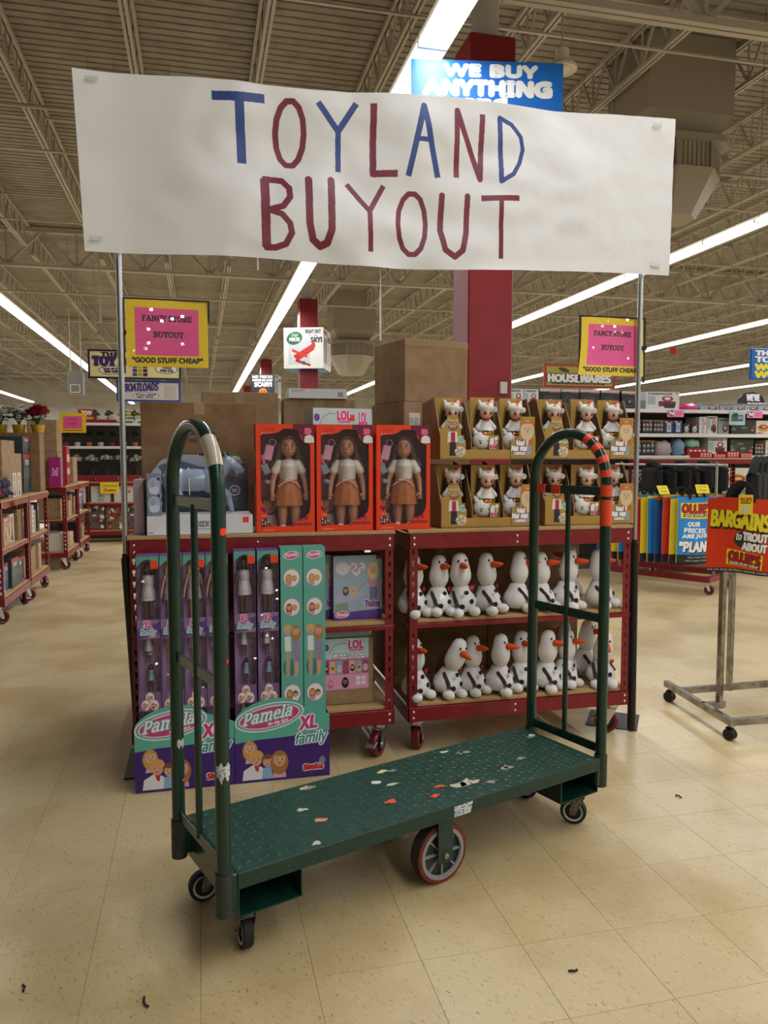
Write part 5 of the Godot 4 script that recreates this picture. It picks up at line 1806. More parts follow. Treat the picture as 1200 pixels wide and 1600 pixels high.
func cartons() -> void:
	var T := 1.0845
	var dk := hx("86694a")
	carton("carton", "large dark brown shipping carton behind the grey toy horse box", V(0.005, T, -3.95), V(0.54, 0.60, 0.30), 0, mat("cardboard_dark"), [[ink("mark_case", [["SKU N... 439", 20, 20, 190, 30], ["CASE PACK 2PC", 10, 76, 236, 32]], 256, 128, dk), "front", 0.02, 0.435, 0.16, 0.075]])
	carton("carton", "light brown shipping carton standing behind the dark brown carton", V(0.22, T, -4.34), V(0.405, 0.685, 0.26))
	carton("carton", "light brown shipping carton under the flat white box", V(0.652, T, -4.34), V(0.390, 0.655, 0.28), -3, null, [[ink("mark_pal", [["PAL 12", 30, 40, 180, 36]]), "front", 0.05, 0.50, 0.10, 0.04]])
	# flat white box
	var p := Pic.new(512, 96, hx("dcdcda"))
	p.rect(20, 14, 120, 10, hx("a2a4a8")); p.rect(20, 32, 90, 6, hx("b4b6ba"))
	for i in 5: p.rect(180 + i * 46, 30, 34, 4, hx("bcbec2"))
	for i in 8: p.rect(430 + i * 6, 30, 3, 44, hx("2c2c30"))
	p.rect(440, 74, 50, 3, hx("55555a"))
	var w := thing("flat_box", "flat white product box lying on top of a brown carton", "box", V(0.640, T + 0.6565, -4.30), -2)
	var f := Mb.new(); var b := Mb.new()
	f.face(V(0, 0.026, 0), V(0.318, 0.052, 0.24), "front")
	for s in ["back", "left", "right", "top", "bottom"]: b.face(V(0, 0.026, 0), V(0.318, 0.052, 0.24), s)
	parts("box_body", [[f, printed("flat_box_print", p, 0.5)], [b, mat("white_board")]], w)
	# big cartons turned to the right
	carton("carton", "big brown shipping carton on top of the stack by the red column", V(1.225, T + 0.635, -4.22), V(0.40, 0.335, 0.36), 14, null, [[mat("brown_tape", hx("a08a68"), 0.12), "front", 0.0, 0.315, 0.40, 0.036]])
	carton("carton", "brown shipping carton with printed order marks under the big carton", V(1.225, T, -4.22), V(0.42, 0.633, 0.38), 14, null, [[ink("mark_target", [["TARGET", 14, 14, 130, 34], ["PO#: 279", 14, 78, 150, 34], ["DPCI-ITEM", 14, 140, 180, 34]], 256, 190), "front", 0.085, 0.50, 0.19, 0.14], [ink("mark_slip", [["||| ||||", 14, 30, 90, 40], ["140", 20, 90, 60, 20]], 128, 128, hx("d8d5ce")), "front", -0.145, 0.52, 0.065, 0.11]])
	# pink and blue doll-house boxes behind the orange ones
	p = Pic.new(384, 384, hx("bfe0e2"))
	p.rect(0, 150, 384, 120, hx("d86a94")); p.rect(0, 270, 384, 114, hx("e8a0c0"))
	p.text("LOL", 220, 20, 120, 56, hx("e03a86"), {"bold": 5.0, "rim": 4.0, "rim_color": hx("f6f4f6")})
	p.text("surprise!", 226, 80, 110, 22, hx("e03a86"), {"bold": 1.5})
	p.text("MINI SHOPS + COLLECTIBLES", 90, 118, 270, 18, hx("f8f8f8"), {"bold": 2.0, "rim": 3.0, "rim_color": hx("2a1a2a")})
	p.text("MINI BOUTIQUES", 150, 140, 200, 16, hx("f8f8f8"), {"bold": 2.0, "rim": 3.0, "rim_color": hx("2a1a2a")})
	p.stroke(P2([60, 110, 90, 60, 150, 34, 200, 40]), 7.0, hx("c89a5c"))
	p.ell(34, 64, 26, 26, hx("7a4a9a"))
	for i in 7:
		p.rect(10 + i * 54, 168, 46, 96, [hx("a8486a"), hx("e0b8a0"), hx("7ab8c8")][i % 3])
		head_print(p, 34 + i * 54, 216, 17, [hx("e0b498"), hx("8a5a44")][i % 2], [hx("2a1a1a"), hx("e8c860"), hx("d8d4d8"), hx("b04a8a")][i % 4])
	for i in 4: p.rect(280 + (i % 2) * 44, 290 + (i / 2) * 36, 36, 28, hx("f6e6ee"))
	head_print(p, 190, 320, 26, hx("8a5a44"), hx("1c1414")); head_print(p, 70, 330, 20, hx("e0b498"), hx("c86a9a"))
	var lol := printed("doll_house_print", p, 0.35)
	p = Pic.new(256, 256, hx("c4dfe2"))
	p.text("LOL", 60, 20, 130, 50, hx("e03a86"), {"bold": 5.0, "rim": 4.0, "rim_color": hx("f6f4f6")})
	p.text("MINI SHOPS", 40, 92, 170, 20, hx("2a1a2a"), {"bold": 2.0}); p.text("COLLECTIBLES", 40, 122, 170, 20, hx("2a1a2a"), {"bold": 2.0})
	p.rect(0, 160, 256, 96, hx("d8508c")); p.rect(30, 176, 150, 60, hx("f0e0e8"))
	var lol_side := printed("doll_house_side_print", p, 0.35)
	for spec in [["doll_house_box", "pink and pale blue doll-house box standing behind the orange doll boxes", V(0.665, T, -3.75), V(0.295, 0.573, 0.16), 8.0]]:
		var t := thing(spec[0], spec[1], "toy box", spec[2], spec[4])
		var sz: Vector3 = spec[3]
		f = Mb.new(); b = Mb.new(); var r := Mb.new()
		f.quad(V(-sz.x / 2, sz.y - 0.27, sz.z / 2), V(sz.x * 0.22, sz.y - 0.27, sz.z / 2), V(sz.x * 0.22, sz.y, sz.z / 2), V(-sz.x / 2, sz.y, sz.z / 2))
		r.quad(V(sz.x * 0.22, sz.y - 0.27, sz.z / 2), V(sz.x / 2, sz.y - 0.27, sz.z / 2), V(sz.x / 2, sz.y, sz.z / 2), V(sz.x * 0.22, sz.y, sz.z / 2))
		b.quad(V(-sz.x / 2, 0, sz.z / 2), V(sz.x / 2, 0, sz.z / 2), V(sz.x / 2, sz.y - 0.27, sz.z / 2), V(-sz.x / 2, sz.y - 0.27, sz.z / 2))
		for s in ["back", "left", "right", "top", "bottom"]: b.face(V(0, sz.y / 2, 0), sz, s)
		parts("box_body", [[f, lol], [r, lol_side], [b, mat("pale_blue_board", hx("a9c8cc"), 0.4)]], t)
		f = Mb.new(); f.cbox(V(0.05, sz.y - 0.045, sz.z / 2 + 0.001), V(0.022, 0.03, 0.001), 0.0003)
		part("price_sticker", f, mat("orange_sticker"), t)
	# doll-house carton on the low shelf
	var lc := thing("doll_house_carton", "brown open carton of pink doll-house boxes on the low shelf", "carton", V(0.665, 0.2515, -3.62))
	b = Mb.new(); b.cbox(V(0, 0.16, -0.0), V(0.255, 0.32, 0.2), 0.003)
	part("box_body", b, mat("cardboard"), lc)
	f = Mb.new(); f.box(V(-0.008, 0.195, 0.1005), V(0.225, 0.245, 0.002))
	part("front_print", f, lol, lc)
	b = Mb.new(); b.cbox(V(0, 0.335, 0), V(0.235, 0.03, 0.18), 0.003)
	part("inner_box", b, mat("pale_blue_board", hx("a9c8cc"), 0.4), lc)
	# silver-blue accessory dolls on the middle shelf
	p = Pic.new(320, 400, hx("9fb2c6"))
	p.ell(60, 80, 44, 40, hx("dcd6dc")); p.poly(P2([90, 70, 130, 40, 160, 60, 190, 40, 214, 74, 150, 134]), hx("e6dee4"))
	for i in 18: p.ell(112 + (i * 23) % 80, 60 + (i * 17) % 44, 5, 5, hx("b06a90"))
	p.poly(P2([10, 250, 150, 200, 190, 240, 150, 290, 20, 280]), hx("b4b0d4")); p.poly(P2([10, 300, 90, 290, 100, 356, 10, 360]), hx("7c9a86"))
	p.rect(232, 120, 60, 84, hx("c28aa4")); p.rect(238, 200, 50, 110, hx("6c6a98")); head_print(p, 262, 84, 34, hx("d9a283"), hx("e0c080"))
	head_print(p, 80, 212, 18, hx("c08a6a"), hx("3a2a24")); head_print(p, 130, 214, 18, hx("d9a283"), hx("e0b890"))
	p.stroke(P2([150, 230, 230, 150]), 5.0, hx("8a8c98"))
	p.poly(P2([0, 356, 320, 340, 320, 400, 0, 400]), hx("5a3a96")); p.ell(56, 366, 48, 22, hx("f0e6ec"), -0.1); p.ell(56, 366, 43, 18, hx("d03a86"), -0.1)
	p.text("Pamela", 22, 354, 70, 22, hx("f4eef2"), {"font": "Droid Serif", "bold": 1.0})
	p.text("Twins", 206, 284, 100, 40, hx("8a4aa0"), {"bold": 4.0, "rim": 5.0, "rim_color": hx("f0e8ee")})
	p.rect(280, 0, 40, 26, hx("8a2a24"))
	var tw := printed("doll_set_print", p, 0.3)
	var tray0: Node3D = null
	for k in 3:
		var at := V([0.450, 0.560, 0.718][k], 0.6565, [-3.66, -3.62, -3.575][k])
		var sz := V([0.10, 0.10, 0.235][k], 0.305, 0.10)
		var t := thing("doll_set_box", ["silver blue doll set box wedged between teal boxes and its neighbour", "silver blue doll set box, half hidden behind teal boxes on middle shelf", "silver blue doll set box in full view beside the slotted red post"][k], "toy box", at, [0, 4, 2][k], "doll set boxes on the middle shelf")
		f = Mb.new(); b = Mb.new()
		f.face(V(0, sz.y / 2, 0), sz, "front")
		for s in ["back", "left", "right", "top", "bottom"]: b.face(V(0, sz.y / 2, 0), sz, s)
		parts("box_body", [[f, tw], [b, mat("box_purple")]], t)
		b = Mb.new()
		for i in 6:
			for j in 8:
				var g := func(u: int, v: int) -> Vector3: return V((u / 6.0 - 0.5) * sz.x * 0.98, (v / 8.0) * sz.y * 0.86 + sz.y * 0.13, sz.z / 2 + 0.003 + 0.003 * sin(u * 2.1 + v * 1.3) * (1.0 if u % 6 and v % 8 else 0.0))
				b.quad(g.call(i, j), g.call(i + 1, j), g.call(i + 1, j + 1), g.call(i, j + 1))
		part("clear_window", b, mat("clear_film"), t)
	toy_horse_box(T)
	# cartons filling the shelf backs; those behind the doll towers added against light gaps
	for k in 8:
		var tb := k / 4
		var lv := (k / 2) % 2
		var end := k % 2
		var at := V([0.287, 1.530][tb] + [-0.278, 0.278][end], [0.2515, 0.6565][lv], -4.17 - 0.02 * end)
		carton("carton", "dark carton at the back of %s shelf, behind %s, %s" % [["lower", "upper"][lv], ["doll towers, added to block light", "plush toys"][tb], [["near the pole", "near the other table"], ["near the other table", "near the pole"]][tb][end]], at, V(0.545, [0.355, 0.312][lv] - 0.012 * end, 0.5), 0, mat("cardboard_dark"))


func toy_horse_box(T: float) -> void:
	# wide window box with a grey-blue toy horse
	var t := thing("toy_horse_box", "wide white and slate window box with a grey blue toy horse", "toy box", V(0.0, T, -3.60), 1.0)
	var W := 0.452
	var p := Pic.new(512, 96, hx("d9dadd"))
	p.poly(P2([0, 96, 90, 40, 200, 96]), hx("e2e3e6"))
	p.text("FROZEN II", 206, 30, 110, 26, hx("1c2026"), {"font": "Droid Serif", "bold": 0.8})
	p.text("Water Horse", 214, 64, 96, 10, hx("44484e"))
	p.rect(8, 84, 20, 4, hx("44484e")); p.rect(462, 10, 30, 30, hx("e83a20"))
	var lip := printed("horse_box_lip_print", p, 0.4)
	p = Pic.new(512, 360, hx("5a6274"))
	p.poly(P2([0, 120, 60, 60, 150, 30, 260, 70, 380, 90, 512, 40, 512, 0, 0, 0]), hx("a3a7b6")); p.poly(P2([0, 150, 90, 96, 190, 110, 300, 128, 400, 120, 512, 150, 512, 360, 0, 360]), hx("3c4456"))
	for i in 30: p.stroke(PackedVector2Array([Vector2(rng.randf() * 512, 220 + rng.randf() * 140), Vector2(rng.randf() * 512, 220 + rng.randf() * 140)]), 1.5, [hx("586680"), hx("222838")][rng.randi() % 2])
	p.ell(440, 210, 30, 30, hx("d8dae2")); p.ell(440, 210, 25, 25, hx("4a4470")); p.rect(424, 202, 32, 5, hx("d8dae2")); p.rect(426, 212, 28, 5, hx("d8dae2"))
	for i in 2: p.ell(36, 110 + i * 120, 30, 38, hx("aeb9cc")); p.ell(36, 160 + i * 120, 32, 22, hx("c4cedd"))
	var back := printed("horse_box_back_print", p, 0.45)
	var b := Mb.new()
	var out := P2([-W / 2, 0.06, W / 2, 0.06, W / 2, 0.29, W / 2 - 0.03, 0.325, 0.05, 0.335, -0.02, 0.352, -0.10, 0.350, -0.17, 0.325, -W / 2, 0.25])
	b.prism(out, -0.10, -0.096)
	part("picture_card", b, back, t)
	b = Mb.new(); var f := Mb.new()
	f.face(V(0, 0.042, 0.02), V(W, 0.082, 0.24), "front")
	for s in ["back", "left", "right", "top", "bottom"]: b.face(V(0, 0.042, 0.02), V(W, 0.082, 0.24), s)
	parts("base_box", [[f, lip], [b, mat("white_board")]], t)
	p = Pic.new(96, 280, hx("7c8698"))
	for i in 2:
		p.ell(48, 80 + i * 120, 40, 52, hx("a8b4c8")); p.ell(50, 110 + i * 120, 34, 26, hx("c8d2e0")); p.ell(40, 70 + i * 120, 16, 22, hx("8fa2c0"))
		p.ell(78, 36 + i * 110, 16, 16, hx("d8dae2")); p.ell(78, 36 + i * 110, 13, 13, hx("4a4470"))
	f = Mb.new(); b = Mb.new()
	f.face(V(-W / 2 + 0.031, 0.176, 0.13), V(0.062, 0.186, 0.006), "front")
	for s in ["back", "right", "top"]: b.face(V(-W / 2 + 0.031, 0.176, 0.13), V(0.062, 0.186, 0.006), s)
	b.span(V(-W / 2, 0.083, -0.096), V(-W / 2 + 0.003, 0.262, 0.133))
	parts("side_panel", [[f, printed("horse_side_print", p, 0.4)], [b, mat("slate_board", hx("6c7688"), 0.45)]], t)
	# horse
	var hm := mat("toy_blue_grey", hx("8fa0b6"), 0.22)
	b = Mb.new()
	b.ball(V(-0.03, 0.235, 0.02), V(0.125, 0.052, 0.048), Basis(), 18, 12)
	b.ball(V(-0.105, 0.235, 0.02), V(0.06, 0.062, 0.052), Basis(), 16, 10)
	b.ball(V(0.05, 0.235, 0.02), V(0.058, 0.060, 0.050), Basis(), 16, 10)
	limb(b, V(0.07, 0.25, 0.02), V(0.125, 0.315, 0.02), 0.044, 0.030, 12)
	limb(b, V(0.122, 0.318, 0.02), V(0.178, 0.285, 0.02), 0.029, 0.018, 12)
	limb(b, V(0.17, 0.290, 0.02), V(0.188, 0.278, 0.02), 0.018, 0.015, 10)
	for s in [-1, 1]:
		limb(b, V(0.118, 0.340, 0.02 + s * 0.012), V(0.112, 0.362, 0.02 + s * 0.014), 0.008, 0.002, 6)
		limb(b, V(0.075, 0.215, 0.02 + s * 0.026), V(0.125, 0.165, 0.02 + s * 0.03), 0.024, 0.015, 10)
		limb(b, V(0.125, 0.165, 0.02 + s * 0.03), V(0.14, 0.10, 0.02 + s * 0.03), 0.014, 0.011, 10)
		limb(b, V(-0.115, 0.205, 0.02 + s * 0.028), V(-0.085, 0.155, 0.02 + s * 0.03), 0.030, 0.017, 10)
		limb(b, V(-0.085, 0.155, 0.02 + s * 0.03), V(-0.12, 0.10, 0.02 + s * 0.03), 0.015, 0.011, 10)
	part("toy_horse", b, hm, t)
	b = Mb.new()
	b.tube([V(-0.045, 0.170, 0.05), V(-0.047, 0.235, 0.073), V(-0.049, 0.292, 0.03)], 0.0025, 6)
	part("tie_cord", b, mat("cord_white", hx("d8d8d6"), 0.6), t)
	b = Mb.new()
	var wv := func(u: int, v: int) -> Vector3: return V(0.07 + 0.10 * u / 5.0 - 0.01 * sin(v * 1.7), 0.12 + 0.20 * v / 9.0, 0.085 + 0.016 * sin(u * 2.3 + v * 1.9) + 0.010 * cos(v * 2.7 - u))
	for i in 5:
		for j in 9: b.quad(wv.call(i, j), wv.call(i + 1, j), wv.call(i + 1, j + 1), wv.call(i, j + 1))
	part("clear_wrap", b, mat("clear_film"), t)
	# slim boxes beside and behind it
	var g := solo("slim_box", [[Mb.new().cbox(V(0, 0.12, 0), V(0.045, 0.24, 0.16), 0.002), mat("pink_grey_board", hx("a9929a"), 0.3)]], "slim pinkish grey box squeezed beside the toy horse box", "box", V(-0.262, T, -3.62))
	var p2 := Pic.new(256, 128, hx("1c1e1c"))
	for i in 5: p2.rect(6 + i * 14, 8, 9, 112, [hx("3a5aa8"), hx("d8dce4")][i % 2])
	p2.rect(78, 10, 30, 108, hx("d07a28")); p2.rect(196, 0, 60, 128, hx("5a8a3a")); p2.ell(226, 60, 24, 36, hx("d8e0d4")); p2.rect(120, 70, 60, 30, hx("5a8a3a"))
	var tt := thing("puzzle_box", "black and green toy box peeking out behind the toy horse box", "toy box", V(0.07, T, -3.775))
	f = Mb.new(); b = Mb.new()
	f.quad(V(-0.13, 0.30, 0.02), V(0.13, 0.30, 0.02), V(0.13, 0.355, 0.02), V(-0.13, 0.355, 0.02))
	for s in ["back", "left", "right", "top", "bottom", "front"]: b.face(V(0, 0.177, 0.0), V(0.26, 0.354, 0.038), s)
	parts("box_body", [[f, printed("puzzle_box_print", p2, 0.4)], [b, mat("black_board", hx("1c1e1c"), 0.5)]], tt)


const NTH := ["first", "second", "third", "fourth", "fifth", "sixth", "seventh", "eighth"]


func plush_toys() -> void:
	# plain white snowman plush toys: egg head, round body, feet, orange nose, black buttons, brown twig arms, red tag
	var white := tri_tex(mat("plush_fur", Color.WHITE, 0.95), noise_tex(0.25, [[0.0, hx("d2d0cd")], [0.5, hx("e4e2df")], [1.0, hx("ecebe9")]], 128, 71), 14.0)
	white.rim_enabled = true
	white.rim = 0.3
	var t := thing("plush_toy", "sitting white snowman plush toy with orange nose, on the upper shelf", "plush toy", Vector3.ZERO, 0, "white plush toys on the upper shelf")
	var b := Mb.new()
	b.lathe([Vector2(0.001, 0.018), Vector2(0.03, 0.014), Vector2(0.054, 0.022), Vector2(0.068, 0.043), Vector2(0.070, 0.064), Vector2(0.062, 0.086), Vector2(0.050, 0.103), Vector2(0.044, 0.116), Vector2(0.038, 0.130), Vector2(0.030, 0.138)], 20)
	smooth(b)
	part("body", b, white, t)
	b = Mb.new()
	b.lathe([Vector2(0.001, 0.128), Vector2(0.022, 0.130), Vector2(0.034, 0.142), Vector2(0.046, 0.165), Vector2(0.050, 0.188), Vector2(0.046, 0.212), Vector2(0.040, 0.238), Vector2(0.036, 0.262), Vector2(0.027, 0.281), Vector2(0.012, 0.290), Vector2(0.0005, 0.291)], 20, Transform3D(Basis.from_scale(V(1, 1, 0.9)), V(0, 0, 0.006)))
	smooth(b)
	part("head", b, white, t)
	b = Mb.new()
	b.lathe([Vector2(0.001, -0.004), Vector2(0.016, 0.0), Vector2(0.0155, 0.018), Vector2(0.011, 0.044), Vector2(0.005, 0.062), Vector2(0.0005, 0.067)], 12, Transform3D(Basis(Vector3.RIGHT, PI / 2 - 0.1), V(0, 0.236, 0.042)))
	smooth(b)
	part("nose", b, mat("felt_orange", hx("e2561a"), 0.8), t)
	b = Mb.new()
	for s in [-1, 1]: b.ball(V(s * 0.017, 0.258, 0.037), V(0.0055, 0.0065, 0.004), Basis(), 8, 6)
	part("bead_eyes", b, mat("black_plastic"), t)
	for q in [[0.010, 0.108, 0.047, 12.0], [0.028, 0.070, 0.063, 24.0], [-0.020, 0.052, 0.067, -18.0]]:
		b = Mb.new()
		b.lathe([Vector2(0.0125, -0.002), Vector2(0.0125, 0.003), Vector2(0.001, 0.004)], 6, Transform3D(Basis(Vector3.UP, deg_to_rad(q[3])) * Basis(Vector3.RIGHT, PI / 2), V(q[0], q[1], q[2])))
		part("button", b, mat("felt_black", hx("18181a"), 0.9), t)
	for s in [-1, 1]:
		b = Mb.new(); b.ball(V(s * 0.040, 0.023, 0.062), V(0.028, 0.023, 0.031), Basis(), 12, 8)
		part("foot", b, white, t)
	b = Mb.new()
	limb(b, V(-0.044, 0.112, 0.018), V(-0.042, 0.072, 0.052), 0.008, 0.010, 6)
	for k in 3: limb(b, V(-0.042, 0.072, 0.052), V(-0.030 - 0.010 * k, 0.052 + 0.002 * k, 0.064), 0.007, 0.004, 5)
	limb(b, V(0.042, 0.112, 0.016), V(0.066, 0.080, 0.012), 0.006, 0.007, 6)
	part("twig_arms", b, mat("felt_brown", hx("3a2e22"), 0.9), t)
	b = Mb.new()
	b.prism(P2([0, -0.016, 0.014, 0.0, 0.012, 0.010, 0.005, 0.011, 0, 0.005, -0.005, 0.011, -0.012, 0.010, -0.014, 0.0]), 0, 0.001, Transform3D(turned(25), V(0.045, 0.128, 0.03)))
	part("heart_tag", b, mat("tag_red", hx("c8283a"), 0.3), t)
	b = Mb.new()
	for k in 3: b.box(V(-0.012, 0.094, 0.057), V(0.034, 0.004, 0.001), turned(0, -14, 60.0 * k))
	part("silver_print", b, mat("bright_zinc"), t)
	var up := [[0.990, -3.535, 25], [1.115, -3.53, 12], [1.240, -3.525, 0], [1.370, -3.52, 30], [1.530, -3.53, 55], [1.660, -3.525, 45], [1.790, -3.53, 35], [1.985, -3.525, 25], [1.895, -3.69, -150]]
	var low := [[1.010, -3.535, 20], [1.165, -3.54, 22], [1.300, -3.545, 28], [1.440, -3.53, 38], [1.560, -3.55, 0], [1.690, -3.53, 30], [1.800, -3.55, 35], [1.995, -3.525, -12], [1.87, -3.69, -120], [1.99, -3.70, 40]]
	for i in up.size():
		var at := V(up[i][0], 0.6565, up[i][1])
		var o: Node3D = t
		if i == 0: t.position = at
		else: o = copy(t, at)
		o.set_meta("label", "white snowman plush with orange nose, %s on the upper shelf" % (NTH[i] + " from the slotted left post" if i < 8 else "turned away behind the front row"))
		o.rotation_degrees = V([0, -3, 2, -2][i % 4], up[i][2], [0, -3, 4, 2, -4][i % 5])
		o.scale = Vector3.ONE * [1.0, 0.98, 1.02, 1.0][i % 4] * 1.03
	for i in low.size():
		var o := copy(t, V(low[i][0], 0.2515, low[i][1]), 0.0, "white snowman plush with orange nose, %s on the lower shelf" % (NTH[i] + " from the slotted left post" if i < 8 else ["turned away behind the front row", "peeking out behind the last one"][i - 8]), "white plush toys on the lower shelf")
		o.rotation_degrees = V([-2, 3, 0, 2][i % 4], low[i][2], [2, -6, 0, 3, -2][i % 5])
		o.scale = Vector3.ONE * [1.0, 1.03, 0.98, 1.01][i % 4] * 1.02
		var h: Node3D = o.get_node("head")
		if i in [1, 7]:
			for q in ["head", "nose", "bead_eyes"]:
				var n: Node3D = o.get_node(q)
				n.transform = Transform3D(turned(0, 16, 0), V(0, 0.004, -0.028)) * n.transform
	
func smooth(b: Mb) -> void:  # averages the normals of corners that meet, so a lathed shape looks soft
	var sum := {}
	for i in b.v.size():
		var k := Vector3i((b.v[i] * 20000.0).round())
		sum[k] = sum.get(k, Vector3.ZERO) + b.n[i]
	for i in b.v.size():
		b.n[i] = sum[Vector3i((b.v[i] * 20000.0).round())].normalized()


func faced_box(called: String, label: String, cat: String, at: Vector3, sz: Vector3, front: Material, rest: Material, turn := 0.0, group := "") -> MeshInstance3D:
	var f := Mb.new()
	var b := Mb.new()
	f.face(V(0, sz.y / 2, 0), sz, "front")
	for s in ["back", "left", "right", "top", "bottom"]: b.face(V(0, sz.y / 2, 0), sz, s)
	return solo(called, [[f, front], [b, rest]], label, cat, at, turn, group)


func product_prints() -> Dictionary:  # pack faces that many boxes on the far shelves share
	if mats.has("pack_appliance"): return {}
	var mk := func(k: String, bg: Color, draw: Callable) -> void:
		var p := Pic.new(128, 128, bg)
		draw.call(p)
		printed("pack_" + k, p, 0.4)
		mat("packside_" + k, bg, 0.5)
	mk.call("appliance", hx("d2d0cc"), func(p: Pic) -> void:
		p.text("FARBERWARE", 8, 8, 92, 11, hx("3a3a40"), {"bold": 0.8}); p.rect(6, 28, 30, 62, hx("9fb0b8")); p.ell(82, 48, 22, 20, hx("8a2a30")); p.ell(82, 46, 12, 12, hx("d8d4ce")); p.rect(48, 66, 66, 36, hx("6c2228")); p.rect(70, 84, 40, 30, hx("2a2426")); p.rect(112, 6, 10, 8, hx("d84a30")))
	mk.call("camera", hx("1a1a1c"), func(p: Pic) -> void:
		p.rect(0, 0, 128, 18, hx("b8b6b2")); p.rect(60, 18, 68, 8, hx("a82c20")); p.ell(62, 78, 44, 34, hx("3c3c40")); p.ell(62, 78, 30, 24, hx("141416")); p.ell(68, 72, 12, 8, hx("8a8a90")))
	mk.call("steel", hx("9c9a98"), func(p: Pic) -> void:
		p.text("FARBERWARE", 10, 10, 100, 14, hx("2c2c30"), {"bold": 0.8}); p.rect(8, 40, 34, 76, hx("8fa8b2")); p.ell(86, 82, 34, 26, hx("5c3434")); p.ell(86, 76, 20, 14, hx("c0bcb8")); p.rect(110, 8, 12, 12, hx("e05030")))
	mk.call("bulb", hx("1c1a18"), func(p: Pic) -> void:
		p.rect(0, 0, 128, 12, hx("8a6a34"))
		for i in 6: p.ell(24 + (i % 3) * 40, 46 + (i / 3) * 40, 14, 15, hx("b0aca4")); p.ell(24 + (i % 3) * 40, 52 + (i / 3) * 40, 6, 8, hx("4c4844"))
		p.rect(90, 8, 22, 20, hx("e05030")))
	mk.call("blue", hx("28346c"), func(p: Pic) -> void:
		p.rect(34, 22, 62, 84, hx("c8ccd4")); p.rect(44, 40, 42, 50, hx("9aa8a8")); p.text("LED", 8, 8, 40, 12, hx("e8e8f0"), {"bold": 1.0}); p.rect(90, 8, 22, 18, hx("e05030")))
	mk.call("ball", hx("2a2320"), func(p: Pic) -> void:
		p.ell(64, 64, 36, 36, hx("d0d4d0")); p.ell(64, 74, 22, 18, hx("8aa898")); p.rect(0, 104, 128, 24, hx("a8843c")); p.rect(84, 8, 30, 22, hx("e05030")))
	mk.call("white", hx("d6d4d0"), func(p: Pic) -> void:
		for i in 4: p.ell(64, 22 + i * 28, 22, 12, hx("b0aeac")); p.rect(40, 30 + i * 28, 48, 3, hx("707074"))
		p.rect(92, 40, 20, 18, hx("e05030")))
	mk.call("camo", hx("2c3426"), func(p: Pic) -> void:
		for i in 22: p.ell(rng.randf() * 128, rng.randf() * 128, rng.randf_range(8, 22), rng.randf_range(5, 12), [hx("3a4632"), hx("1c2018"), hx("5a6452"), hx("787e74")][rng.randi() % 4])
		p.rect(108, 80, 16, 18, hx("e05030")))
	mk.call("food", hx("d8cfc2"), func(p: Pic) -> void:
		p.ell(64, 66, 52, 34, hx("c89850")); p.ell(64, 58, 40, 18, hx("a03024")); p.ell(70, 56, 20, 8, hx("e2c060")); p.text("GRILL", 8, 104, 60, 14, hx("8a2a1c"), {"bold": 1.0}))
	mk.call("red", hx("a81c28"), func(p: Pic) -> void:
		for i in 4: p.ell(24 + i * 30, 40, 10, 14, hx("e8dedc")); p.ell(24 + i * 30, 84, 11, 12, hx("d8cfcc"))
		p.rect(0, 60, 128, 6, hx("7c1018")))
	mk.call("toy_dark", hx("2c3a44"), func(p: Pic) -> void:
		p.ell(64, 70, 50, 28, hx("4c5c54")); p.ell(36, 92, 14, 14, hx("181a1a")); p.ell(92, 92, 14, 14, hx("181a1a")); p.rect(0, 0, 128, 16, hx("a02c24")); p.text("TRUCK", 30, 20, 70, 16, hx("d8d4ce"), {"bold": 1.0}))
	mk.call("toy_white", hx("d8d8d6"), func(p: Pic) -> void:
		p.rect(0, 0, 128, 40, hx("6aa03a")); p.ell(34, 40, 12, 16, hx("6aa03a")); p.ell(78, 42, 10, 22, hx("6aa03a")); p.text("SLIME", 24, 58, 80, 22, hx("2a3a2a"), {"bold": 2.0}); p.rect(20, 96, 88, 14, hx("4a6a5a")))
	mk.call("toy_tan", hx("b59a74"), func(p: Pic) -> void:
		for i in 5: p.ell(20 + i * 22, 70 + (i % 2) * 12, 12, 22, [hx("d8a868"), hx("8a4a34"), hx("c8c0b0")][i % 3])
		p.rect(0, 0, 128, 22, hx("c03a2c")); p.text("PLAYSET", 16, 4, 90, 14, hx("f2eee8"), {"bold": 1.2}))
	mk.call("toy_card", hx("d0ccc4"), func(p: Pic) -> void:
		p.ell(64, 30, 22, 20, hx("b03030")); p.poly(P2([40, 120, 52, 52, 78, 52, 90, 120]), hx("8a4a34")); p.text("FUN", 40, 100, 50, 20, hx("1c1c20"), {"bold": 2.0}))
	mk.call("toy_blue", hx("4a78b0"), func(p: Pic) -> void:
		p.ell(64, 70, 34, 40, hx("8a5a3c")); p.ell(64, 62, 22, 22, hx("c8a078")); p.text("PUPPY", 20, 10, 88, 22, hx("f0e8e0"), {"bold": 2.0}); p.rect(0, 116, 128, 12, hx("d8dce0")))
	mk.call("letters", hx("dcdad6"), func(p: Pic) -> void:
		for i in 5: p.rect(40 + (i % 2) * 8, 12 + i * 22, 46, 12, hx("3a2c58"))
		p.ell(64, 8, 12, 6, hx("7a2c7a")))
	mk.call("magenta", hx("a8247c"), func(p: Pic) -> void:
		p.text("Doll", 30, 46, 70, 34, hx("f0d0e4"), {"font": "Droid Serif", "bold": 1.0, "slant": 0.2}))
	mk.call("flowers", hx("6c5640"), func(p: Pic) -> void:
		for i in 26: p.ell(rng.randf() * 128, 10 + rng.randf() * 100, rng.randf_range(6, 15), rng.randf_range(5, 11), [hx("b06a34"), hx("d8d4cc"), hx("8a1a20"), hx("c88a4a"), hx("3a3028")][rng.randi() % 5])
		p.ell(108, 112, 12, 12, hx("e0dcd6")); p.rect(0, 0, 128, 10, hx("8a1a20")))
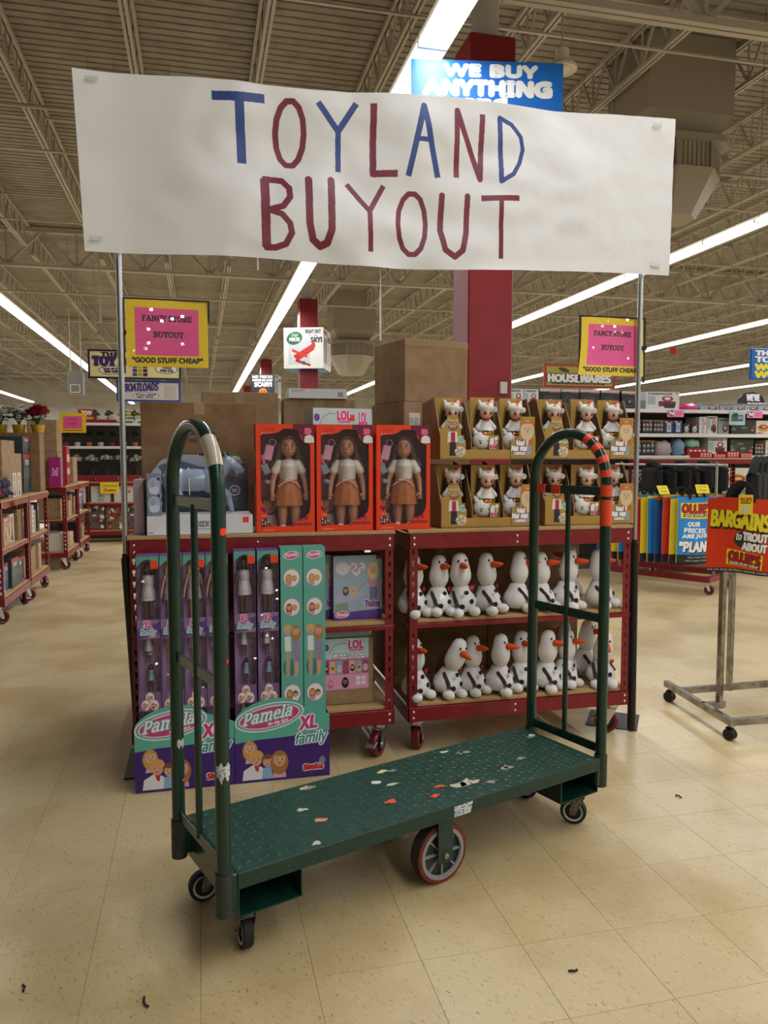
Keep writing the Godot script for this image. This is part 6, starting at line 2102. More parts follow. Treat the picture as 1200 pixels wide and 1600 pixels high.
	mk.call("white_flowers", hx("5c5652"), func(p: Pic) -> void:
		for i in 24: p.ell(rng.randf() * 128, rng.randf() * 100, rng.randf_range(7, 15), rng.randf_range(5, 12), [hx("d8d6d4"), hx("c8c8cc"), hx("6a2024"), hx("2c2826")][rng.randi() % 4])
		p.ell(110, 112, 12, 12, hx("e0dcd6")); p.rect(0, 118, 128, 10, hx("8a1a20")))
	return {}


func bag_print(kind: String) -> Material:
	if mats.has("bag_" + kind): return mats["bag_" + kind]
	var p: Pic
	if kind == "red":
		p = Pic.new(420, 470, hx("dd3c14"))
		p.text("BARGAINS", 26, 78, 370, 96, hx("f2dc28"), {"bold": 7.0, "slant": 0.06, "rise": -0.06, "rim": 7.0, "rim_color": hx("20140c"), "shift": Vector2(5, 7)})
		p.ell(262, 260, 84, 56, hx("2c3a2c"))
		p.text("to", 190, 222, 34, 40, hx("f4f0ea"), {"font": "Droid Serif", "bold": 2.0, "slant": 0.2}); p.text("TROUT", 236, 212, 150, 46, hx("f4f0ea"), {"bold": 5.0, "slant": 0.1, "rise": -0.04, "rim": 3.0, "rim_color": hx("20140c")})
		p.text("ABOUT", 232, 276, 150, 44, hx("f4f0ea"), {"bold": 5.0, "slant": 0.1, "rise": -0.04, "rim": 3.0, "rim_color": hx("20140c")})
		p.poly(P2([136, 322, 366, 346, 358, 436, 132, 420]), hx("f0d824"))
		p.text("OLLIE'S", 148, 338, 196, 56, hx("b01c20"), {"bold": 6.0, "slant": 0.08, "rise": -0.08, "rim": 3.0, "rim_color": hx("20140c")})
		p.poly(P2([146, 398, 350, 414, 346, 434, 146, 416]), hx("20140c")); p.text("GOOD STUFF CHEAP", 154, 400, 184, 14, hx("f0e8d8"), {"bold": 1.2, "rise": -0.08})
		p.rect(0, 444, 420, 26, hx("141416")); p.text("FOOD. TOYS. BOOKS. ELECTRONICS. HARDWARE. FLOORING.", 10, 450, 390, 12, hx("c8c4bc"), {"bold": 0.5})
	else:
		p = Pic.new(420, 700, hx("1c8ad2"))
		p.poly(P2([30, 60, 420, 50, 420, 230, 30, 220]), hx("f0d824"))
		p.text("OLLIE'S", 46, 76, 330, 84, hx("b01c20"), {"bold": 8.0, "slant": 0.06, "rim": 4.0, "rim_color": hx("20140c")})
		p.rect(60, 176, 350, 32, hx("20140c")); p.text("GOOD STUFF CHEAP", 76, 182, 320, 20, hx("f0e8d8"), {"bold": 1.5})
		p.text("OUR", 110, 262, 130, 44, hx("f4f0ea"), {"bold": 4.0, "slant": 0.1}); p.text("PRICES", 70, 326, 230, 44, hx("f4f0ea"), {"bold": 4.0, "slant": 0.1, "rise": -0.03}); p.text("ARE JUST", 50, 396, 310, 46, hx("f4f0ea"), {"bold": 4.0, "slant": 0.1, "rise": 0.03})
		p.text("\"PLANE\"", 20, 476, 390, 100, hx("f4f0ea"), {"bold": 8.0, "slant": 0.1, "rim": 7.0, "rim_color": hx("20242c"), "shift": Vector2(5, 7)})
		p.rect(0, 610, 420, 90, hx("111216")); p.text("TOYS. FOOD. FURNITURE.", 110, 630, 300, 16, hx("b8b8b8"), {"bold": 0.8}); p.text("PETS. PAINT. HOME.", 90, 668, 260, 14, hx("b8b8b8"), {"bold": 0.8})
	return printed("bag_" + kind, p, 0.5)


func band_bag(k: int) -> Material:  # plain bag cloth with the printed black foot band
	var key := "bag_cloth_%d" % k
	if not mats.has(key):
		var p := Pic.new(64, 128, [hx("1878b8"), hx("d8c020"), hx("c83612"), hx("15407a")][k])
		p.rect(0, 112, 64, 16, hx("111216"))
		p.rect(0, 0, 64, 5, [hx("d8c020"), hx("1878b8"), hx("d8c020"), hx("c83612")][k])
		printed(key, p, 0.6)
	return mats[key]


func tote(label: String, at: Vector3, turn: float, w: float, h: float, th: float, front: Material, edge: Material, group: String) -> Node3D:  # a flat reusable bag hanging from its handles; origin at the middle of the bottom
	var t := thing("shopping_bag", label, "bag", at, turn, group)
	var f := Mb.new()
	var b := Mb.new()
	var k := 6
	var pt := func(i: int, j: int, s: float) -> Vector3:
		var u := float(i) / k
		var v := float(j) / k
		var bul := (0.5 + 0.5 * sin(PI * u)) * (0.55 + 0.45 * (1.0 - v)) * th * 0.5
		return V((u - 0.5) * w, v * h + 0.004 * sin(u * 7.0 + at.x * 9.0), s * bul + 0.006 * sin(u * 6.0 + v * 3.0 + at.z * 20.0))
	for i in k:
		for j in k:
			f.quad(pt.call(i, j, 1.0), pt.call(i + 1, j, 1.0), pt.call(i + 1, j + 1, 1.0), pt.call(i, j + 1, 1.0), Vector2(float(i) / k, 1 - float(j) / k), Vector2(float(i + 1) / k, 1 - float(j) / k), Vector2(float(i + 1) / k, 1 - float(j + 1) / k), Vector2(float(i) / k, 1 - float(j + 1) / k))
			b.quad(pt.call(i + 1, j, -1.0), pt.call(i, j, -1.0), pt.call(i, j + 1, -1.0), pt.call(i + 1, j + 1, -1.0))
	for j in k:
		b.quad(pt.call(0, j, -1.0), pt.call(0, j, 1.0), pt.call(0, j + 1, 1.0), pt.call(0, j + 1, -1.0)); b.quad(pt.call(k, j, 1.0), pt.call(k, j, -1.0), pt.call(k, j + 1, -1.0), pt.call(k, j + 1, 1.0))
		b.quad(pt.call(j, 0, -1.0), pt.call(j + 1, 0, -1.0), pt.call(j + 1, 0, 1.0), pt.call(j, 0, 1.0))
	parts("bag_body", [[f, front], [b, edge]], t)
	b = Mb.new()
	for s in [-1, 1]:
		var q := PackedVector3Array()
		for i in 9:
			var a := PI * i / 8.0
			q.append(V(cos(a) * w * 0.2, h - 0.02 + sin(a) * 0.10, s * th * 0.2))
		for i in 8: b.bar(q[i], q[i + 1], 0.022, 0.003, V(0, 0, 1))
	part("handles", b, mat("black_strap", hx("141415"), 0.8), t)
	return t


func bag_racks() -> void:
	# chrome rack near the right edge
	var t := thing("chrome_rack", "chrome rolling rack carrying the orange red shopping bags", "rack", V(2.60, 0, -3.55))
	var ch := tri_tex(mat("brushed_chrome", Color.WHITE, 0.22, 0.95), noise_tex(0.03, [[0.0, hx("6c6962")], [0.5, hx("98948d")], [1.0, hx("b0ada6")]], 128, 81), 3.0)
	var bars := [[V(0.04, 0.10, -0.36), V(-0.035, 0.10, 0.32)], [V(-0.015, 0.10, 0.30), V(1.1, 0.10, 0.36)], [V(0.03, 0.10, -0.21), V(1.1, 0.10, -0.21)], [V(-0.02, 0.10, 0.05), V(0.12, 0.10, 0.05)]]
	for s in bars:
		var b := Mb.new(); b.bar(s[0], s[1], 0.028, 0.034)
		part("base_bar", b, ch, t)
	for s in [V(0.089, 0.10, 0.05), V(0.35, 0.10, -0.21)]:
		var b := Mb.new(); b.cbox(s + V(0, 0.56, 0), V(0.026, 1.16, 0.032), 0.002)
		part("upright", b, ch, t)
	var tb := Mb.new()
	tb.bar(V(0.089, 1.23, 0.05), V(0.35, 1.23, -0.21), 0.025, 0.025); tb.bar(V(0.35, 1.23, -0.21), V(1.0, 1.23, -0.21), 0.025, 0.025)
	part("hang_bar", tb, ch, t)
	for s in [V(0.045, 0, -0.33), V(-0.02, 0, 0.28), V(1.05, 0, 0.34), V(1.05, 0, -0.2)]:
		var c := Node3D.new()
		c.name = "caster"
		t.add_child(c, true)
		c.position = s
		var b := Mb.new()
		for q in [-1, 1]: b.lathe([Vector2(0.001, -0.009), Vector2(0.026, -0.009), Vector2(0.030, -0.005), Vector2(0.030, 0.005), Vector2(0.026, 0.009), Vector2(0.001, 0.009)], 20, Transform3D(turned(25) * Basis(Vector3.BACK, -PI / 2), V(0, 0.030, 0) + turned(25) * V(q * 0.013, 0, 0)))
		part("twin_wheel", b, mat("black_plastic"), c)
		b = Mb.new(); b.tube([V(0, 0.035, 0), V(0, 0.09, 0)], 0.007, 8); b.cbox(V(0, 0.052, 0), V(0.026, 0.03, 0.045), 0.008, turned(25))
		part("stem", b, mat("black_plastic"), c)
	var rd := mat("bag_edge_red", hx("c83612"), 0.6)
	for k in 5:
		var at := V(2.646, 0.836, -3.334) + V(0.040, 0, -0.036) * k
		var g := tote("orange red shopping bag lettered BARGAINS, front one on the chrome rack" if k == 0 else "orange red shopping bag hanging behind another on the chrome rack", at, -50 - k * 2, 0.31, 0.38 - 0.004 * k, 0.018, bag_print("red"), rd, "orange red bags on the chrome rack")
		if k == 0:
			var b := Mb.new()
			b.span(V(-0.005, 0.30, 0.016), V(0.062, 0.40, 0.0175))
			var pt := Pic.new(96, 140, hx("f2dc3a"))
			pt.text("OLLIE'S", 10, 22, 76, 24, hx("b01c20"), {"bold": 2.0}); pt.rect(12, 54, 70, 8, hx("20140c")); pt.ell(48, 104, 22, 26, hx("d8d0c4"))
			part("hang_tag", b, printed("bag_tag_print", pt, 0.5), g)
	var strap := mat("black_cloth", hx("121213"), 0.9)
	for k in 3:
		var b := Mb.new()
		b.cbox(V(0, 0.09, 0), V(0.22, 0.20, 0.06), 0.03)
		b.tube([V(-0.1, 0.16, 0), V(-0.04, 0.24, 0.01), V(0.05, 0.23, 0), V(0.1, 0.15, 0)], 0.022, 8)
		solo("folded_cloth_bag", [[b, strap]], "folded black cloth bag on top of the orange red bags", "bag", V(2.80 + 0.09 * k, 1.17, -3.42 - 0.07 * k), 40, "folded black bags on the chrome rack")
	# rolling bag rack farther back
	t = thing("bag_rack", "red rolling rack crowded with blue, yellow and orange bags", "rack", V(5.0, 0, -7.5), 30)
	var b2 := Mb.new()
	for x in [-0.3, 0.3]: b2.bar(V(x, 0.16, -0.65), V(x, 0.16, 0.65), 0.05, 0.06)
	for z in [-0.62, 0.62]: b2.bar(V(-0.3, 0.16, z), V(0.3, 0.16, z), 0.05, 0.06)
	part("base_frame", b2, mat("table_red"), t)
	for x in [-0.27, 0.27]:
		for z in [-0.6, 0.6]: caster(t, V(x, 0, z), 40.0 + 60 * x, 0.13, 0.05, 0.034, mat("caster_red"), mat("caster_red"), mat("hub_black", hx("201f1e"), 0.5), mat("bright_zinc"))
	b2 = Mb.new()
	for z in [-0.55, 0.55]: b2.tube([V(0, 0.16, z), V(0, 1.36, z)], 0.016, 8)
	part("upright", b2, mat("zinc"), t)
	b2 = Mb.new(); b2.tube([V(0, 1.33, -0.62), V(0, 1.33, 0.66)], 0.014, 8)
	part("hang_bar", b2, mat("zinc"), t)
	var edges := [mat("bag_edge_blue", hx("1878b8"), 0.6), mat("bag_edge_yellow", hx("d8c020"), 0.6), rd, mat("bag_edge_navy", hx("15407a"), 0.6)]
	for k in 12:
		var at := V(5.0, 0.32, -6.95) + V(-0.056, 0.0, -0.052) * k
		tote("blue shopping bag lettered OUR PRICES ARE JUST, front one on the far rack" if k == 0 else ["blue shopping bag hanging in the row behind the lettered one", "yellow-edged shopping bag hanging in the row behind the lettered one", "orange shopping bag hanging in the row behind the lettered one", "navy shopping bag hanging in the row behind the lettered one"][k % 4], at, 0 + k * 0.5, 0.46 - 0.004 * k, 0.68 + 0.012 * (k % 3), 0.03, bag_print("blue") if k == 0 else band_bag(k % 4), edges[(k + 1) % 4], "bags on the red rolling rack")
	for k in 6:
		var b := Mb.new()
		b.cbox(V(0, 0.13, 0), V(0.13, 0.27, 0.30), 0.045)
		b.tube([V(0, 0.24, -0.12), V(0.01, 0.31, -0.04), V(0, 0.30, 0.06), V(0, 0.24, 0.13)], 0.04, 8)
		solo("folded_cloth_bag", [[b, strap]], "folded black cloth bag heaped on top of the far bag rack", "bag", V(4.90 + 0.155 * k, 1.04 - 0.03 * (k % 2), -7.62 + 0.03 * (k % 3)), 4 + 4 * (k % 3), "folded black bags on the far rack")
	for spec in [[V(4.62, 1.03, -6.98), 12.0], [V(5.02, 1.04, -6.90), -8.0]]:
		var pp := Mb.new()
		pp.cbox(V(0, 0.05, 0), V(0.14, 0.10, 0.002), 0.0005, turned(0, -30))
		solo("price_card", [[pp, price_mat()]], "small yellow handwritten price card clipped to the far bags", "card", spec[0], spec[1], "yellow price cards on the far bags")


func price_mat() -> Material:
	if not mats.has("price_card_print"):
		var p := Pic.new(128, 96, hx("f0d82a"))
		p.text("2 FOR", 20, 14, 84, 22, hx("2a2416"), {"font": "Droid Serif", "slant": 0.2}); p.text("Bags", 24, 50, 76, 30, hx("2a2416"), {"font": "Droid Serif", "slant": 0.2})
		printed("price_card_print", p, 0.7)
	return mats["price_card_print"]


func gondola(called: String, label: String, at: Vector3, w: float, d: float, levels: Array, top: float, turn := 0.0) -> Node3D:
	var t := thing(called, label, "shelving", at, turn)
	var b := Mb.new(); b.span(V(-w / 2, 0, -d), V(w / 2, top, -d + 0.03))
	part("back_panel", b, mat("gondola_grey", hx("55524c"), 0.6), t)
	for s in [-1, 1]:
		b = Mb.new(); b.cbox(V(s * (w / 2 - 0.015), top / 2, -d + 0.04), V(0.03, top, 0.05), 0.003)
		part("upright", b, mat("white_board"), t)
	for y in levels:
		b = Mb.new()
		b.cbox(V(0, y - 0.02, -d / 2), V(w, 0.03, d), 0.003); b.cbox(V(0, y - 0.02, 0.004), V(w, 0.045, 0.008), 0.002)
		part("shelf", b, mat("shelf_white", hx("dedcd6"), 0.4), t)
	b = Mb.new(); b.span(V(-w / 2, 0, -d), V(w / 2, 0.12, -0.02))
	part("kick_base", b, mat("gondola_grey"), t)
	return t


func right_shelves() -> void:
	product_prints()
	gondola("shelving_unit", "long white wall shelving filled with small appliance boxes beyond the bag racks", V(6.1, 0, -8.78), 5.0, 0.5, [0.45, 0.95, 1.43, 1.71, 2.02], 2.06)
	var rows := [[2.02, [[3.79, 0.19, 0.23, "appliance"], [3.99, 0.19, 0.23, "appliance"], [4.24, 0.28, 0.24, "camera"], [4.51, 0.24, 0.24, "camera"], [4.78, 0.27, 0.24, "camera"], [5.06, 0.26, 0.24, "camera"], [5.33, 0.22, 0.23, "camera"], [5.81, 0.48, 0.23, "appliance"], [6.50, 0.28, 0.09, "steel"], [6.75, 0.19, 0.09, "steel"], [6.94, 0.17, 0.10, "steel"], [7.13, 0.19, 0.10, "steel"], [7.34, 0.20, 0.10, "steel"], [7.56, 0.21, 0.11, "steel"], [7.80, 0.21, 0.11, "steel"], [8.05, 0.21, 0.11, "steel"]]],
		[1.71, [[5.43, 0.16, 0.18, "bulb"], [5.60, 0.15, 0.18, "bulb"], [5.76, 0.15, 0.18, "bulb"], [5.91, 0.13, 0.18, "blue"], [6.045, 0.12, 0.18, "blue"], [6.17, 0.10, 0.14, "ball"], [6.29, 0.11, 0.14, "ball"], [6.41, 0.11, 0.23, "white"], [6.55, 0.15, 0.24, "appliance"], [6.72, 0.16, 0.22, "steel"], [7.02, 0.36, 0.20, "camo"], [7.33, 0.22, 0.19, "food"], [7.58, 0.24, 0.19, "food"], [7.85, 0.24, 0.2, "red"]]],
		[1.43, [[5.45, 0.14, 0.20, "bulb"], [5.62, 0.19, 0.20, "bulb"], [6.33, 0.28, 0.10, "red"], [6.64, 0.28, 0.235, "appliance"], [7.01, 0.35, 0.22, "camo"], [7.28, 0.14, 0.16, "bulb"], [7.49, 0.22, 0.21, "food"], [7.75, 0.22, 0.2, "steel"]]],
		[0.95, [[5.5, 0.3, 0.3, "appliance"], [6.0, 0.35, 0.28, "red"], [6.45, 0.3, 0.3, "camo"], [6.95, 0.4, 0.32, "food"], [7.5, 0.4, 0.3, "appliance"], [8.0, 0.36, 0.3, "steel"]]]]
	var words := {"appliance": "white small-appliance box", "camera": "black box with a dark oval picture", "steel": "grey kitchen-appliance box", "bulb": "dark box of light bulbs", "blue": "blue lamp box with a white panel", "ball": "dark box with a white globe picture", "white": "tall white boxed gadget", "camo": "dark green patterned box", "food": "box with a cooked food picture", "red": "red box with white ornaments"}
	var shelf := {2.02: "on the top shelf of the appliance shelving", 1.71: "on the second shelf of the appliance shelving", 1.43: "on the third shelf of the appliance shelving", 0.95: "on a low shelf of the appliance shelving"}
	for r in rows:
		for q in r[1]:
			faced_box("appliance_box" if q[3] in ["appliance", "steel", "camera"] else "product_box", words[q[3]] + " " + shelf[r[0]], "product box", V(q[0], r[0] - 0.004, -8.99), V(q[1], q[2], 0.3), mats["pack_" + q[3]], mats["packside_" + q[3]], 0, "%s packs, shelf at %d cm" % [q[3], int(r[0] * 100)])
	# soft packs on the third shelf
	for q in [[V(5.86, 1.427, -8.95), V(0.13, 0.10, 0.12), "pack_film", hx("b8a8a4"), "clear plastic bag of pinkish packs on the third shelf"], [V(6.08, 1.427, -8.93), V(0.08, 0.11, 0.1), "pack_blue_bag", hx("7c98b8"), "pale blue plastic bag slumped on the third shelf"], [V(6.30, 1.527, -8.95), V(0.10, 0.06, 0.1), "pack_green_bag", hx("98c8a8"), "pale green plastic bag lying on the red box"], [V(6.21, 2.016, -8.90), V(0.13, 0.04, 0.1), "pack_pink", hx("d8408c"), "bright pink soft pack lying on the top shelf"]]:
		var b := Mb.new()
		var e: Vector3 = q[1]
		b.ball(V(0, e.y, 0), e, Basis(), 14, 9)
		for i in b.v.size():
			var u := (b.v[i] - V(0, e.y, 0)) / e
			b.v[i] = V(0, e.y, 0) + e * V(signf(u.x) * pow(absf(u.x), 0.6), signf(u.y) * pow(absf(u.y), 0.6), signf(u.z) * pow(absf(u.z), 0.6))
		for i in b.v.size(): b.v[i] += b.n[i] * 0.020 * sin(b.v[i].x * 55 + b.v[i].y * 37) * sin(b.v[i].z * 41 + b.v[i].y * 23 + 1.0)
		for i in b.v.size(): b.v[i].y = maxf(b.v[i].y, 0.0)
		solo("soft_pack", [[b, mat(q[2], q[3], 0.25)]], q[4], "bag", q[0])
	# cards hanging on the shelf edges
	var p := Pic.new(160, 64, hx("f08ab0"))
	p.ell(40, 32, 34, 26, hx("3a1c2c")); p.text("TV!", 16, 18, 50, 28, hx("f4f0f0"), {"bold": 3.0}); p.rect(84, 18, 60, 10, hx("d85a8c")); p.rect(84, 36, 60, 10, hx("d85a8c"))
	var tv := printed("tv_card_print", p, 0.6)
	for x in [5.95, 7.13]:
		var b := Mb.new(); b.span(V(-0.12, -0.09, 0), V(0.12, 0, 0.002))
		solo("shelf_card", [[b, tv]], "pink TV card hanging from the top appliance shelf", "card", V(x, 2.015, -8.765), 0, "pink cards on the appliance shelf")
	p = Pic.new(128, 96, hx("a4c8cc"))
	p.rect(16, 26, 96, 44, hx("4c5a5c")); p.rect(28, 14, 40, 24, hx("2e3638")); p.rect(70, 34, 36, 20, hx("88a0a2"))
	var b := Mb.new(); b.span(V(-0.12, -0.18, 0), V(0.12, 0, 0.002))
	solo("shelf_poster", [[b, printed("poster_print", p, 0.6)]], "pale blue card with a dark picture hanging from the top shelf", "card", V(6.86, 2.01, -8.76))
	# red cart with packs in front of the shelving
	shelf_cart("red shelf cart with brown cartons between bag rack and appliance shelving", V(5.95, 0, -8.1), 0, 1.5, 0.5, [0.25, 0.95, 1.40], 0.16, [0.068, 0.04, 0.05])
	for k in 2: carton("carton", ["larger brown carton on the red cart before the appliance shelving", "brown carton beside it at the end of the red cart"][k], V(5.52 + 0.5 * k, 0.952, -8.32), V(0.42 - 0.1 * k, 0.20, 0.3))
	for k in 4: faced_box("product_box", "red and white soft pack box on the red cart", "product box", V(6.0 + 0.19 * k, 1.402, -8.3), V(0.17, [0.07, 0.05, 0.08, 0.06][k], 0.2), mats["pack_red"], mats["packside_red"], 0, "red packs on the red cart")
	for k in 3:
		var s := Mb.new()
		s.ball(V(0, 0.05, 0), V(0.075, 0.05, 0.08), Basis(), 10, 6)
		for i in s.v.size(): s.v[i].y = maxf(s.v[i].y, 0.0)
		solo("soft_pack", [[s, mat("pack_white_film", hx("d0d2d4"), 0.2)]], "white film-wrapped pack on the red cart's middle board", "bag", V(6.28 + 0.165 * k, 0.952, -8.2), 0, "white film packs on the red cart")


func stock(z0: float, z1: float, y: float, x: float, hmax: float, sd: int, where: String, set_name: String) -> void:  # boxes side by side on a shelf that faces the aisle (towards +x)
	var r := RandomNumberGenerator.new()
	r.seed = sd
	var z := z0
	var kinds := ["toy_tan", "toy_card", "toy_dark", "letters", "toy_tan", "toy_blue", "carton", "carton", "toy_dark"]
	var say := {"toy_tan": "tan playset box with red top band", "toy_card": "white toy card with red figure", "toy_dark": "dark toy truck box", "letters": "tall white box with dark upright letters", "toy_white": "white and green toy box", "toy_blue": "blue toy dog box", "carton": "plain brown carton", "appliance": "white boxed toy with maroon picture"}
	while true:
		var w := r.randf_range(0.13, 0.30)
		if z - w < z1: break
		var k: String = kinds[r.randi() % kinds.size()]
		var h := hmax * r.randf_range(0.6, 1.0)
		var d := r.randf_range(0.15, 0.3)
		var at := V(x - d / 2 - r.randf_range(0.0, 0.05), y, z - w / 2)
		if k == "carton": solo("carton", [[Mb.new().cbox(V(0, h / 2, 0), V(w - 0.012, h, d), 0.003), mat("cardboard" if r.randf() < 0.5 else "cardboard_dark")]], say[k] + " " + where, "carton", at, 90, "cartons " + set_name)
		else: faced_box("toy_box", say[k] + " " + where, "toy box", at, V(w - 0.012, h, d), mats["pack_" + k], mats["packside_" + k], 90 + r.randf_range(-4, 4), "%s boxes %s" % [k.replace("_", " "), set_name])
		z -= w


func left_carts() -> void:
	product_prints()
	var X := -1.62
	var spec := [[-7.5, 1.06, "first red shelf cart of the aisle row, with a yellow tag"], [-8.54, 0.96, "second red shelf cart of the aisle row"], [-10.7, 1.0, "red shelf cart of the aisle row after the gap"], [-11.75, 1.0, "last red shelf cart of the aisle row, by the flower shelves"]]
	for i in 4:
		var s: Array = spec[i]
		shelf_cart(s[2], V(X, 0, s[0]), 90, s[1], 0.9, [0.235, 0.635, 1.05], 0.155, [0.06, 0.022, 0.05], "red shelf carts along the left aisle", [30.0, 10.0, -50.0, 20.0], i < 1)
		var names := ["first", "second", "third", "last"]
		var a: float = s[0] + s[1] / 2 - 0.05
		var b: float = s[0] - s[1] / 2 + 0.05
		stock(a, b, 0.2365, X - 0.03, 0.30, 100 + i, "on the bottom board of the %s left cart" % names[i], "on the bottom board of the %s left cart" % names[i])
		stock(a, b, 0.6365, X - 0.03, 0.32, 120 + i, "on the middle board of the %s left cart" % names[i], "on the middle board of the %s left cart" % names[i])
	# on top: cartons and toys, from near to far
	for q in [[V(-1.98, 1.052, -7.24), V(0.42, 0.58, 0.52), "large brown carton on the first left cart, with printed lines", true], [V(-1.80, 1.052, -7.635), V(0.16, 0.52, 0.24), "narrow open brown carton beside the large one on the first left cart", false], [V(-1.80, 1.052, -7.885), V(0.16, 0.52, 0.24), "narrow open brown carton at the far end of the first left cart", false], [V(-1.84, 1.052, -8.22), V(0.2, 0.40, 0.34), "brown carton with small toy cards on the second left cart", false]]:
		var t := solo("carton", [[Mb.new().cbox(V(0, q[1].y / 2, 0), V(q[1].z, q[1].y, q[1].x), 0.003), mat("cardboard")]], q[2], "carton", q[0], 90)
		if q[3]:
			for k in 4:
				var m := Mb.new(); m.span(V(-0.26, 0.30 + 0.03 * k, 0.2105), V(-0.26 + [0.12, 0.18, 0.1, 0.15][k], 0.306 + 0.03 * k, 0.2112))
				part("printed_line", m, mat("carton_ink", hx("4a3826"), 0.8), t)
	for k in 2: faced_box("toy_box", "narrow white toy card standing before the open cartons", "toy box", V(-1.655, 1.052, -7.58 - 0.18 * k), V(0.13, 0.22, 0.04), mats["pack_toy_card"], mats["packside_toy_card"], 90, "white toy cards on the first left cart")
	faced_box("toy_box", "white and green slime box on top of the large brown carton", "toy box", V(-1.90, 1.633, -7.25), V(0.26, 0.14, 0.2), mats["pack_toy_white"], mats["packside_toy_white"], 90)
	faced_box("toy_box", "pale boxed toy beside the slime box on top of the carton", "toy box", V(-1.92, 1.633, -7.46), V(0.12, 0.15, 0.2), mats["pack_toy_card"], mats["packside_toy_card"], 90)
	for k in 2: faced_box("toy_box", "dark toy truck box stacked high on the second left cart", "toy box", V(-1.85, 1.053 + 0.401 * k, -8.57), V(0.34, 0.395 if k == 0 else 0.17, 0.25), mats["pack_toy_dark"], mats["packside_toy_dark"], 90, "dark truck boxes on the second left cart")
	# heap of plush in the near corner
	for k in 3:
		var b := Mb.new()
		b.ball(V(0, 0.06, 0), V(0.062, 0.06, 0.062), Basis(), 12, 8); b.ball(V(0.02, 0.13, 0.01), V(0.045, 0.042, 0.045), Basis(), 10, 7)
		for s in [-1, 1]: limb(b, V(0.02, 0.07, s * 0.04), V(0.06, 0.04, s * 0.05), 0.018, 0.015, 7)
		solo("small_plush", [[b, mat("small_plush_%d" % (k % 3), [hx("7a2028"), hx("2c3a58"), hx("4a3a4a")][k % 3], 0.9)]], ["small dark red plush heaped on the first left cart", "small navy plush heaped on the first left cart", "small grey violet plush heaped on the first left cart"][k % 3], "plush toy", V(-1.69, 1.053, -7.06 - 0.155 * k), 20 * k, "small plush toys on the first left cart")
	# third and fourth carts' tops
	solo("carton", [[Mb.new().cbox(V(0, 0.310, 0), V(0.85, 0.62, 0.25), 0.003), mat("cardboard_dark")]], "wide brown carton carrying the poinsettias on the second left cart", "carton", V(-2.06, 1.052, -8.88))
	for q in [[V(-1.88, 1.052, -10.42), V(0.4, 0.42, 0.36), "brown carton low on the third left cart"], [V(-1.88, 1.473, -10.42), V(0.38, 0.40, 0.34), "tall brown carton on top of another on the third left cart"], [V(-1.85, 1.052, -11.55), V(0.36, 0.36, 0.3), "brown carton on the last left cart"]]:
		solo("carton", [[Mb.new().cbox(V(0, q[1].y / 2, 0), q[1], 0.003), mat("cardboard")]], q[2], "carton", q[0], 90)
	faced_box("doll_case", "tall magenta doll box standing on the third left cart", "toy box", V(-1.72, 1.052, -10.15), V(0.13, 0.36, 0.12), mats["pack_magenta"], mats["packside_magenta"], 0)
	faced_box("toy_box", "dark red boxed game standing on the third left cart", "toy box", V(-1.74, 1.052, -10.85), V(0.24, 0.50, 0.12), mats["pack_red"], mats["packside_red"], 90)
	var y := solo("price_tag", [[Mb.new().cbox(V(0, -0.06, 0), V(0.002, 0.13, 0.09), 0.0005, turned(12)), price_mat()]], "yellow paper tag hanging from the first left cart's top rail", "tag", V(-1.590, 1.02, -7.42))
	# sign on a stand
	var p := Pic.new(192, 150, hx("f0c81c"))
	p.rect(24, 24, 140, 96, hx("ee5a9c")); p.text("ACTION", 58, 42, 70, 14, hx("3a1c30"), {"font": "Droid Serif"}); p.text("GAMES", 60, 74, 66, 14, hx("3a1c30"), {"font": "Droid Serif"}); p.rect(20, 130, 150, 8, hx("8a6a10"))
	var t := thing("sale_sign", "small yellow sign with pink sheet above the left carts", "sign", V(-1.53, 1.72, -10.32))
	var b := Mb.new(); b.cbox(V(0, 0.12, 0), V(0.31, 0.245, 0.004), 0.001)
	part("printed_card", b, printed("action_sign_print", p, 0.5), t)
	b = Mb.new(); b.tube([V(-0.13, -0.66, -0.008), V(-0.13, 0.24, -0.008)], 0.006, 6); b.cbox(V(-0.13, -0.664, -0.008), V(0.05, 0.01, 0.05), 0.002)
	part("stand", b, mat("black_steel"), t)


func flower(m: Mb, g: Mb, at: Vector3, r: float, sd: int) -> void:
	var rr := RandomNumberGenerator.new()
	rr.seed = sd
	for k in 26:
		var a := TAU * k / 9.0 + rr.randf()
		var up := rr.randf_range(-0.5, 1.4)
		var d := V(cos(a), up, sin(a)).normalized()
		var s := d.cross(Vector3.UP).normalized()
		var tip := at + d * r * rr.randf_range(0.8, 1.1)
		var mid := at + d * r * 0.5 + V(0, 0.015, 0)
		for w in [m]:
			w.quad(at, mid - s * r * 0.36, tip, mid + s * r * 0.36)
			w.quad(mid + s * r * 0.36 + V(0, -0.002, 0), tip + V(0, -0.002, 0), mid - s * r * 0.36 + V(0, -0.002, 0), at + V(0, -0.002, 0))
	for k in 6:
		var a := TAU * k / 6.0 + rr.randf()
		var d := V(cos(a), -0.3, sin(a)).normalized()
		var s := d.cross(Vector3.UP).normalized()
		var o := at + V(0, -0.05, 0)
		g.quad(o, o + d * r * 0.6 - s * r * 0.2, o + d * r * 1.1, o + d * r * 0.6 + s * r * 0.2)


